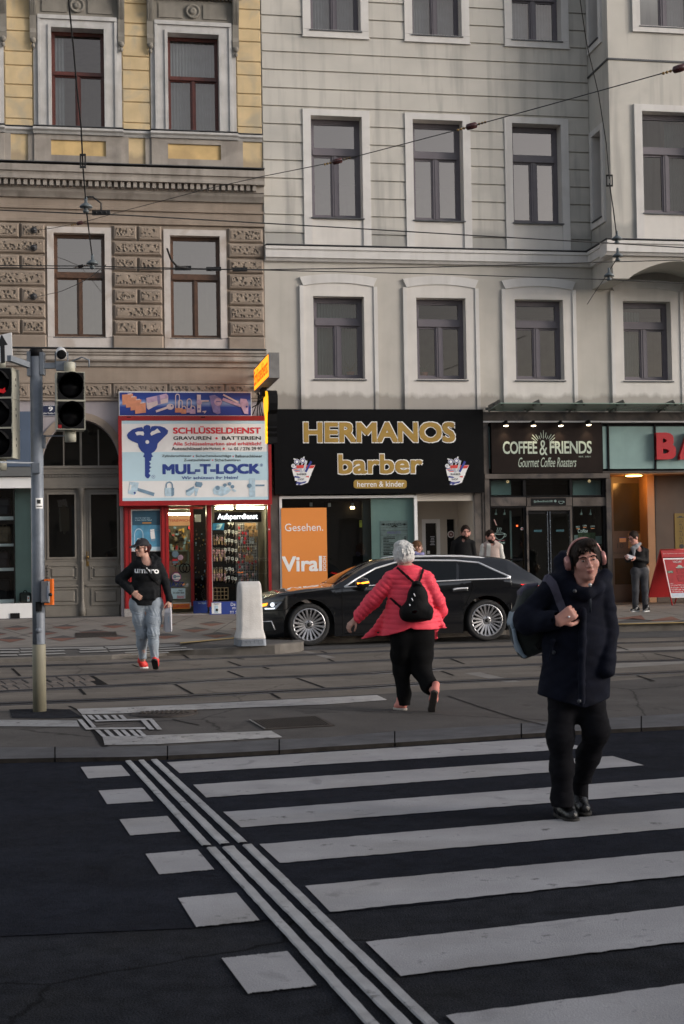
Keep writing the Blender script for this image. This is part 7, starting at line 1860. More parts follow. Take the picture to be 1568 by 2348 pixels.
for x,y,d,lab in ((232,488,17.4,'clamp on the upper contact wire beside the bell insulator'),(420,615,19.2,'clamp with a curved cable on the contact wire by the second brown window'),(490,617,20.9,'clamp at the right jamb of the second brown window'),(550,618,21.1,'clamp on the contact wire near the edge of the brown building')):
 c = P(x,y,d); b = MB().use(m_wire); b.box(c.x-.11,c.x+.11,c.y-.02,c.y+.02,c.z-.025,c.z+.03); [b.ball((c.x+k*.06,c.y-.025,c.z),.014,6) for k in (-1,0,1)]
 if x == 232: b.tube([c,c+Vector((0,0,.12)),c+Vector((-.1,0,.2)),c+Vector((-.2,0,.2))],.012,6)
 tag(b.build('wire_clamp',loc=c),lab,'wire clamp')
# ================================================================= black estate car
cf0,cr0 = G(707.7,1481,LANEZ),G(1114.5,1470,LANEZ)
fw = (cf0-cr0).normalized(); lf = Vector((fw.y,-fw.x,0))
if lf.y > 0: lf = -lf                          # towards the camera
WB = (cf0-cr0).length
KC = WB/2.924
TW = .80*KC
# local frame: x forward from the front axle, y towards the camera from the centre line, z up
C0 = cf0-lf*TW
def cw_(p): return C0+fw*p[0]+lf*p[1]+Vector((0,0,p[2]))
def cpx(x,y,yy):                             # picture point on the flank plane y = yy -> (x, z)
 d = ray(x,y); q0 = C0+lf*yy; t = (q0-CAM).dot(lf)/d.dot(lf); q = CAM+d*t-C0
 return q.dot(fw),q.z
YS = .93*KC
def prof_px(lst,yy=YS): return [cpx(x,y,yy) for x,y in lst]
m_car = mat('car_paint',(.006,.0065,.008),.18,0,spec=.55,coat=1.0)
m_cargl = mat('car_glass',(.008,.010,.012),.06,0,spec=.25)
m_chrome = mat('chrome_trim',(.88,.88,.90),.38,0,metal=.55)
m_tyre = mat('tyre_rubber',(.018,.018,.019),.8,.2,30,.3,60)
m_alloy = mat('alloy_silver',(.50,.50,.52),.30,.12,10,metal=.8)
m_under = mat('car_black_plastic',(.008,.008,.008),.6,.1,10)
car = thing('parked_car',C0+fw*(-WB/2),'black estate car with chrome window trim, orange indicators flashing','car')
top = prof_px([(597,1374),(618.6,1362.5),(647,1356.5),(694.6,1349),(751.7,1344)],.55*KC)
nose = max(p[0] for p in top)+.10
# upper outline (x, z) from nose to tail along the centre line
roofpts = prof_px([(751.7,1343),(790,1318),(832,1294),(862,1283),(904.5,1276.5),(963.7,1272),(1040,1270.5),(1115,1274),(1155,1280),(1190,1306),(1226,1331)],.30*KC)
hood = [(top[0][0]+.03,top[0][1]-.02)]+top[1:4]
tailx = cpx(1267,1345,0)[0]
T_TOP = sorted([(nose+.02,top[0][1]-.13)]+hood+roofpts+[(tailx+.10,roofpts[-1][1]-.03),(tailx,roofpts[-1][1]-.16)],key=lambda p: p[0])
belt = prof_px([(597,1380),(640,1366),(700,1356),(789.7,1346),(998.9,1332.5),(1076.7,1328),(1170.8,1325.5),(1226,1334),(1262,1350)])
T_BELT = sorted([(nose,belt[0][1]-.10)]+belt,key=lambda p: p[0])
sill_z = cpx(761,1459,YS)[1]
AR,WR = .405*KC,.345*KC
def zbot(x):
 z = sill_z
 for cx_ in (0.0,-WB):
  d = abs(x-cx_)
  if d < AR: z = max(z,WR+math.sqrt(AR*AR-d*d))
 if x > .55: z = max(z,sill_z+.02*(x-.55))
 if x < -WB-.5: z = max(z,sill_z+.16*(-WB-.5-x)/.5)
 return z
def halfw(x):                                  # plan shape at the belt
 a = .93*KC
 if x > .15: a -= .50*((x-.15)/(nose-.15))**2.6*KC
 if x < -WB-.35: a -= .16*((-WB-.35-x)/(abs(tailx+WB+.35)))**2*KC
 return a
xs = set(np.linspace(tailx,nose+.02,70).tolist())
for cx_ in (0.0,-WB):
 for k in range(25): xs.add(cx_+AR*math.cos(math.pi*k/24)*.9999)
 xs.add(cx_+AR+.002); xs.add(cx_-AR-.002)
xs = sorted(xs)
def it(tab,x):
 x = max(tab[0][0],min(tab[-1][0],x)); return interp(tab,x)
roofx0,roofx1 = roofpts[-1][0],roofpts[0][0]
def section(x):
 zt,zb_,zl = it(T_TOP,x),zbot(x),it(T_BELT,x)
 zl = min(zl,zt-.015); zb_ = min(zb_,zl-.05)
 w = halfw(x); s = []
 h = zl-zb_
 for t in (0,.12,.3,.5,.68,.82,.93,1.0):
  z = zb_+h*t
  yy = w-.055*KC*max(0,(.35-(z-sill_z)/.7))*2-.012*KC*math.sin(math.pi*min(1,max(0,(z-sill_z-.32)/.3)))*1.0
  if t == 1.0: yy = w-.022*KC
  s.append((yy,z))
 gh = zt-zl
 # greenhouse: tumblehome then roof crown
 tw = w-.022*KC
 rail = .60*KC if gh > .12 else max(.3,tw-.10)
 k = min(1,gh/.42); wr = tw-(tw-.60*KC)*k if gh > .05 else tw-.06*KC
 for t in (.15,.35,.6,.8): s.append((tw+(wr-tw)*t,zl+gh*.86*t))
 s.append((wr,zl+gh*.88)); s.append((wr-.05*KC,zl+gh*.945)); s.append((wr*.6,zl+gh*.985)); s.append((0,zt))
 return s
rows = []
for x in xs:
 s = section(x); rows.append([(x,y,z) for y,z in s]+[(x,-y,z) for y,z in s[-2::-1]])
b = MB(cw_).use(m_car)
b.ring(rows,closed=False); n = len(rows[0])
# nose and tail closures, floor
b.add(rows[0],[tuple(range(n))]); b.add(rows[-1],[tuple(range(n))])
body = b.build('body',None,car)
bm = bmesh.new(); bm.from_mesh(body.data); bmesh.ops.remove_doubles(bm,verts=bm.verts[:],dist=.0005); bmesh.ops.recalc_face_normals(bm,faces=bm.faces[:]); bm.to_mesh(body.data); bm.free()
for p in body.data.polygons: p.use_smooth = True
md = body.modifiers.new('edges','EDGE_SPLIT'); md.split_angle = R(38)
b = MB(cw_).use(m_under); b.box(tailx+.25,nose-.25,-.70*KC,.70*KC,sill_z+.02,sill_z+.45)
for cx_ in (0.0,-WB):
 for sgn in (1,-1):
  arcs = [(cx_+AR*math.cos(math.pi*k/20),WR+AR*math.sin(math.pi*k/20)) for k in range(21)]
  b.ring([[(x,sgn*halfw(x)*.985,z) for x,z in arcs],[(x,sgn*.60*KC,z) for x,z in arcs]],closed=False)
b.build('underbody',None,car)
# flank width at any (x, z), to lay windows and trim on
def flank_y(x,z):
 s = section(x); best = s[0][0]
 for (y0,z0),(y1,z1) in zip(s,s[1:]):
  if z0 <= z <= z1 or z1 <= z <= z0: return y0+(y1-y0)*(z-z0)/((z1-z0) or 1)
 return s[0][0] if z < s[0][1] else s[-4][0]
def onflank(pts,off,px=True,yref=None):
 out = []
 for x,y in pts:
  yy = YS
  for _ in range(4):
   X,Z = cpx(x,y,yy); yy = flank_y(X,Z)
  out.append((X,yy+off,Z))
 return out
up = [(789.7,1345.5),(815,1328),(859.6,1303),(904.5,1289.5),(951.8,1284.3),(1044,1285),(1097,1289.8),(1132,1306),(1168,1322)]
lowl = [(1160,1325.8),(1076.7,1328.5),(998.9,1332.5),(900,1339)]
def densify(p,n=5): return [(a[0]+(c[0]-a[0])*k/n,a[1]+(c[1]-a[1])*k/n) for a,c in zip(p,p[1:]) for k in range(n)]+[p[-1]]
def side_glass(polytop,polybot,off=.006,nm='window'):
 b = MB(cw_).use(m_cargl); N = 26
 def at(tab,x): return interp(tab,x)
 xa,xb = max(polytop[0][0],polybot[0][0]),min(polytop[-1][0],polybot[-1][0])
 T,Bm = [],[]
 secs = []
 for j in range(5):
  t = j/4; secs.append(onflank([(xa+(xb-xa)*i/N,at(polybot,xa+(xb-xa)*i/N)*(1-t)+at(polytop,xa+(xb-xa)*i/N)*t) for i in range(N+1)],off))
 b.ring(secs,closed=False)
 b.build(nm,None,car)
 MB(cw_).use(m_cargl).ring([[(x,-y,z) for x,y,z in s] for s in secs],closed=False).build(nm,None,car)
tp = [(800,1340),(817,1328.5),(860,1304.5),(904.5,1291.5),(951.8,1286.5),(1044,1287),(1095,1291),(1130,1307.5),(1160,1322.5)]
bp = [(800,1343.5),(900,1337.5),(998.9,1331),(1076.7,1326.8),(1160,1324.6)]
cut = lambda tab,a,c: [(a,interp(tab,a))]+[p for p in tab if a < p[0] < c]+[(c,interp(tab,c))]
for a,c in ((801,925),(932,1046),(1052,1158)): side_glass(cut(tp,a,c),cut(bp,a,c))
for s in (1,-1):
 b = MB(cw_).use(m_chrome)
 pts = onflank(densify(up),.010); b.tube([(x,y*s,z) for x,y,z in pts],.016,6)
 pts = onflank(densify([(789.7,1346)]+lowl[::-1]+[(1170,1325)]),.010); b.tube([(x,y*s,z) for x,y,z in pts],.011,6)
 pts = onflank(densify([(1097,1290),(1132,1306.5),(1170,1322.5),(1160,1325.5)]),.011); b.tube([(x,y*s,z) for x,y,z in pts],.017,6)
 b.build('window_trim',None,car)
 b = MB(cw_).use(m_chrome); rl = [cpx(x,y,.60*KC) for x,y in densify([(905,1279),(935,1274.5),(1000,1272.8),(1060,1273.5),(1100,1276.5),(1116,1279.5)],4)]
 b.tube([(x,s*.60*KC,z-.012) for x,z in rl],.017,8); b.build('roof_rail',None,car)
# windscreen and rear window follow the body
def crosspanel(x0,x1,fr,nm,m):
 b = MB(cw_).use(m); N = 12; secs = []
 for i in range(N+1):
  x = x0+(x1-x0)*i/N; s = section(x); row = []
  pts = [(y,z) for y,z in s[-5:]]
  full = pts+[(-y,z) for y,z in pts[-2::-1]]
  secs.append([(x,y*fr,z+.006) for y,z in full])
 b.ring(secs,closed=False); return b.build(nm,None,car)
crosspanel(roofpts[3][0]+.02,roofpts[0][0]-.06,.93,'windscreen',m_cargl); crosspanel(roofpts[-1][0]+.02,roofpts[-3][0]-.04,.88,'rear_window',m_cargl)
# panel gaps
b = MB(cw_).use(m_groove)
for pl_ in ([(784,1347),(784.5,1400),(787,1447),(786,1456)],[(930,1338),(933,1380),(938,1450)],[(1044.5,1285),(1066,1311),(1084,1338),(1083,1352),(1072,1375),(1062,1398)],[(790,1452),(900,1450),(1010,1446)],[(600,1402),(655,1398),(664,1390)],[(640,1366),(700,1357.5),(780,1349)]):
 b.tube(onflank(densify(pl_,6),.001),.0055,5)
b.build('panel_gap',None,car)
# handles, mirror, lamps
for pts in ([(1037.8,1351.5),(1045,1349.5),(1060,1348.3),(1071.5,1348)],[(905,1356),(922,1354.5),(938,1354)]):
 b = MB(cw_).use(m_chrome); b.tube([(x,y+.012,z) for x,y,z in onflank(densify(pts),.02)],.015,8); b.use(m_car); b.tube([(x,y,z-.035) for x,y,z in onflank(densify(pts),.004)],.024,8); b.build('door_handle',None,car)
for s in (1,-1):
 X,Z = cpx(831,1336,YS+.14)
 mi = [(X,s*(YS+.14),Z)]
 b = MB(cw_).use(m_car); c = Vector(mi[0])
 b.ball(c,(.125,.11,.085),16); b.tube([c+Vector((-.02,0,-.06)),Vector((X-.03,s*(YS-.06),Z-.14))],.03,8); mo = b.build('mirror',None,car)
 b = MB(cw_).use(mat('indicator_light',(1,.3,.02),.4,0,emit=4,ecol=(1,.20,.01))); b.tube([(c.x+.095,c.y+s*.065,c.z-.006),(c.x+.0,c.y+s*.108,c.z-.0),(c.x-.085,c.y+s*.085,c.z+.012)],.0135,6); b.build('indicator',None,mo)
 hl = [(603,1397),(632,1396.6),(646.5,1380),(645,1377.8),(620,1380.3),(598,1383.5),(597,1391)]
 q = onflank(hl,.006)
 b = MB(cw_).use(mat('headlight_glass',(.20,.22,.25),.12,.5,14,coat=.6)); b.prism3([(x,s*y,z) for x,y,z in q],(0,s*.012,0)); ho = b.build('headlight',None,car)
 b = MB(cw_).use(mat('headlight_amber',(.9,.35,.03),.4,0,emit=1.6,ecol=(1,.30,.02))); b.prism3([(x,s*(y+.012),z) for x,y,z in onflank([(598,1384.5),(613,1382),(611,1388),(600,1391)],.008)],(0,s*.006,0)); b.use(mat('headlight_led',(.8,.85,.9),.3,0,emit=.9)); b.prism3([(x,s*(y+.012),z) for x,y,z in onflank([(606,1394),(630,1393),(628,1396),(607,1396.8)],.008)],(0,s*.006,0)); b.ball([(x,s*(y+.012),z) for x,y,z in onflank([(624,1386)],.01)][0],.035,8); b.build('indicator',None,ho)
 tl = onflank([(1193,1339),(1215,1338.5),(1240,1343),(1236,1349),(1205,1344)],.006); b = MB(cw_).use(mat('tail_light',(.5,.01,.01),.3,0,emit=1.2,ecol=(1,.01,.01))); b.prism3([(x,s*y,z) for x,y,z in tl],(0,s*.012,0)); b.build('tail_light',None,car)
 gr = onflank([(598.7,1425),(622,1424),(630,1445),(612,1447),(600,1446)],.004); b = MB(cw_).use(m_under); b.prism3([(x,s*y,z) for x,y,z in gr],(0,s*.008,0)); b.use(m_chrome); b.tube([(x,s*(y+.012),z) for x,y,z in onflank([(598.7,1425),(622,1424),(630,1444)],.006)],.009,6); b.build('lower_grille',None,car)
# grille at the nose
b = MB(cw_).use(m_under); zg = it(T_BELT,nose)-.12; b.bbox(-.45,.45,nose+.0,nose+.03,zg-.42,zg+.08,.02)
for i in range(len(b.v)-9*0): pass
b = MB(lambda p: cw_((p[1],p[0],p[2]))).use(m_under); b.bbox(-.48,.48,nose-.03,nose+.045,zg-.40,zg+.06,.03); b.use(m_chrome)
for k in range(7): b.box(-.44,.44,nose+.045,nose+.055,zg-.36+k*.06,zg-.35+k*.06)
b.build('grille',None,car)
b = MB(cw_).use(m_car); zs = it(T_TOP,roofpts[-3][0]); b.box(roofpts[-3][0]-.26,roofpts[-3][0]+.05,-.56,.56,zs-.035,zs-.005); b.build('spoiler',None,car)
# wheels
def wheel(xc,s):
 c = Vector((xc,s*(TW-.02),WR)); r = WR*.985; rim = .255*KC
 b = MB(cw_).use(m_tyre); ax_ = (0,s,0); W = .118*KC
 b.lathe([(rim-.01,-W),(r*.93,-W),(r*.985,-W*.75),(r,-W*.4),(r,W*.4),(r*.985,W*.75),(r*.93,W),(rim+.03,W*.98),(rim-.002,W*.86)],c,ax_,48,cap=False)
 wo = b.build('wheel',None,car)
 b = MB(cw_).use(m_alloy); b.lathe([(rim+.008,W*.86),(rim+.006,W*.95),(rim-.012,W*.93),(rim-.018,W*.6),(rim-.04,-W*.3)],c,ax_,48,cap=False)
 U = Vector((1,0,0)); V = Vector((0,0,1)); N = Vector((0,s,0))
 for k in range(20):
  a = 2*math.pi*(k+.5*0)/20+R(9); d = U*math.cos(a)+V*math.sin(a); t = U*-math.sin(a)+V*math.cos(a)
  wide = k % 2 == 0
  w0,w1 = (.011,.019) if wide else (.010,.013)
  p0,p1 = c+d*.055*KC,c+d*(rim-.01)
  q = [p0-t*w0,p0+t*w0,p1+t*w1,p1-t*w1]
  b.prism3([q[0]+N*W*.56,q[1]+N*W*.56,q[2]+N*W*.86,q[3]+N*W*.86],N*.022)
 b.lathe([(.075*KC,W*.45),(.075*KC,W*.72),(.06*KC,W*.80),(.035*KC,W*.80)],c,ax_,24)
 b.build('rim',None,wo)
 b = MB(cw_).use(m_under); b.lathe([(rim-.02,W*.05),(rim-.02,W*.1),(.001,W*.1)],c,ax_,32); b.lathe([(.034*KC,W*.80),(.032*KC,W*.86),(.001,W*.87)],c,ax_,16)
 for k in range(5): a = 2*math.pi*k/5+.3; b.ball(c+(U*math.cos(a)+V*math.sin(a))*.056*KC+N*W*.79,.012,6)
 b.use(mat('brake_disc',(.22,.21,.20),.4,.2,20,metal=.8)); b.lathe([(.17,W*.11),(.17,W*.14),(.06,W*.14)],c,ax_,32,cap=False); b.build('hub',None,wo)
for xc in (0.0,-WB):
 for s in (1,-1): wheel(xc,s)
# ================================================================= people
from mathutils.bvhtree import BVHTree
def fold(Q,amp,freq,seed=0,stretch=(1,1,1)):
 """soft creases for cloth"""
 r = np.random.RandomState(seed); d = np.zeros(len(Q)); Q = Q*np.array(stretch)
 for k in range(5):
  v = r.normal(size=3); v /= np.linalg.norm(v); w_ = r.normal(size=3); w_ /= np.linalg.norm(w_)
  d += np.sin((Q@v)*freq*(.6+.25*k)+r.uniform(0,6)+1.3*np.sin((Q@w_)*freq*.45+k))/(1+.35*k)
 return amp*d/2.2
def limb(Q,pts,rad,k=.03,sq=None): return smins([cone(Q,pts[i],pts[i+1],rad[i],rad[i+1],sq) for i in range(len(pts)-1)],k)
def basis(f,tilt=0.0):
 f = np.array(f,float); f /= np.linalg.norm(f); u = np.array([0,0,1.0]); r = np.cross(f,u); r /= np.linalg.norm(r); u = np.cross(r,f)
 c,s = math.cos(tilt),math.sin(tilt); r,u = r*c+u*s,u*c-r*s
 return np.stack([r,f,u],1)              # columns: the person's right, forward, up
def head_sdf(c,B,s=1.0):
 c = np.array(c,float)
 def f(Q):
  q = (Q-c)@B/s
  qa = q.copy(); qa[:,0] = np.abs(qa[:,0])
  d = smin(ell(q,(0,-.014,.022),(.074,.096,.094)),ell(q,(0,.022,-.052),(.056,.064,.064)),.035)
  d = smin(d,ell(q,(0,.064,-.092),(.022,.020,.018)),.025)
  d = smin(d,ell(qa,(.040,.052,-.022),(.026,.024,.026)),.02)
  d = smin(d,ell(qa,(.026,.076,.030),(.028,.014,.009)),.014)
  d = smax(d,-ell(qa,(.031,.094,.010),(.018,.018,.012)),.012)
  d = smin(d,cone(q,(0,.084,.014),(0,.108,-.024),.007,.0125),.010)
  d = smin(d,ell(qa,(.012,.096,-.028),(.009,.010,.007)),.006)
  d = smin(d,ell(q,(0,.088,-.050),(.023,.010,.0055)),.006); d = smin(d,ell(q,(0,.087,-.062),(.020,.010,.006)),.006)
  d = smin(d,smax(ell(qa,(.077,-.008,-.004),(.012,.022,.034)),-ell(qa,(.088,-.002,.0),(.008,.011,.018)),.006),.008)
  return d*s
 return f
def hand_parts(w_,d,n,curl=.5,s=1.0,spread=.25,thumb=1,grip=False):
 """wrist point, pointing direction, palm normal (the palm looks along n): list of (a, b, ra, rb) for palm and five fingers"""
 w_,d,n = [np.array(v,float) for v in (w_,d,n)]; d /= np.linalg.norm(d); n = n-d*(n@d); n /= np.linalg.norm(n); x = np.cross(d,n)*thumb
 out = []
 for k,off in enumerate((-.030,-.010,.010,.030)):
  base = w_+d*.088*s+x*off*s*1.0
  out.append((w_+x*off*.55*s,base,.017*s,.013*s))
  L = (.034,.040,.038,.030)[k]*s*1.05
  a,ang = base,0.0; dirv = d+x*off*spread*4
  for j,(ll,rr_) in enumerate(((1.15,.0100),(.80,.0090),(.62,.0078))):
   ang += curl*(1.0 if j == 0 else 1.25)
   dv = dirv*math.cos(ang)+n*math.sin(ang); dv /= np.linalg.norm(dv)
   b_ = a+dv*L*ll; out.append((a,b_,rr_*s*1.02,rr_*s*.94)); a = b_
 t0 = w_+d*.025*s-x*.022*s+n*.006*s
 t1 = t0+(d*.55-x*.75+n*.35)*.045*s; t2 = t1+(d*.8-x*.25+n*(.35+curl*.5))*.034*s; t3 = t2+(d*.8+x*.1+n*(.3+curl*.5))*.026*s
 out += [(t0,t1,.0155*s,.0125*s),(t1,t2,.0115*s,.0105*s),(t2,t3,.0105*s,.009*s)]
 return out
def hand_sdf(Q,parts):
 palm = smins([cone(Q,*p) for p in parts if p[2] > .0145 or p[2] == parts[0][2]],.012)
 for p in parts: palm = smin(palm,cone(Q,*p),.0035)
 return palm
m_skin = mat('skin',(.56,.285,.23),.5,.1,25,.15,300,spec=.35)
m_skin2 = mat('skin_pale',(.52,.30,.235),.5,.1,25,.15,300,spec=.35)
for m_ in (m_skin,m_skin2):
 bb = m_.node_tree.nodes["Principled BSDF"]; bb.inputs["Subsurface Weight"].default_value = .12; bb.inputs["Subsurface Radius"].default_value = (.012,.005,.003)
m_lip = mat('lips',(.33,.12,.10),.45,.1,40)
m_eyew = mat('eye_white',(.34,.29,.27),.3,0); m_iris = mat('iris_dark',(.02,.014,.010),.15,0)
def hairmat(nm,col,amt=.35,rough=.6,st=(60,60,9)):
 m = mat(nm,col,rough,amt,6,spec=.15); n = m.node_tree.nodes; L = m.node_tree.links
 tc = n.new("ShaderNodeTexCoord"); mp = n.new("ShaderNodeMapping"); mp.inputs["Scale"].default_value = st; L.new(tc.outputs["Object"],mp.inputs[0])
 nz = n.new("ShaderNodeTexNoise"); nz.inputs["Scale"].default_value = 1.6; nz.inputs["Detail"].default_value = 6; nz.inputs["Distortion"].default_value = .8; L.new(mp.outputs[0],nz.inputs[0])
 bp = n.new("ShaderNodeBump"); bp.inputs["Strength"].default_value = .9; bp.inputs["Distance"].default_value = .012; L.new(nz.outputs["Fac"],bp.inputs["Height"]); L.new(bp.outputs[0],n["Principled BSDF"].inputs["Normal"])
 rp = n.new("ShaderNodeValToRGB"); c = lin(col); rp.color_ramp.elements[0].position = .32; rp.color_ramp.elements[1].position = .66
 rp.color_ramp.elements[0].color = tuple(v*(1-amt) for v in c[:3])+(1,); rp.color_ramp.elements[1].color = tuple(min(1,v*(1+amt)) for v in c[:3])+(1,); L.new(nz.outputs["Fac"],rp.inputs[0]); L.new(rp.outputs[0],n["Principled BSDF"].inputs["Base Color"])
 return m
m_hdark = hairmat('dark_hair',(.018,.011,.008)); m_hwhite = hairmat('white_hair',(.66,.65,.63),.22,.55); m_hred = hairmat('auburn_hair',(.045,.010,.010)); m_hbrown = hairmat('brown_hair',(.12,.06,.03))
def face_parts(root,c,B,s,brow=m_hdark):
 c = np.array(c,float); loc = lambda q: Vector(c+B@(np.array(q)*s))
 for sg in (-1,1):
  b = MB().use(m_eyew); b.ball(loc((sg*.031,.0815,.008)),(.0105*s,.0095*s,.0052*s),10); b.use(m_iris); b.ball(loc((sg*.031,.0868,.008)),(.0056*s,.005*s,.0050*s),8); b.build('eye',None,root)
  b = MB().use(brow); b.tube([loc((sg*.014,.0915,.027)),loc((sg*.030,.0905,.032)),loc((sg*.048,.079,.027))],.0042*s,6); b.build('eyebrow',None,root)
 b = MB().use(m_lip); b.tube([loc((-.021,.0900,-.0555)),loc((-.008,.0975,-.053)),loc((.008,.0975,-.053)),loc((.021,.0900,-.0555))],.0042*s,6); b.tube([loc((-.017,.0905,-.060)),loc((0,.096,-.062)),loc((.017,.0905,-.060))],.005*s,6); b.build('lips',None,root)
def bound(pts,m=.12):
 a = np.array(pts,float); return a.min(0)-m,a.max(0)+m
def bvh(objs):
 out = []
 for o in objs:
  me = o.data; org = Vector(o['org']); out.append(BVHTree.FromPolygons([v.co+org for v in me.vertices],[tuple(p.vertices) for p in me.polygons]))
 return out
def cast(trees,x,y,off,dmax=60):
 d = ray(x,y).normalized(); best = None
 for t in trees:
  h = t.ray_cast(CAM,d,dmax)
  if h[0] is not None and (best is None or h[3] < best[1]): best = (h[0],h[3],h[1])
 if best is None: return None
 n = best[2] if best[2].dot(d) < 0 else -best[2]
 return best[0]+n*off
def ribbon(b,pts,wpx,trees,off=.006,th=.006,n=10,fall=None):
 """a strap lying on the cloth along a line"""
 L_,R_ = [],[]
 for (x0,y0),(x1,y1) in zip(pts,pts[1:]):
  d = math.hypot(x1-x0,y1-y0); nx,ny = -(y1-y0)/d*wpx/2,(x1-x0)/d*wpx/2
  for k in range(n+1):
   x,y = x0+(x1-x0)*k/n,y0+(y1-y0)*k/n
   a,c = cast(trees,x+nx,y+ny,off),cast(trees,x-nx,y-ny,off)
   m_ = cast(trees,x,y,off)
   if m_ is None: continue
   dep = m_.y
   if a is None or abs(a.y-dep) > .08: a = P(x+nx,y+ny,dep)
   if c is None or abs(c.y-dep) > .08: c = P(x-nx,y-ny,dep)
   L_.append(a); R_.append(c)
 if len(L_) < 2: return
 up = Vector((0,-th,0)); b.ring([[p for p in L_],[p+up for p in L_],[p+up for p in R_],[p for p in R_]],closed=False,smooth=False)
def decal(b,s,x0,y0,x1,y1,trees,off=.004,bold=0.0,skew=0.0):
 def fn(X,Z,Y):
  q = cast(trees,X,-Z+skew*(X-x0),off); return q if q is not None else P(X,-Z,30)
 return b.text(s,x0,x1,-y1,-y0,0,bold,fn=fn)
def tufts(d,Q,c,B,n,seed,r=(.085,.105,.098),back=True,drop=.06,k=.008,wid=.013,sc=1.0):
 rr = np.random.RandomState(seed)
 for _ in range(n):
  v = rr.normal(size=3); v /= np.linalg.norm(v)
  if v[2] < -.35 or (back and v[1] > .45): continue
  p = np.array([0,-.018,.025])+v*np.array(r); t = np.array([rr.uniform(-.5,.5),-.25*v[1]+rr.uniform(-.3,.3),-.7]); t = t-v*(t@v)*.9; t /= np.linalg.norm(t)
  q = p+t*drop*rr.uniform(.6,1.2)+v*rr.uniform(-.004,.007)
  d = smin(d,cone((Q-c)@B/sc,p,q,wid*rr.uniform(.7,1.2),.004)*sc,k)
 return d
def shoe(root,heel,toe,z0,m,sole_m,s=1.0,h=.007,nm='shoe',ankle=None,tilt=0.0,pivot='toe'):
 """heel and toe in plan (x, y); tilt lifts the heel (pivot toe) or the toe (pivot heel)"""
 heel,toe = np.array(heel,float),np.array(toe,float); L = np.linalg.norm(toe-heel); d = (toe-heel)/L; x = np.array([d[1],-d[0]])
 pv = toe if pivot == 'toe' else heel
 def tolocal(Q):
  a = (Q[:,:2]-pv)@d; l = (Q[:,:2]-pv)@x; z = Q[:,2]-z0
  c_,s_ = math.cos(tilt),math.sin(tilt); sg = 1 if pivot == 'toe' else -1
  # rotate about the pivot's cross axis
  a2,z2 = a*c_-sg*z*s_,sg*a*s_+z*c_
  a2 = a2+(L if pivot == 'toe' else 0)
  return np.stack([a2,l,z2],1)
 def upper(Q):
  q = tolocal(Q)
  dd = smins([cone(q,(.045,0,.052),(L*.5,0,.050),.038*s,.040*s),cone(q,(L*.5,0,.047),(L-.045*s,.0,.036),.042*s,.034*s),cone(q,(.05,0,.06),(.065,0,.12),.036*s,.040*s),cone(q,(L*.52,0,.06),(.08,0,.105),.032*s,.036*s)],.03)
  return smax(dd,.020-q[:,2],.004)
 def sole(Q):
  q = tolocal(Q); dd = smins([cone(q,(.04,0,.014),(L*.5,0,.014),.039*s,.036*s),cone(q,(L*.5,0,.014),(L-.045*s,0,.014),.037*s,.042*s)],.02)
  return smax(smax(dd,q[:,2]-.024,.004),-q[:,2],.004)
 A = np.array([heel[0],heel[1],z0]); C = np.array([toe[0],toe[1],z0])
 lo,hi = np.minimum(A,C)-.09,np.maximum(A,C)+.09; lo[2] = z0-.05; hi[2] = z0+.20+abs(math.sin(tilt))*L
 if tilt: lo -= .08; hi += .08
 o = sdf_obj(nm,upper,lo,hi,h,m,root); so = sdf_obj('sole',sole,lo,hi,h,sole_m,o)
 return o
# ----------------------------------------------------------------- man with headphones
pz = G(1310,1880,0.0).y; S = pz/FPX
def J(x,y,dy=0.0): return np.array(P(x,y,pz+dy))
man = thing('person',G(1312,1878,0),'man in a dark navy parka walking on the zebra crossing, backpack strap in hand','person')
m_navyc = mat('navy_parka',(.0065,.0080,.0165),.8,.25,14,.35,240,spec=.12)
m_trous = mat('dark_trousers',(.0075,.0075,.010),.85,.2,18,.35,260,spec=.1)
hc = J(1342,1284,-.10); Bm = basis((.05,-1,-.10),-.14)
hs = head_sdf(hc,Bm,1.0)
wrR = J(1287,1420,-.20)
hp = hand_parts(J(1280,1424,-.205),J(1311,1404,-.215)-J(1280,1424,-.205),np.array([.25,.55,.1]),curl=1.15,s=1.0,thumb=1)
def man_body(Q):
 d = hs(Q)
 d = smin(d,cone(Q,J(1340,1312,-.055),J(1336,1368,-.03),.058,.066),.03)
 d = smin(d,limb(Q,[J(1334,1375,-.02),J(1322,1450),J(1318,1560)],[.13,.13,.13],.03,(1,.65,1)),.05)
 d = smin(d,limb(Q,[J(1268,1346),J(1201,1418,.03),J(1280,1423,-.19)],[.05,.045,.03],.02),.03); d = smin(d,limb(Q,[J(1384,1352),J(1395,1450,.0),J(1391,1530,-.09)],[.05,.042,.03],.02),.03)
 d = smin(d,limb(Q,[J(1294,1585),J(1286,1690,-.06),J(1289,1835,0)],[.075,.055,.04],.03),.05); d = smin(d,limb(Q,[J(1348,1585),J(1367,1674,-.05),J(1350,1730,.08),J(1328,1812,.22)],[.075,.055,.045,.034],.03),.05)
 return smin(d,hand_sdf(Q,hp),.012)
lo,hi = bound([J(1170,1225,-.3),J(1405,1860,.3)],.05)
body = sdf_obj('body',man_body,lo,hi,.0075,m_skin,man); face_parts(body,hc,Bm,1.0)
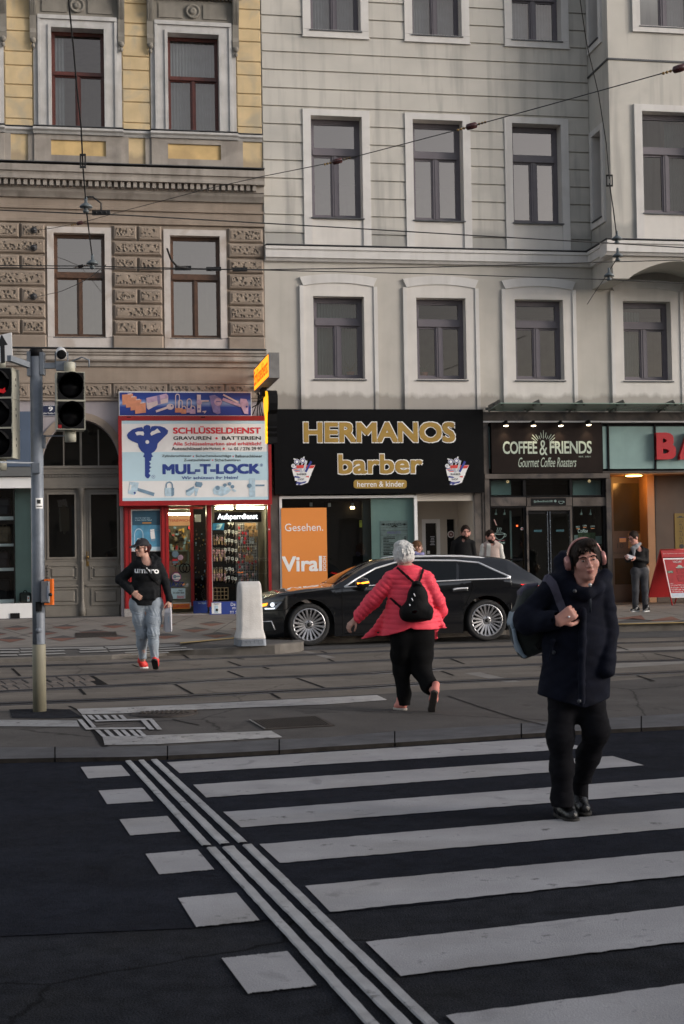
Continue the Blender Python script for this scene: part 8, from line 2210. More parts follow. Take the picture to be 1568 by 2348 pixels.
def man_coat(Q):
 sh = fold(Q,.008,24,3,(1,1,.8))+fold(Q,.0035,60,13,(1,1,1.6))
 t = limb(Q,[J(1324,1375,.0),J(1320,1470),J(1315,1625)],[66*S,72*S,86*S],.06,(1,.68,1))
 t = smin(t,limb(Q,[J(1274,1343,.01),J(1330,1352,.02),J(1378,1346,.01)],[.075,.095,.072],.04),.07)
 aR = limb(Q,[J(1268,1348,.0),J(1206,1416,.03),J(1212,1424,.0),J(1281,1421,-.185)],[.078,.069,.068,.057],.04)
 aL = limb(Q,[J(1382,1355),J(1395,1450,.0),J(1392,1537,-.10)],[.072,.058,.050],.04)
 d = smin(smin(t,aR,.018),aL,.012)
 col = limb(Q,[J(1288,1290,.06),J(1298,1335,-.04),J(1322,1356,-.11),J(1344,1362,-.13),J(1370,1348,-.085),J(1388,1322,.02)],[.046,.042,.034,.032,.036,.044],.03)
 hood = smin(ell(Q,J(1295,1305,.11),(.07,.08,.12)),ell(Q,J(1336,1330,.14),(.13,.07,.10)),.05)
 d = smin(d,smin(col,hood,.03),.02)
 # placket and pocket flaps
 d = smin(d,limb(Q,[J(1338,1400,-.150),J(1334,1500,-.165),J(1333,1612,-.185)],[.020,.018,.018],.02),.03)
 d = smin(d,limb(Q,[J(1260,1512,-.13),J(1268,1470,-.12)],[.014,.014],.01),.02)
 d += sh
 # hollow skirt, dipping hem
 hemz = np.interp(Q[:,0],[J(1228,1590)[0],J(1280,1604)[0],J(1331,1617)[0],J(1399,1597)[0]],[J(1228,1590)[2],J(1280,1604)[2],J(1331,1617)[2],J(1399,1597)[2]])
 d = smax(d,hemz-Q[:,2],.008)
 nk = cone(Q,J(1341,1300,-.06),J(1338,1343,-.085),.060,.046); d = smax(d,-nk,.012)
 cuff = cone(Q,J(1281,1421,-.18),J(1300,1421,-.225),.046,.046); d = smax(d,-cuff,.006)
 return smax(d,-smax(ell(Q,hc+np.array([0,.01,.015]),(.10,.125,.14)),Q[:,2]*0-1,.01),.01)
lo,hi = bound([J(1165,1250,-.35),J(1412,1622,.35)],.04)
coat = sdf_obj('parka',man_coat,lo,hi,.0085,m_navyc,man)
def man_tr(Q):
 d = limb(Q,[J(1292,1575,.0),J(1285,1690,-.06),J(1288,1760,-.03),J(1288,1828,.0),J(1289,1846,.0)],[.088,.073,.064,.056,.058],.05)
 d2 = limb(Q,[J(1349,1575,.0),J(1367,1674,-.05),J(1350,1730,.08),J(1330,1798,.20),J(1328,1836,.23)],[.088,.074,.064,.055,.055],.05)
 d = smin(d,d2,.03); d = smin(d,limb(Q,[J(1318,1560),J(1320,1600)],[.15,.145],.03,(1,.65,1)),.05)
 d += fold(Q,.0045,26,8,(1,1,.7))+fold(Q,.0028,75,18,(1,1,1.6))
 return smax(d,J(1290,1848)[2]-Q[:,2]+np.where(Q[:,1] > pz+.1,.105,0),.006)
lo,hi = bound([J(1262,1560,-.2),J(1402,1850,.35)],.04)
sdf_obj('trousers',man_tr,lo,hi,.0085,m_trous,man)
m_shoe = mat('black_leather',(.008,.008,.009),.28,.15,20,.2,90); m_solek = mat('dark_sole',(.012,.011,.010),.8,.2,20)
a,c = J(1287,1860,.14),G(1311,1879,0); shoe(man,(J(1288,1860)[0],pz+.15),(c.x,pz-.10),0.0,m_shoe,m_solek,1.12)
c2 = G(1350,1866,.02); shoe(man,(J(1325,1800)[0],pz+.33),(c2.x-.01,c2.y-.0),0.0,m_shoe,m_solek,1.1,tilt=R(10))
sdf_obj('sock',lambda Q: cone(Q,J(1330,1780,.17),J(1329,1850,.235),.050,.050),*bound([J(1330,1780,.17),J(1330,1850,.24)],.06),.009,m_trous,man)
def man_hair(Q):
 q = (Q-hc)@Bm
 d = ell(q,(0,-.016,.030),(.084,.106,.100))+fold(Q,.004,120,4)
 d = smin(d,ell(q,(-.02,.05,.10),(.05,.05,.03)),.03)
 face = smax(ell(q,(0,.11,-.030),(.066,.10,.105)),q[:,2]-.065+.02*np.sin(q[:,0]*60),.01)
 d = smax(d,-face,.008); d = smax(d,-(q[:,2]+.055),.01)
 d = tufts(d,Q,hc,Bm,60,8,(.082,.104,.098),wid=.010)
 for k in range(9): x = -.05+.0125*k; d = smin(d,cone(q,(x*.8,.055,.105-.6*x*x),(x+.012,.098-3*x*x,.058+.012*math.sin(k*2.1)),.012,.004),.006)
 return d
lo,hi = bound([hc],.16); sdf_obj('hair',man_hair,lo,hi,.006,m_hdark,man)
b = MB().use(mat('drawstring',(.03,.04,.055),.7,.2,30)); tr_ = bvh([coat]); pp = [cast(tr_,x,y,.012) for x,y in ((1352,1345),(1351,1375),(1352,1402))]; b.tube([p for p in pp if p],.005,6); b.use(m_alu).ball(pp[0],.011,8)
for x,y in ((1270,1495),(1329,1607),(1318,1355)):
 q = cast(tr_,x,y,.004)
 if q: b.use(mat('snap_button',(.05,.055,.065),.4,0)).ball(q,.012,8)
b.build('drawstring',None,coat)
# ring on his finger
b = MB().use(m_chrome); q = cast(bvh([body]),1304,1414,.001)
if q: b.ball(q,.007,8); b.build('ring',None,body)
# headphones
hpz = thing('headphones',Vector(hc),'pink over-ear headphones on the head of the man crossing','headphones')
m_hp = mat('rose_headphone',(.50,.24,.22),.3,.05,8,metal=.35)
L_ = lambda q: Vector(hc+Bm@np.array(q))
b = MB().use(m_hp); arc = [L_((.098*math.cos(a),-.012,.022+.108*math.sin(a))) for a in [math.pi*k/24 for k in range(25)]]
sec = []
for k,p in enumerate(arc):
 t = (arc[min(k+1,24)]-arc[max(k-1,0)]).normalized(); yv = Vector(Bm[:,1]); nv = t.cross(yv).normalized()
 wv = .011+.006*math.sin(math.pi*k/24); sec.append([p+yv*wv+nv*.004,p+yv*wv-nv*.004,p-yv*wv-nv*.004,p-yv*wv+nv*.004])
b.ring(sec); b.build('band',None,hpz)
for sg in (-1,1):
 b = MB().use(m_hp); ax_ = Vector(Bm[:,0])*sg; c = L_((sg*.083,-.008,-.004))
 prof2 = [(.001,.038),(.030,.037),(.037,.030),(.038,.012),(.036,.010)]
 u,v = Vector(Bm[:,1]),Vector(Bm[:,2])
 b.ring([[c+ax_*h_+u*(r_*.92*math.cos(2*math.pi*j/20))+v*(r_*1.12*math.sin(2*math.pi*j/20)) for j in range(20)] for r_,h_ in prof2]); eo = b.build('ear_cup',None,hpz)
 b = MB().use(m_blackm); b.ring([[c+ax_*h_+u*(r_*.92*math.cos(2*math.pi*j/20))+v*(r_*1.12*math.sin(2*math.pi*j/20)) for j in range(20)] for r_,h_ in [(.037,.012),(.040,.006),(.039,-.006),(.025,-.008)]]); b.build('cushion',None,eo)
# backpack slung on one shoulder
bp_ = thing('backpack',Vector(J(1215,1500,.1)),'dark grey green backpack with a pale blue panel behind the man in the parka','backpack')
m_bpk = mat('backpack_cloth',(.022,.028,.027),.75,.25,16,.3,200); m_bpb = mat('backpack_blue',(.20,.26,.32),.6,.15,16,.2,200); m_strap = mat('strap_violet',(.060,.055,.085),.8,.12,30,.3,300)
out_ = [(1192,1352),(1182,1386),(1172,1403),(1166,1430),(1172,1462),(1190,1506),(1200,1509),(1249,1492),(1277,1448),(1292,1400),(1262,1352),(1222,1338)]
oc_ = (1222,1425)
def tri_sdf2(poly):
 A = np.array(poly,float)
 def f(p):
  d = np.full(len(p),1e9); inside = np.zeros(len(p),bool)
  for i in range(len(A)):
   a,c = A[i],A[(i+1) % len(A)]; e = c-a; w_ = p-a; t = np.clip(w_@e/(e@e),0,1); d = np.minimum(d,np.linalg.norm(w_-t[:,None]*e,axis=1))
   cond = (a[1] > p[:,1]) != (c[1] > p[:,1]); xx = (c[0]-a[0])*(p[:,1]-a[1])/((c[1]-a[1]) if c[1] != a[1] else 1e-9)+a[0]
   inside ^= cond & (p[:,0] < xx)
  return np.where(inside,-d,d)
 return f
def slab(poly_px,dy,half,rnd,amp=.004,Jf=None,seed=1,base=None):
 Jf = Jf or J; pts = [Jf(x,y,dy) for x,y in poly_px]; f2 = tri_sdf2([(p[0],p[2]) for p in pts]); yc = pts[0][1]
 def f(Q):
  a = f2(Q[:,[0,2]])+rnd; w_ = np.abs(Q[:,1]-yc)-half+rnd
  return np.minimum(np.maximum(a,w_),0)+np.hypot(np.maximum(a,0),np.maximum(w_,0))-rnd+fold(Q,amp,30,seed)
 lo,hi = bound(pts,.03); lo[1] = yc-half-.04; hi[1] = yc+half+.04
 return f,lo,hi
f,lo,hi = slab(out_,.19,.11,.055); bk = sdf_obj('body',f,lo,hi,.009,m_bpk,bp_)
f,lo,hi = slab([(1186,1392),(1172,1404),(1165,1428),(1171,1442),(1184,1424),(1196,1400)],.17,.115,.02,.002); sdf_obj('panel',f,lo,hi,.008,m_bpb,bk)
f,lo,hi = slab([(1170,1440),(1177,1438),(1183,1466),(1196,1496),(1204,1502),(1197,1507),(1186,1494),(1175,1466)],.15,.105,.006,.0); sdf_obj('piping',f,lo,hi,.006,m_bpb,bk)
f,lo,hi = slab([(1222,1476),(1240,1462),(1248,1474),(1230,1488)],.13,.09,.006,.0); sdf_obj('patch',f,lo,hi,.006,m_blackm,bk)
f,lo,hi = slab([(1188,1356),(1204,1340),(1232,1336),(1226,1350),(1206,1366),(1190,1384)],.20,.10,.02,.003); sdf_obj('top_flap',f,lo,hi,.008,m_strap,bk)
tr_ = bvh([coat]); b = MB().use(m_strap); ribbon(b,[(1234,1336),(1246,1326),(1258,1328),(1268,1340),(1278,1362),(1291,1396),(1297,1412)],17,tr_,.012,.006); b.build('strap',None,bp_)
# ----------------------------------------------------------------- woman in the pink jacket
pz = G(922,1629,zmed(922,1629)).y; S = pz/FPX
def J(x,y,dy=0.0): return np.array(P(x,y,pz+dy))
J2 = J
wo_ = thing('person',Vector(G(925,1629,zmed(922,1629))),'white haired woman in a quilted pink jacket and black trousers, seen from behind','person')
m_pink = mat('pink_quilt',(.93,.070,.115),.55,.06,10,.25,200,spec=.3)
m_blk = mat('black_trousers',(.0055,.0055,.006),.85,.2,14,.3,220,spec=.1)
hcw = J(925,1272,.02); Bw = basis((-.15,1,-.15),.06)
hw_ = head_sdf(hcw,Bw,.95)
hpw = hand_parts(J(815,1420,.05),J(800,1434,.03)-J(815,1420,.05),np.array([.7,.35,.3]),curl=.55,s=.88,thumb=-1)
hpw2 = hand_parts(J(1006,1415,.22),np.array([-.3,.9,-.2]),np.array([-1,0,0.]),curl=.6,s=.85)
zmw = zmed(922,1629)
def w_body(Q):
 d = hw_(Q); d = smin(d,cone(Q,J(925,1290,.03),J(931,1318,.0),.05,.055),.03)
 d = smin(d,limb(Q,[J(936,1325),J(938,1400),J(945,1450)],[.14,.13,.15],.05,(1,.65,1)),.05)
 d = smin(d,limb(Q,[J(893,1328),J(850,1380,.02),J(815,1420,.05)],[.05,.04,.026],.02),.03); d = smin(d,limb(Q,[J(982,1328),J(1007,1380,.02),J(1006,1412,.20)],[.05,.04,.026],.02),.03)
 d = smin(d,limb(Q,[J(920,1455),J(921,1530,.05),J(926,1612,.02)],[.09,.06,.04],.03),.05); d = smin(d,limb(Q,[J(968,1455),J(966,1535,.0),J(983,1570,-.12),J(994,1585,-.22)],[.09,.06,.042,.032],.03),.05)
 return smin(smin(d,hand_sdf(Q,hpw),.012),hand_sdf(Q,hpw2),.012)
lo,hi = bound([J(795,1240,-.3),J(1020,1620,.4)],.03); wbody = sdf_obj('body',w_body,lo,hi,.009,m_skin2,wo_); face_parts(wbody,hcw,Bw,.95)
PIT = .0475
def armq(Q,pts,rad):
 ds = []; acc = 0.0
 for (a,c,r0,r1) in zip(pts,pts[1:],rad,rad[1:]):
  ba = c-a; L = np.linalg.norm(ba); t = ((Q-a)@ba)/(L*L); tc_ = np.clip(t,0,1); dd = np.linalg.norm(Q-a-tc_[:,None]*ba,axis=1)-(r0+(r1-r0)*tc_)
  ds.append(dd-.008*np.abs(np.sin(math.pi*(acc+t*L)/PIT))**.6); acc += L
 return smins(ds,.03)
def w_jacket(Q):
 zq = Q[:,2]-.10*(np.abs(Q[:,0]-J(938,1400)[0]))**1.5*1.2
 puff = .008*np.abs(np.sin(math.pi*zq/PIT))**.6
 t = limb(Q,[J(936,1337,.0),J(942,1385,.0),J(942,1452,.0)],[42*S,50*S,66*S],.06,(1,.62,1))
 t = smin(t,limb(Q,[J(897,1326),J(934,1318,.01),J(978,1326)],[.070,.075,.068],.04),.06)
 # wind-blown left front
 fl = smins([cone(Q,J(905,1378,.05),J(846,1462,.10),.035,.022),cone(Q,J(905,1390,.04),J(872,1470,.10),.05,.03),cone(Q,J(912,1400,.0),J(895,1468,.02),.07,.05),cone(Q,J(850,1455,.10),J(832,1466,.10),.022,.012)],.05)
 fr_ = smins([cone(Q,J(985,1390,.03),J(1022,1448,.05),.05,.018),cone(Q,J(990,1400,.08),J(998,1462,.12),.05,.016)],.05)
 t = smin(smin(t,fl,.05),fr_,.05)-puff
 t = smin(t,cone(Q,J(926,1300,.025),J(930,1318,.01),.062,.075),.03)
 aL = armq(Q,[J(895,1330),J(854,1377,.02),J(814,1420,.05)],[.070,.070,.048])
 aR = armq(Q,[J(980,1332),J(1003,1378,.0),J(1010,1400,.10),J(1006,1412,.20)],[.068,.062,.058,.046])
 d = smin(smin(t,aL,.018),aR,.018)+fold(Q,.0025,70,5)
 xs_ = [824,850,890,925,940,948,985,1026]; ys_ = [1467,1462,1455,1444,1437,1441,1442,1440]
 hemz = np.interp(Q[:,0],[J(x,y)[0] for x,y in zip(xs_,ys_)],[J(x,y)[2] for x,y in zip(xs_,ys_)])
 back_ = Q[:,1] > pz+.07
 hemz = np.where(back_ & (Q[:,0] > J(985,1450)[0]),J(998,1466)[2],hemz)
 low = Q[:,2] < J(900,1425)[2]
 d = smax(d,np.where(np.linalg.norm(Q-J(806,1430,.05),axis=1) < .12,-1,hemz-Q[:,2]),.006)
 d = smax(d,(Q-J(813,1421,.05))@((J(808,1427,.05)-J(816,1418,.05))/np.linalg.norm(J(808,1427,.05)-J(816,1418,.05)))-.004+np.where(np.linalg.norm(Q-J(813,1421,.05),axis=1) > .13,-9,0),.004)
 hol = limb(Q,[J(942,1430,.0),J(944,1500)],[58*S,66*S],.05,(1,.55,1)); d = smax(d,-hol,.006)
 return smax(d,-ell(Q,hcw,(.085,.10,.115)),.008)
lo,hi = bound([J(818,1296,-.25),J(1030,1470,.32)],.04); jk = sdf_obj('quilted_jacket',w_jacket,lo,hi,.0075,m_pink,wo_)
def w_tr(Q):
 d = limb(Q,[J(920,1450),J(921,1500,.03),J(920,1535,.05),J(926,1590,.03),J(927,1618,.02)],[27*S,25*S,19*S,15*S,14*S],.04)
 d2 = limb(Q,[J(967,1450),J(966,1500,-.0),J(966,1535,.0),J(983,1570,-.12),J(993,1580,-.2)],[27*S,26*S,22*S,18*S,17*S],.04)
 d = smin(smin(d,d2,.03),limb(Q,[J(932,1430),J(957,1432),J(956,1460),J(932,1462)],[.13,.13,.14,.14],.05,(1,.8,1)),.06)
 d += fold(Q,.005,26,12)
 d = smax(d,(J(927,1617)[2]-Q[:,2])+np.where(Q[:,0] > J(955,1600)[0],-9,0),.005)
 nk = J(993,1580,-.2)-J(983,1570,-.12); nk /= np.linalg.norm(nk)
 return smax(d,(Q-J(992,1579,-.19))@nk-.0+np.where(Q[:,0] < J(955,1600)[0],-9,0),.005)
lo,hi = bound([J(890,1420,-.3),J(1012,1622,.25)],.03); sdf_obj('trousers',w_tr,lo,hi,.0085,m_blk,wo_)
def w_hair(Q):
 q = (Q-hcw)@Bw
 d = smins([ell(q,(0,-.022,.030),(.092,.110,.100)),ell(q,(.0,-.058,-.015),(.086,.060,.075)),ell(q,(.05,-.04,-.03),(.045,.05,.06)),ell(q,(-.05,-.04,-.03),(.045,.05,.06)),ell(q,(.01,.0,.115),(.05,.06,.03)),ell(q,(-.03,-.02,.10),(.06,.06,.04))],.03)
 d = tufts(d+.004,Q,hcw,Bw,90,4,(.094,.112,.100))+fold(Q,.003,110,9,(1,1,.45))
 return smax(d,-ell(q,(0,.115,-.04),(.07,.10,.11)),.01)
lo,hi = bound([hcw],.17); sdf_obj('hair',w_hair,lo,hi,.006,m_hwhite,wo_)
m_salm = mat('salmon_shoe',(.62,.22,.18),.6,.1,18); m_wsole = mat('pale_sole',(.42,.38,.34),.7,.1,18); m_dsole = mat('grey_sole',(.075,.062,.055),.85,.2,60,voro=.6,vscale=120)
shoe(wo_,(J(931,1625)[0],pz+.10-.12),(J(905,1625)[0],pz+.12),zmw,m_salm,m_wsole,.95)
# lifted foot: the sole shows
def lifted(Q,part):
 tip,heel = J(989,1631,-.10),J(997,1582,-.30)
 ax_ = tip-heel; L = np.linalg.norm(ax_); a = ax_/L; n = np.array([-.12,-1,-.15]); n = n-a*(n@a); n /= np.linalg.norm(n); l = np.cross(a,n)
 q = np.stack([(Q-heel)@a,(Q-heel)@l,(Q-heel)@n],1)       # n points out of the sole
 prof_ = smins([cone(q,(.03,0,0),(L*.5,0,0),.036,.033),cone(q,(L*.5,0,0),(L-.035,0,0),.034,.040)],.02)
 if part == 'sole': return smax(smax(prof_,q[:,2]-.022,.003),.002-q[:,2],.003)
 return smax(smins([cone(q,(.03,0,-.03),(L*.5,0,-.028),.036,.040),cone(q,(L*.5,0,-.026),(L-.035,0,-.015),.038,.032),cone(q,(.035,0,-.03),(.02,0,-.09),.034,.036)],.025),q[:,2]-.003,.003)
lo,hi = bound([J(997,1582,-.3),J(989,1631,-.1)],.12)
so_ = sdf_obj('shoe',lambda Q: lifted(Q,'u'),lo,hi,.007,m_salm,wo_); sdf_obj('sole',lambda Q: lifted(Q,'sole'),lo,hi,.006,m_dsole,so_)
# her small black backpack
wb = thing('backpack',Vector(J(955,1420,-.25)),'small black drawstring backpack on the back of the woman in pink','backpack')
m_bb = mat('black_nylon',(.0055,.0055,.006),.6,.25,20,.35,120,spec=.12)
tr_ = bvh([jk]); dyb = (cast(tr_,955,1385,0).y-pz)-.075
def w_bag(Q):
 d = smins([ell(Q,J(955,1400,dyb),(36*S,.10,24*S)),ell(Q,J(957,1372,dyb+.01),(24*S,.085,30*S)),ell(Q,J(956,1350,dyb+.02),(12*S,.06,16*S)),sbox(Q,J(955,1408,dyb),(35*S,.07,14*S),.04)],.05)
 return d+fold(Q,.006,45,6)
lo,hi = bound([J(918,1330,dyb),J(994,1428,dyb)],.10); bg_ = sdf_obj('body',w_bag,lo,hi,.0075,m_bb,wb)
def w_flap(Q): return smin(sbox(Q,J(955.5,1341,dyb+.01),(11.5*S,.055,5.5*S),.02),ell(Q,J(955,1337,dyb),(9*S,.06,6*S)),.02)
lo,hi = bound([J(955,1340,dyb)],.10); sdf_obj('flap',w_flap,lo,hi,.006,m_bb,bg_)
b = MB().use(m_chrome); t2 = bvh([bg_])
for x,y in ((949,1360),(944,1371),(939,1385)):
 q = cast(t2,x,y,.006)
 if q: b.tube([q,q+Vector((.012,0,-.03))],.006,6)
b.build('zip_puller',None,bg_)
for pts in ([(911,1302),(930,1319),(950,1337)],[(970,1304),(965,1320),(959,1336)],[(896,1371),(908,1382),(920,1393)]):
 b = MB().use(m_bb); ribbon(b,pts,5.2,tr_,.010,.006); b.build('strap',None,wb)
# ----------------------------------------------------------------- woman in the dark hoodie
pz = G(328,1535,TRK).y; S = pz/FPX
def J(x,y,dy=0.0): return np.array(P(x,y,pz+dy))
hw2 = thing('person',Vector(G(335,1535,TRK)),'woman in a dark hoodie, black cap and light jeans crossing the tracks','person')
m_hood = mat('charcoal_hoodie',(.017,.018,.020),.9,.15,20,.4,260,spec=.1)
m_jean = mat('light_jeans',(.29,.335,.385),.85,.10,5,.4,160,spot=.25,spotscale=1.5,spotcol=(.22,.26,.31))
hch = J(325,1257,-.03); Bh = basis((-.75,-.85,-.06),.02); hh = head_sdf(hch,Bh,.95)
hpA = hand_parts(J(303,1357,-.15),np.array([.75,-.2,-.55]),np.array([.2,.8,-.2]),curl=.35,s=.92,thumb=-1)
hpB = hand_parts(J(388,1377,-.06),np.array([.05,-.05,-1.]),np.array([-.6,.35,.0]),curl=.75,s=.92,thumb=1)
def h_body(Q):
 d = hh(Q); d = smin(d,cone(Q,J(331,1270,.0),J(336,1292,.0),.050,.058),.03); d = smin(d,cone(Q,J(322,1292),J(352,1292),.05,.05),.03)
 d = smin(d,limb(Q,[J(335,1300),J(335,1350),J(334,1390)],[.12,.12,.15],.05,(1,.65,1)),.05)
 d = smin(d,limb(Q,[J(306,1296),J(276,1328,.03),J(303,1357,-.15)],[.05,.04,.026],.02),.03); d = smin(d,limb(Q,[J(364,1296),J(380,1335,.05),J(388,1377,-.06)],[.05,.04,.026],.02),.03)
 d = smin(d,limb(Q,[J(319,1395),J(326,1455,-.03),J(327,1510,.06)],[.09,.06,.04],.03),.05); d = smin(d,limb(Q,[J(351,1395),J(350,1452,-.12),J(355,1510,-.12)],[.09,.06,.04],.03),.05)
 return smin(smin(d,hand_sdf(Q,hpA),.012),hand_sdf(Q,hpB),.012)
lo,hi = bound([J(265,1232,-.35),J(395,1515,.2)],.04); hb = sdf_obj('body',h_body,lo,hi,.009,m_skin2,hw2); face_parts(hb,hch,Bh,.95)
def h_hoodie(Q):
 t = limb(Q,[J(336,1303,.0),J(336,1325,-.01),J(335,1352,-.01),J(334,1384,.0)],[29*S,30*S,31*S,34*S],.05,(1,.68,1))
 t = smin(t,limb(Q,[J(311,1297),J(335,1292,.02),J(361,1297)],[.070,.080,.070],.04),.06)
 t = smin(t,ell(Q,J(337,1318,-.10),(.15,.08,.10)),.06)
 aL = limb(Q,[J(308,1300),J(276,1328,.03),J(301,1356,-.14)],[.075,.064,.047],.03); aR = limb(Q,[J(364,1300),J(380,1336,.05),J(388,1374,-.05)],[.072,.060,.046],.03)
 d = smin(smin(t,aL,.03),aR,.03)
 hd = smin(limb(Q,[J(318,1280,.06),J(316,1290,-.03),J(330,1300,-.12),J(350,1299,-.10),J(361,1285,.0),J(352,1278,.10)],[.04,.042,.034,.034,.045,.05],.03),ell(Q,J(346,1290,.12),(.12,.08,.08)),.03)
 d = smin(d,hd,.015)
 pk = sbox(Q,J(336,1362,-.118),(20*S,.03,12*S),.02); d = smin(d,pk,.03)
 d += fold(Q,.008,24,21,(1,1,1.3))+fold(Q,.0035,55,22,(1,1,1.8))
 d = smax(d,J(330,1387)[2]-Q[:,2]+np.where((Q[:,0] > J(375,1380)[0]),-9,0),.006)
 d = smax(d,-cone(Q,J(333,1270,-.03),J(338,1296,-.07),.06,.065),.01)
 return smax(d,-ell(Q,hch,(.085,.105,.12)),.008)
lo,hi = bound([J(262,1270,-.3),J(394,1392,.25)],.04); hoodie = sdf_obj('hoodie',h_hoodie,lo,hi,.0085,m_hood,hw2)
def h_jean(Q):
 d = limb(Q,[J(318,1388),J(321,1420,-.02),J(326,1455,-.04),J(325,1475,.02),J(328,1512,.06)],[18.5*S,16*S,11.8*S,11*S,8.2*S],.05)
 d2 = limb(Q,[J(352,1388),J(353,1420,-.06),J(351,1452,-.12),J(352,1475,-.12),J(355,1510,-.12)],[18.5*S,16.5*S,12*S,11*S,8.5*S],.05)
 d = smin(smin(d,d2,.02),limb(Q,[J(320,1384),J(350,1384)],[.14,.14],.03,(1,.8,1)),.05)
 kn = np.exp(-((Q[:,2]-J(340,1450)[2])/.16)**2)+.6*np.exp(-((Q[:,2]-J(340,1405)[2])/.10)**2)+.7*np.exp(-((Q[:,2]-J(340,1502)[2])/.08)**2)
 d += .0042*kn*np.sin(Q[:,2]*150+9*np.sin(Q[:,0]*17+Q[:,2]*23)+5*np.sin(Q[:,1]*21))
 return smax(d+fold(Q,.003,40,2),J(340,1511)[2]-Q[:,2],.004)
lo,hi = bound([J(295,1380,-.3),J(375,1515,.25)],.04); sdf_obj('jeans',h_jean,lo,hi,.0075,m_jean,hw2)
m_cap = mat('black_cap',(.011,.010,.014),.75,.15,20,.3,200)
def h_cap(Q):
 q = (Q-hch)@Bh; d = smax(ell(q,(0,-.012,.030),(.088,.110,.108)),.035-q[:,2]+.12*np.minimum(0,q[:,1]),.006)
 br = smax(smax(ell(q,(0,.075,.020),(.080,.115,.055)),np.abs(q[:,2]-.045+.25*(q[:,1]-.09)-1.2*q[:,0]**2*-1*-1)-.006,.003),.06-q[:,1],.01)
 return smin(d,br,.008)
lo,hi = bound([hch],.22); cap = sdf_obj('cap',h_cap,lo,hi,.006,m_cap,hw2)
def h_hair(Q):
 q = (Q-hch)@Bh
 d = smax(ell(q,(0,-.026,.010),(.082,.100,.095)),q[:,1]-.012,.01); d = smins([d,ell(q,(.02,-.135,.015),(.04,.045,.045)),limb(q,[np.array((.02,-.13,.0)),np.array((.04,-.12,-.08)),np.array((.05,-.10,-.15))],[.035,.028,.012],.02)],.02)
 return smax(d+fold(Q,.004,90,3),-ell(q,(.0,.08,-.02),(.09,.075,.10)),.008)
lo,hi = bound([hch],.24); sdf_obj('hair',h_hair,lo,hi,.007,m_hred,hw2)
b = MB().use(m_wtxt); decal(b,"BOSS",315.5,1233.5,322,1237,bvh([cap]),.003); b.build('cap_lettering',None,cap)
Lh = lambda q: Vector(hch+Bh@(np.array(q)*.95))
b = MB().use(m_blackm)
for sg in (-1,1): b.tube([Lh((sg*.034+.019*math.cos(a),.100,.008+.015*math.sin(a))) for a in [2*math.pi*k/12 for k in range(13)]],.003,5); b.tube([Lh((sg*.053,.098,.012)),Lh((sg*.074,.03,.012)),Lh((sg*.078,-.01,.008))],.003,5)
b.build('glasses',None,hw2)
b = MB().use(m_white); b.ball(Lh((-.089,.0,-.012)),.011,8); b.build('earbud',None,hw2)
m_rsh = mat('red_trainer',(.62,.035,.03),.6,.15,12); m_wso = mat('white_sole',(.62,.62,.61),.6,.05,12)
c1 = G(326,1533,TRK); shoe(hw2,(J(329,1510)[0],pz+.20),(c1.x,c1.y+.02),TRK,m_rsh,m_wso,1.0)
c2 = G(352,1526,TRK); shoe(hw2,(J(356,1512)[0]+.02,pz-.10),(J(360,1530)[0],pz-.34),TRK,m_rsh,m_ktxt,1.0,tilt=R(38),pivot='heel')
tr_ = bvh([hoodie]); b = MB().use(m_wtxt); decal(b,"umbro",309,1300,364,1313.5,tr_,.004,.06,.03); b.build('chest_lettering',None,hoodie)
b = MB().use(m_blackm); ribbon(b,[(322,1290),(337,1308),(352,1326),(367,1341)],4.6,tr_,.010,.005); b.build('crossbody_strap',None,hw2)
b = MB().use(m_ktxt); [ribbon(b,l,1.0,tr_,.004,.004) for l in ([(322,1300),(320.5,1322)],[(348,1294),(348,1319)])]; b.build('drawstring',None,hoodie)
# paper bag in her hand
pbg = thing('paper_bag',Vector(J(385,1449,-.1)),'small white paper carrier bag hanging from the hand of the woman in the hoodie','bag')
m_paper = mat('white_paper',(.50,.49,.52),.75,.08,8,.1,60)
b = MB().use(m_paper)
T_ = [Vector(J(x,y,d)) for x,y,d in ((377,1404,-.12),(391,1404,-.16),(394,1401,-.02),(380,1401,.02))]; B_ = [Vector(J(x,y,d)) for x,y,d in ((379,1449,-.12),(393,1449,-.16),(395,1444,-.0),(374,1444,.04))]; Tp = [Vector(J(x,y,d)) for x,y,d in ((379,1396,-.09),(391,1393,-.10),(393,1391,-.08),(380,1395,-.07))]
b.ring([B_,T_,Tp],smooth=False); b.build('bag_body',None,pbg)
b = MB().use(m_paper); b.tube([Vector(J(382,1396,-.085)),Vector(J(384,1387,-.08)),Vector(J(387.5,1384,-.08)),Vector(J(390,1386,-.08)),Vector(J(391,1395,-.09))],.006,6); b.build('handle',None,pbg)
b = MB().use(m_steeld); b.prism3([Vector(J(x,y,-.165)) for x,y in ((385.7,1413),(386.7,1413),(386.7,1427),(385.7,1427))],(0,-.003,0)); b.build('print',None,pbg)
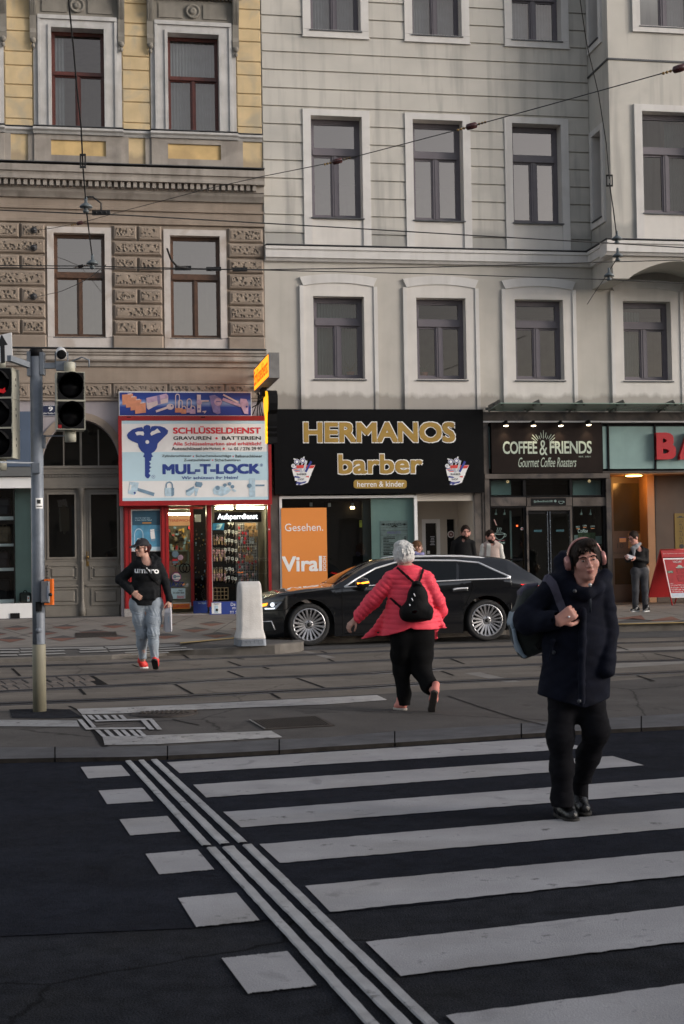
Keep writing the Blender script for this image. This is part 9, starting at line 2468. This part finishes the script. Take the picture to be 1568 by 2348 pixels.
# ----------------------------------------------------------------- people by the shops
def bystander(lab,hx,hy,hh_px,base_z,depth,face,skin,hair_m,top_m,sh,waist,hand=None,style='short',low_m=None,arms=None,sleeve_m=None,extra=None,tilt=0.0):
 """standing figure: hx, hy = head centre; sh = (left x, right x, y) shoulders; waist y; stands on base_z"""
 global pz,S
 pz = depth; S = pz/FPX
 def J(x,y,dy=0.0): return np.array(P(x,y,pz+dy))
 hc_ = J(hx,hy); B_ = basis(face,tilt); sc_h = hh_px*S/.225; hf = head_sdf(hc_,B_,sc_h)
 x0,x1,ys = sh; xm = (x0+x1)/2
 fz = base_z; hipz = J(xm,waist)[2]; cx = J(xm,ys)[0]
 root = thing('person',Vector((cx,pz,fz)),lab,'person')
 shw = (J(x1,ys)[0]-J(x0,ys)[0])/2
 A = arms or [[(x0+4,ys+4,0),(x0-1,ys+32,.03),(x0+4,ys+58,-.06)],[(x1-4,ys+4,0),(x1+1,ys+32,.03),(x1-4,ys+58,-.06)]]
 AJ = [[J(*p) for p in a] for a in A]
 hps = [hand_parts(a[2],(a[2]-a[1]),np.array([(-1 if k else 1)*.5,-.3,.1]),curl=.5,s=.95,thumb=(1 if k == 0 else -1)) for k,a in enumerate(AJ)]
 legs = [[np.array((cx+s*.09,pz,hipz)),np.array((cx+s*.10,pz-.02,(hipz+fz)/2+.02)),np.array((cx+s*.11,pz+.02,fz+.07))] for s in (-1,1)]
 up = np.array((cx,pz,J(xm,ys)[2]))
 def bodyf(Q):
  d = hf(Q); d = smin(d,cone(Q,hc_-B_[:,2]*.06*sc_h-B_[:,1]*.012,up+np.array((0,.01,.0)),.050,.058),.03)
  d = smin(d,limb(Q,[up+np.array((0,0,-.08)),np.array((cx,pz,hipz+.15)),np.array((cx,pz,hipz))],[shw*.62,.12,.13],.05,(1,.65,1)),.05)
  for a in AJ: d = smin(d,limb(Q,a,[.045,.038,.026],.02),.03)
  for l in legs: d = smin(d,limb(Q,l,[.08,.055,.038],.03),.04)
  for h_ in hps: d = smin(d,hand_sdf(Q,h_),.01)
  return d
 allp = [hc_+np.array((0,0,.14)),np.array((cx,pz,fz))]+[p for a in AJ for p in a]+[p for l in legs for p in l]
 lo,hi = bound(allp,.16); lo[2] = fz
 bo_ = sdf_obj('body',bodyf,lo,hi,.0125,skin,root); face_parts(bo_,hc_,B_,sc_h,hair_m)
 def topf(Q):
  d = limb(Q,[up+np.array((0,0,-.06)),np.array((cx,pz,(up[2]+hipz)/2)),np.array((cx,pz,hipz-.02))],[shw*.80,shw*.78,shw*.80],.05,(1,.62,1))
  d = smin(d,limb(Q,[AJ[0][0],up+np.array((0,.0,.0)),AJ[1][0]],[.062,.07,.062],.04),.05)
  if sleeve_m is None:
   for a in AJ: d = smin(d,limb(Q,[a[0],a[1],a[1]+(a[2]-a[1])*.93],[.070,.058,.045],.03),.03)
  d += fold(Q,.005,26,int(hx))
  d = smax(d,hipz-.04-Q[:,2]+np.where(np.abs(Q[:,0]-cx) > shw*.95,-9,0),.006)
  return smax(d,-cone(Q,hc_-B_[:,2]*.05,up+np.array((0,-.05,.01)),.058,.066),.01)
 top = sdf_obj('top',topf,lo,hi,.011,top_m,root)
 if sleeve_m is not None:
  for a in AJ: sdf_obj('sleeve',lambda Q,a=a: limb(Q,[a[0],a[1],a[1]+(a[2]-a[1])*.93],[.062,.054,.042],.03)+fold(Q,.004,40,3),np.min(a,0)-.12,np.max(a,0)+.12,.011,sleeve_m,root)
 lm = low_m or m_trous
 def lowf(Q):
  d = smins([limb(Q,l,[.10,.076,.062],.04) for l in legs],.02); d = smin(d,limb(Q,[np.array((cx-.06,pz,hipz)),np.array((cx+.06,pz,hipz))],[.13,.13],.02,(1,.8,1)),.05); return d+fold(Q,.005,30,4)
 sdf_obj('trousers',lowf,np.array((cx-.35,pz-.3,fz+.05)),np.array((cx+.35,pz+.3,hipz+.16)),.012,lm,root)
 def hairf(Q):
  q = (Q-hc_)@B_/sc_h
  d = ell(q,(0,-.018,.032),(.082,.104,.100))
  if style == 'long': d = smin(d,smax(ell(q,(0,-.04,-.05),(.088,.085,.13)),q[:,1]-.045,.01),.03)
  d = smax(d,-smax(ell(q,(0,.11,-.035),(.072,.10,.11)),q[:,2]-.072,.01),.008)
  if style != 'long': d = smax(d,-(q[:,2]+.05),.01)
  return (d+fold(Q,.003,110,5))*sc_h
 lo2,hi2 = bound([hc_],.22); sdf_obj('hair',hairf,lo2,hi2,.008,hair_m,root)
 return root,bo_,top,J,hc_,B_,sc_h,AJ
def feet(root,cx,fz,m,sm,d=((-.11,-.0),(.11,.0)),face=(0,-1)):
 for sx,dy in d: shoe(root,(cx+sx-face[0]*.10,pz+dy+.02-face[1]*.10),(cx+sx+face[0]*.17,pz+dy+.02+face[1]*.17),fz,m,sm,1.0,.009)
BZ = PAVE
m_tee = mat('black_sweater',(.010,.010,.011),.85,.15,20,.3,220,spec=.15)
r_ = bystander('bearded man in a black top standing in the barber entrance',1067.5,1221,31,BZ,32.6,(.05,-1,-.05),m_skin,m_hdark,m_tee,(1037,1086,1241),1313)
feet(r_[0],r_[0].location.x,BZ,m_shoe,m_solek)
def beard(root,hc_,B_,s_,m):
 def f(Q):
  q = (Q-hc_)@B_/s_; d = smin(ell(q,(0,.028,-.062),(.062,.066,.058)),ell(q,(0,.07,-.094),(.026,.022,.020)),.02)
  d = smax(d,q[:,2]+.045+.25*np.abs(q[:,0])*-1,.008); return smax(d,-ell(q,(0,.10,-.055),(.027,.03,.014)),.005)*s_
 lo,hi = bound([hc_],.16); sdf_obj('beard',f,lo,hi,.007,m,root)
beard(r_[0],r_[4],r_[5],r_[6],m_hdark)
m_vest = mat('beige_vest',(.40,.31,.28),.7,.08,8,.3,60); m_cream2 = mat('cream_shirt',(.62,.61,.57),.85,.08,10,.3,120)
def vestq(m): return m
r_ = bystander('man in a beige quilted vest over a cream shirt by the marble pillar',1124,1231,29,BZ,31.2,(.45,-1,.0),m_skin,m_hdark,m_vest,(1104,1150,1248),1320,sleeve_m=m_cream2)
feet(r_[0],r_[0].location.x,BZ,m_shoe,m_solek); beard(r_[0],r_[4],r_[5],r_[6],m_hdark)
Jv = r_[3]; trv = bvh([r_[2]])
b = MB().use(m_cream2); ribbon(b,[(1121,1246),(1120,1262),(1119,1285)],9,trv,.006,.006); b.build('shirt_front',None,r_[2])
b = MB().use(m_vest)
for y in range(1254,1318,8):
 for xx in ((1106,1115),(1126,1148)): ribbon(b,[(xx[0],y+.8),(xx[1],y)],1.2,trv,-.001,.006,4)
b.build('quilting',None,r_[2])
m_scarf = mat('lavender_scarf',(.17,.17,.33),.9,.2,14,.4,90)
r_ = bystander('brown haired woman with a lavender scarf, only her head above the car',957,1254,26,BZ,30.6,(1,-.12,-.25),m_skin2,m_hbrown,m_tee,(936,974,1276),1338,style='long')
feet(r_[0],r_[0].location.x,BZ,m_shoe,m_solek)
sdf_obj('scarf',lambda Q: limb(Q,[r_[3](946,1266,.06),r_[3](952,1270,-.08),r_[3](964,1274,-.08),r_[3](968,1270,.05)],[.06,.055,.05,.05],.03)+fold(Q,.006,60,4),*bound([r_[3](946,1262,.1),r_[3](968,1280,-.1)],.09),.01,m_scarf,r_[0])
# woman reading in front of the entrance
dz = G(1462,1402,PAVE).y
m_puff = mat('black_puffer',(.008,.008,.009),.6,.2,16,.35,90,spec=.12); m_wash = mat('washed_black_jeans',(.035,.036,.042),.85,.35,6,.3,120,spot=.5,spotscale=4,spotcol=(.09,.09,.10))
arms = [[(1450,1268,-.02),(1440,1283,-.10),(1436,1279,-.26)],[(1480,1264,.02),(1481,1286,.0),(1456,1279,-.20)]]
r_ = bystander('dark haired woman in a black jacket and grey scarf reading a paper by the entrance',1452,1233,27.5,PAVE,dz,(-.80,-.55,-.35),m_skin,m_hdark,m_puff,(1446,1484,1260),1311,arms=arms,low_m=m_wash)
cx = r_[0].location.x
shoe(r_[0],(cx-.02,pz+.03),(cx-.24,pz-.10),PAVE,m_shoe,m_wso,1.0,.009); shoe(r_[0],(cx+.18,pz+.02),(cx+.02,pz-.20),PAVE,m_shoe,m_wso,1.0,.009)
Jp = r_[3]; m_gsc = mat('grey_scarf',(.20,.21,.23),.9,.15,16,.4,90)
sdf_obj('scarf',lambda Q: smin(limb(Q,[Jp(1466,1247,.05),Jp(1458,1253,-.08),Jp(1450,1257,-.10)],[.040,.045,.045],.03),cone(Q,Jp(1452,1258,-.10),Jp(1453,1272,-.12),.045,.025),.02)+fold(Q,.006,60,4),*bound([Jp(1447,1244,.08),Jp(1470,1280,-.17)],.08),.009,m_gsc,r_[0])
Lp = lambda q: Vector(r_[4]+r_[5]@(np.array(q)*r_[6])); b = MB().use(m_blackm)
for sg in (-1,1): b.tube([Lp((sg*.034+.022*math.cos(a),.104,.006+.018*math.sin(a))) for a in [2*math.pi*k/12 for k in range(13)]],.004,5); b.tube([Lp((sg*.056,.10,.012)),Lp((sg*.078,-.01,.008))],.004,5)
b.build('glasses',None,r_[0])
b = MB().use(m_paper); q = [Vector(Jp(x,y,d)) for x,y,d in ((1431,1275,-.34),(1447,1282,-.40),(1455,1276,-.30),(1439,1271,-.24))]; b.prism3(q,(0,0,.006)); b.prism3([Vector(Jp(x,y,d)) for x,y,d in ((1436,1282,-.35),(1442,1284,-.36),(1443,1278,-.35),(1438,1277,-.34))],(0,.006,0))
tag(b.build('letter',loc=q[0]),'white folded paper held by the woman at the entrance','paper')
bgp = thing('handbag',Vector(Jp(1483,1318,.1)),'beige shoulder bag behind the hip of the woman reading','bag')
sdf_obj('body',lambda Q: ell(Q,Jp(1482,1308,.10),(.06,.10,.13))+fold(Q,.004,30,4),*bound([Jp(1482,1308,.10)],.18),.011,mat('bag_beige',(.22,.15,.11),.6,.1,10),bgp)
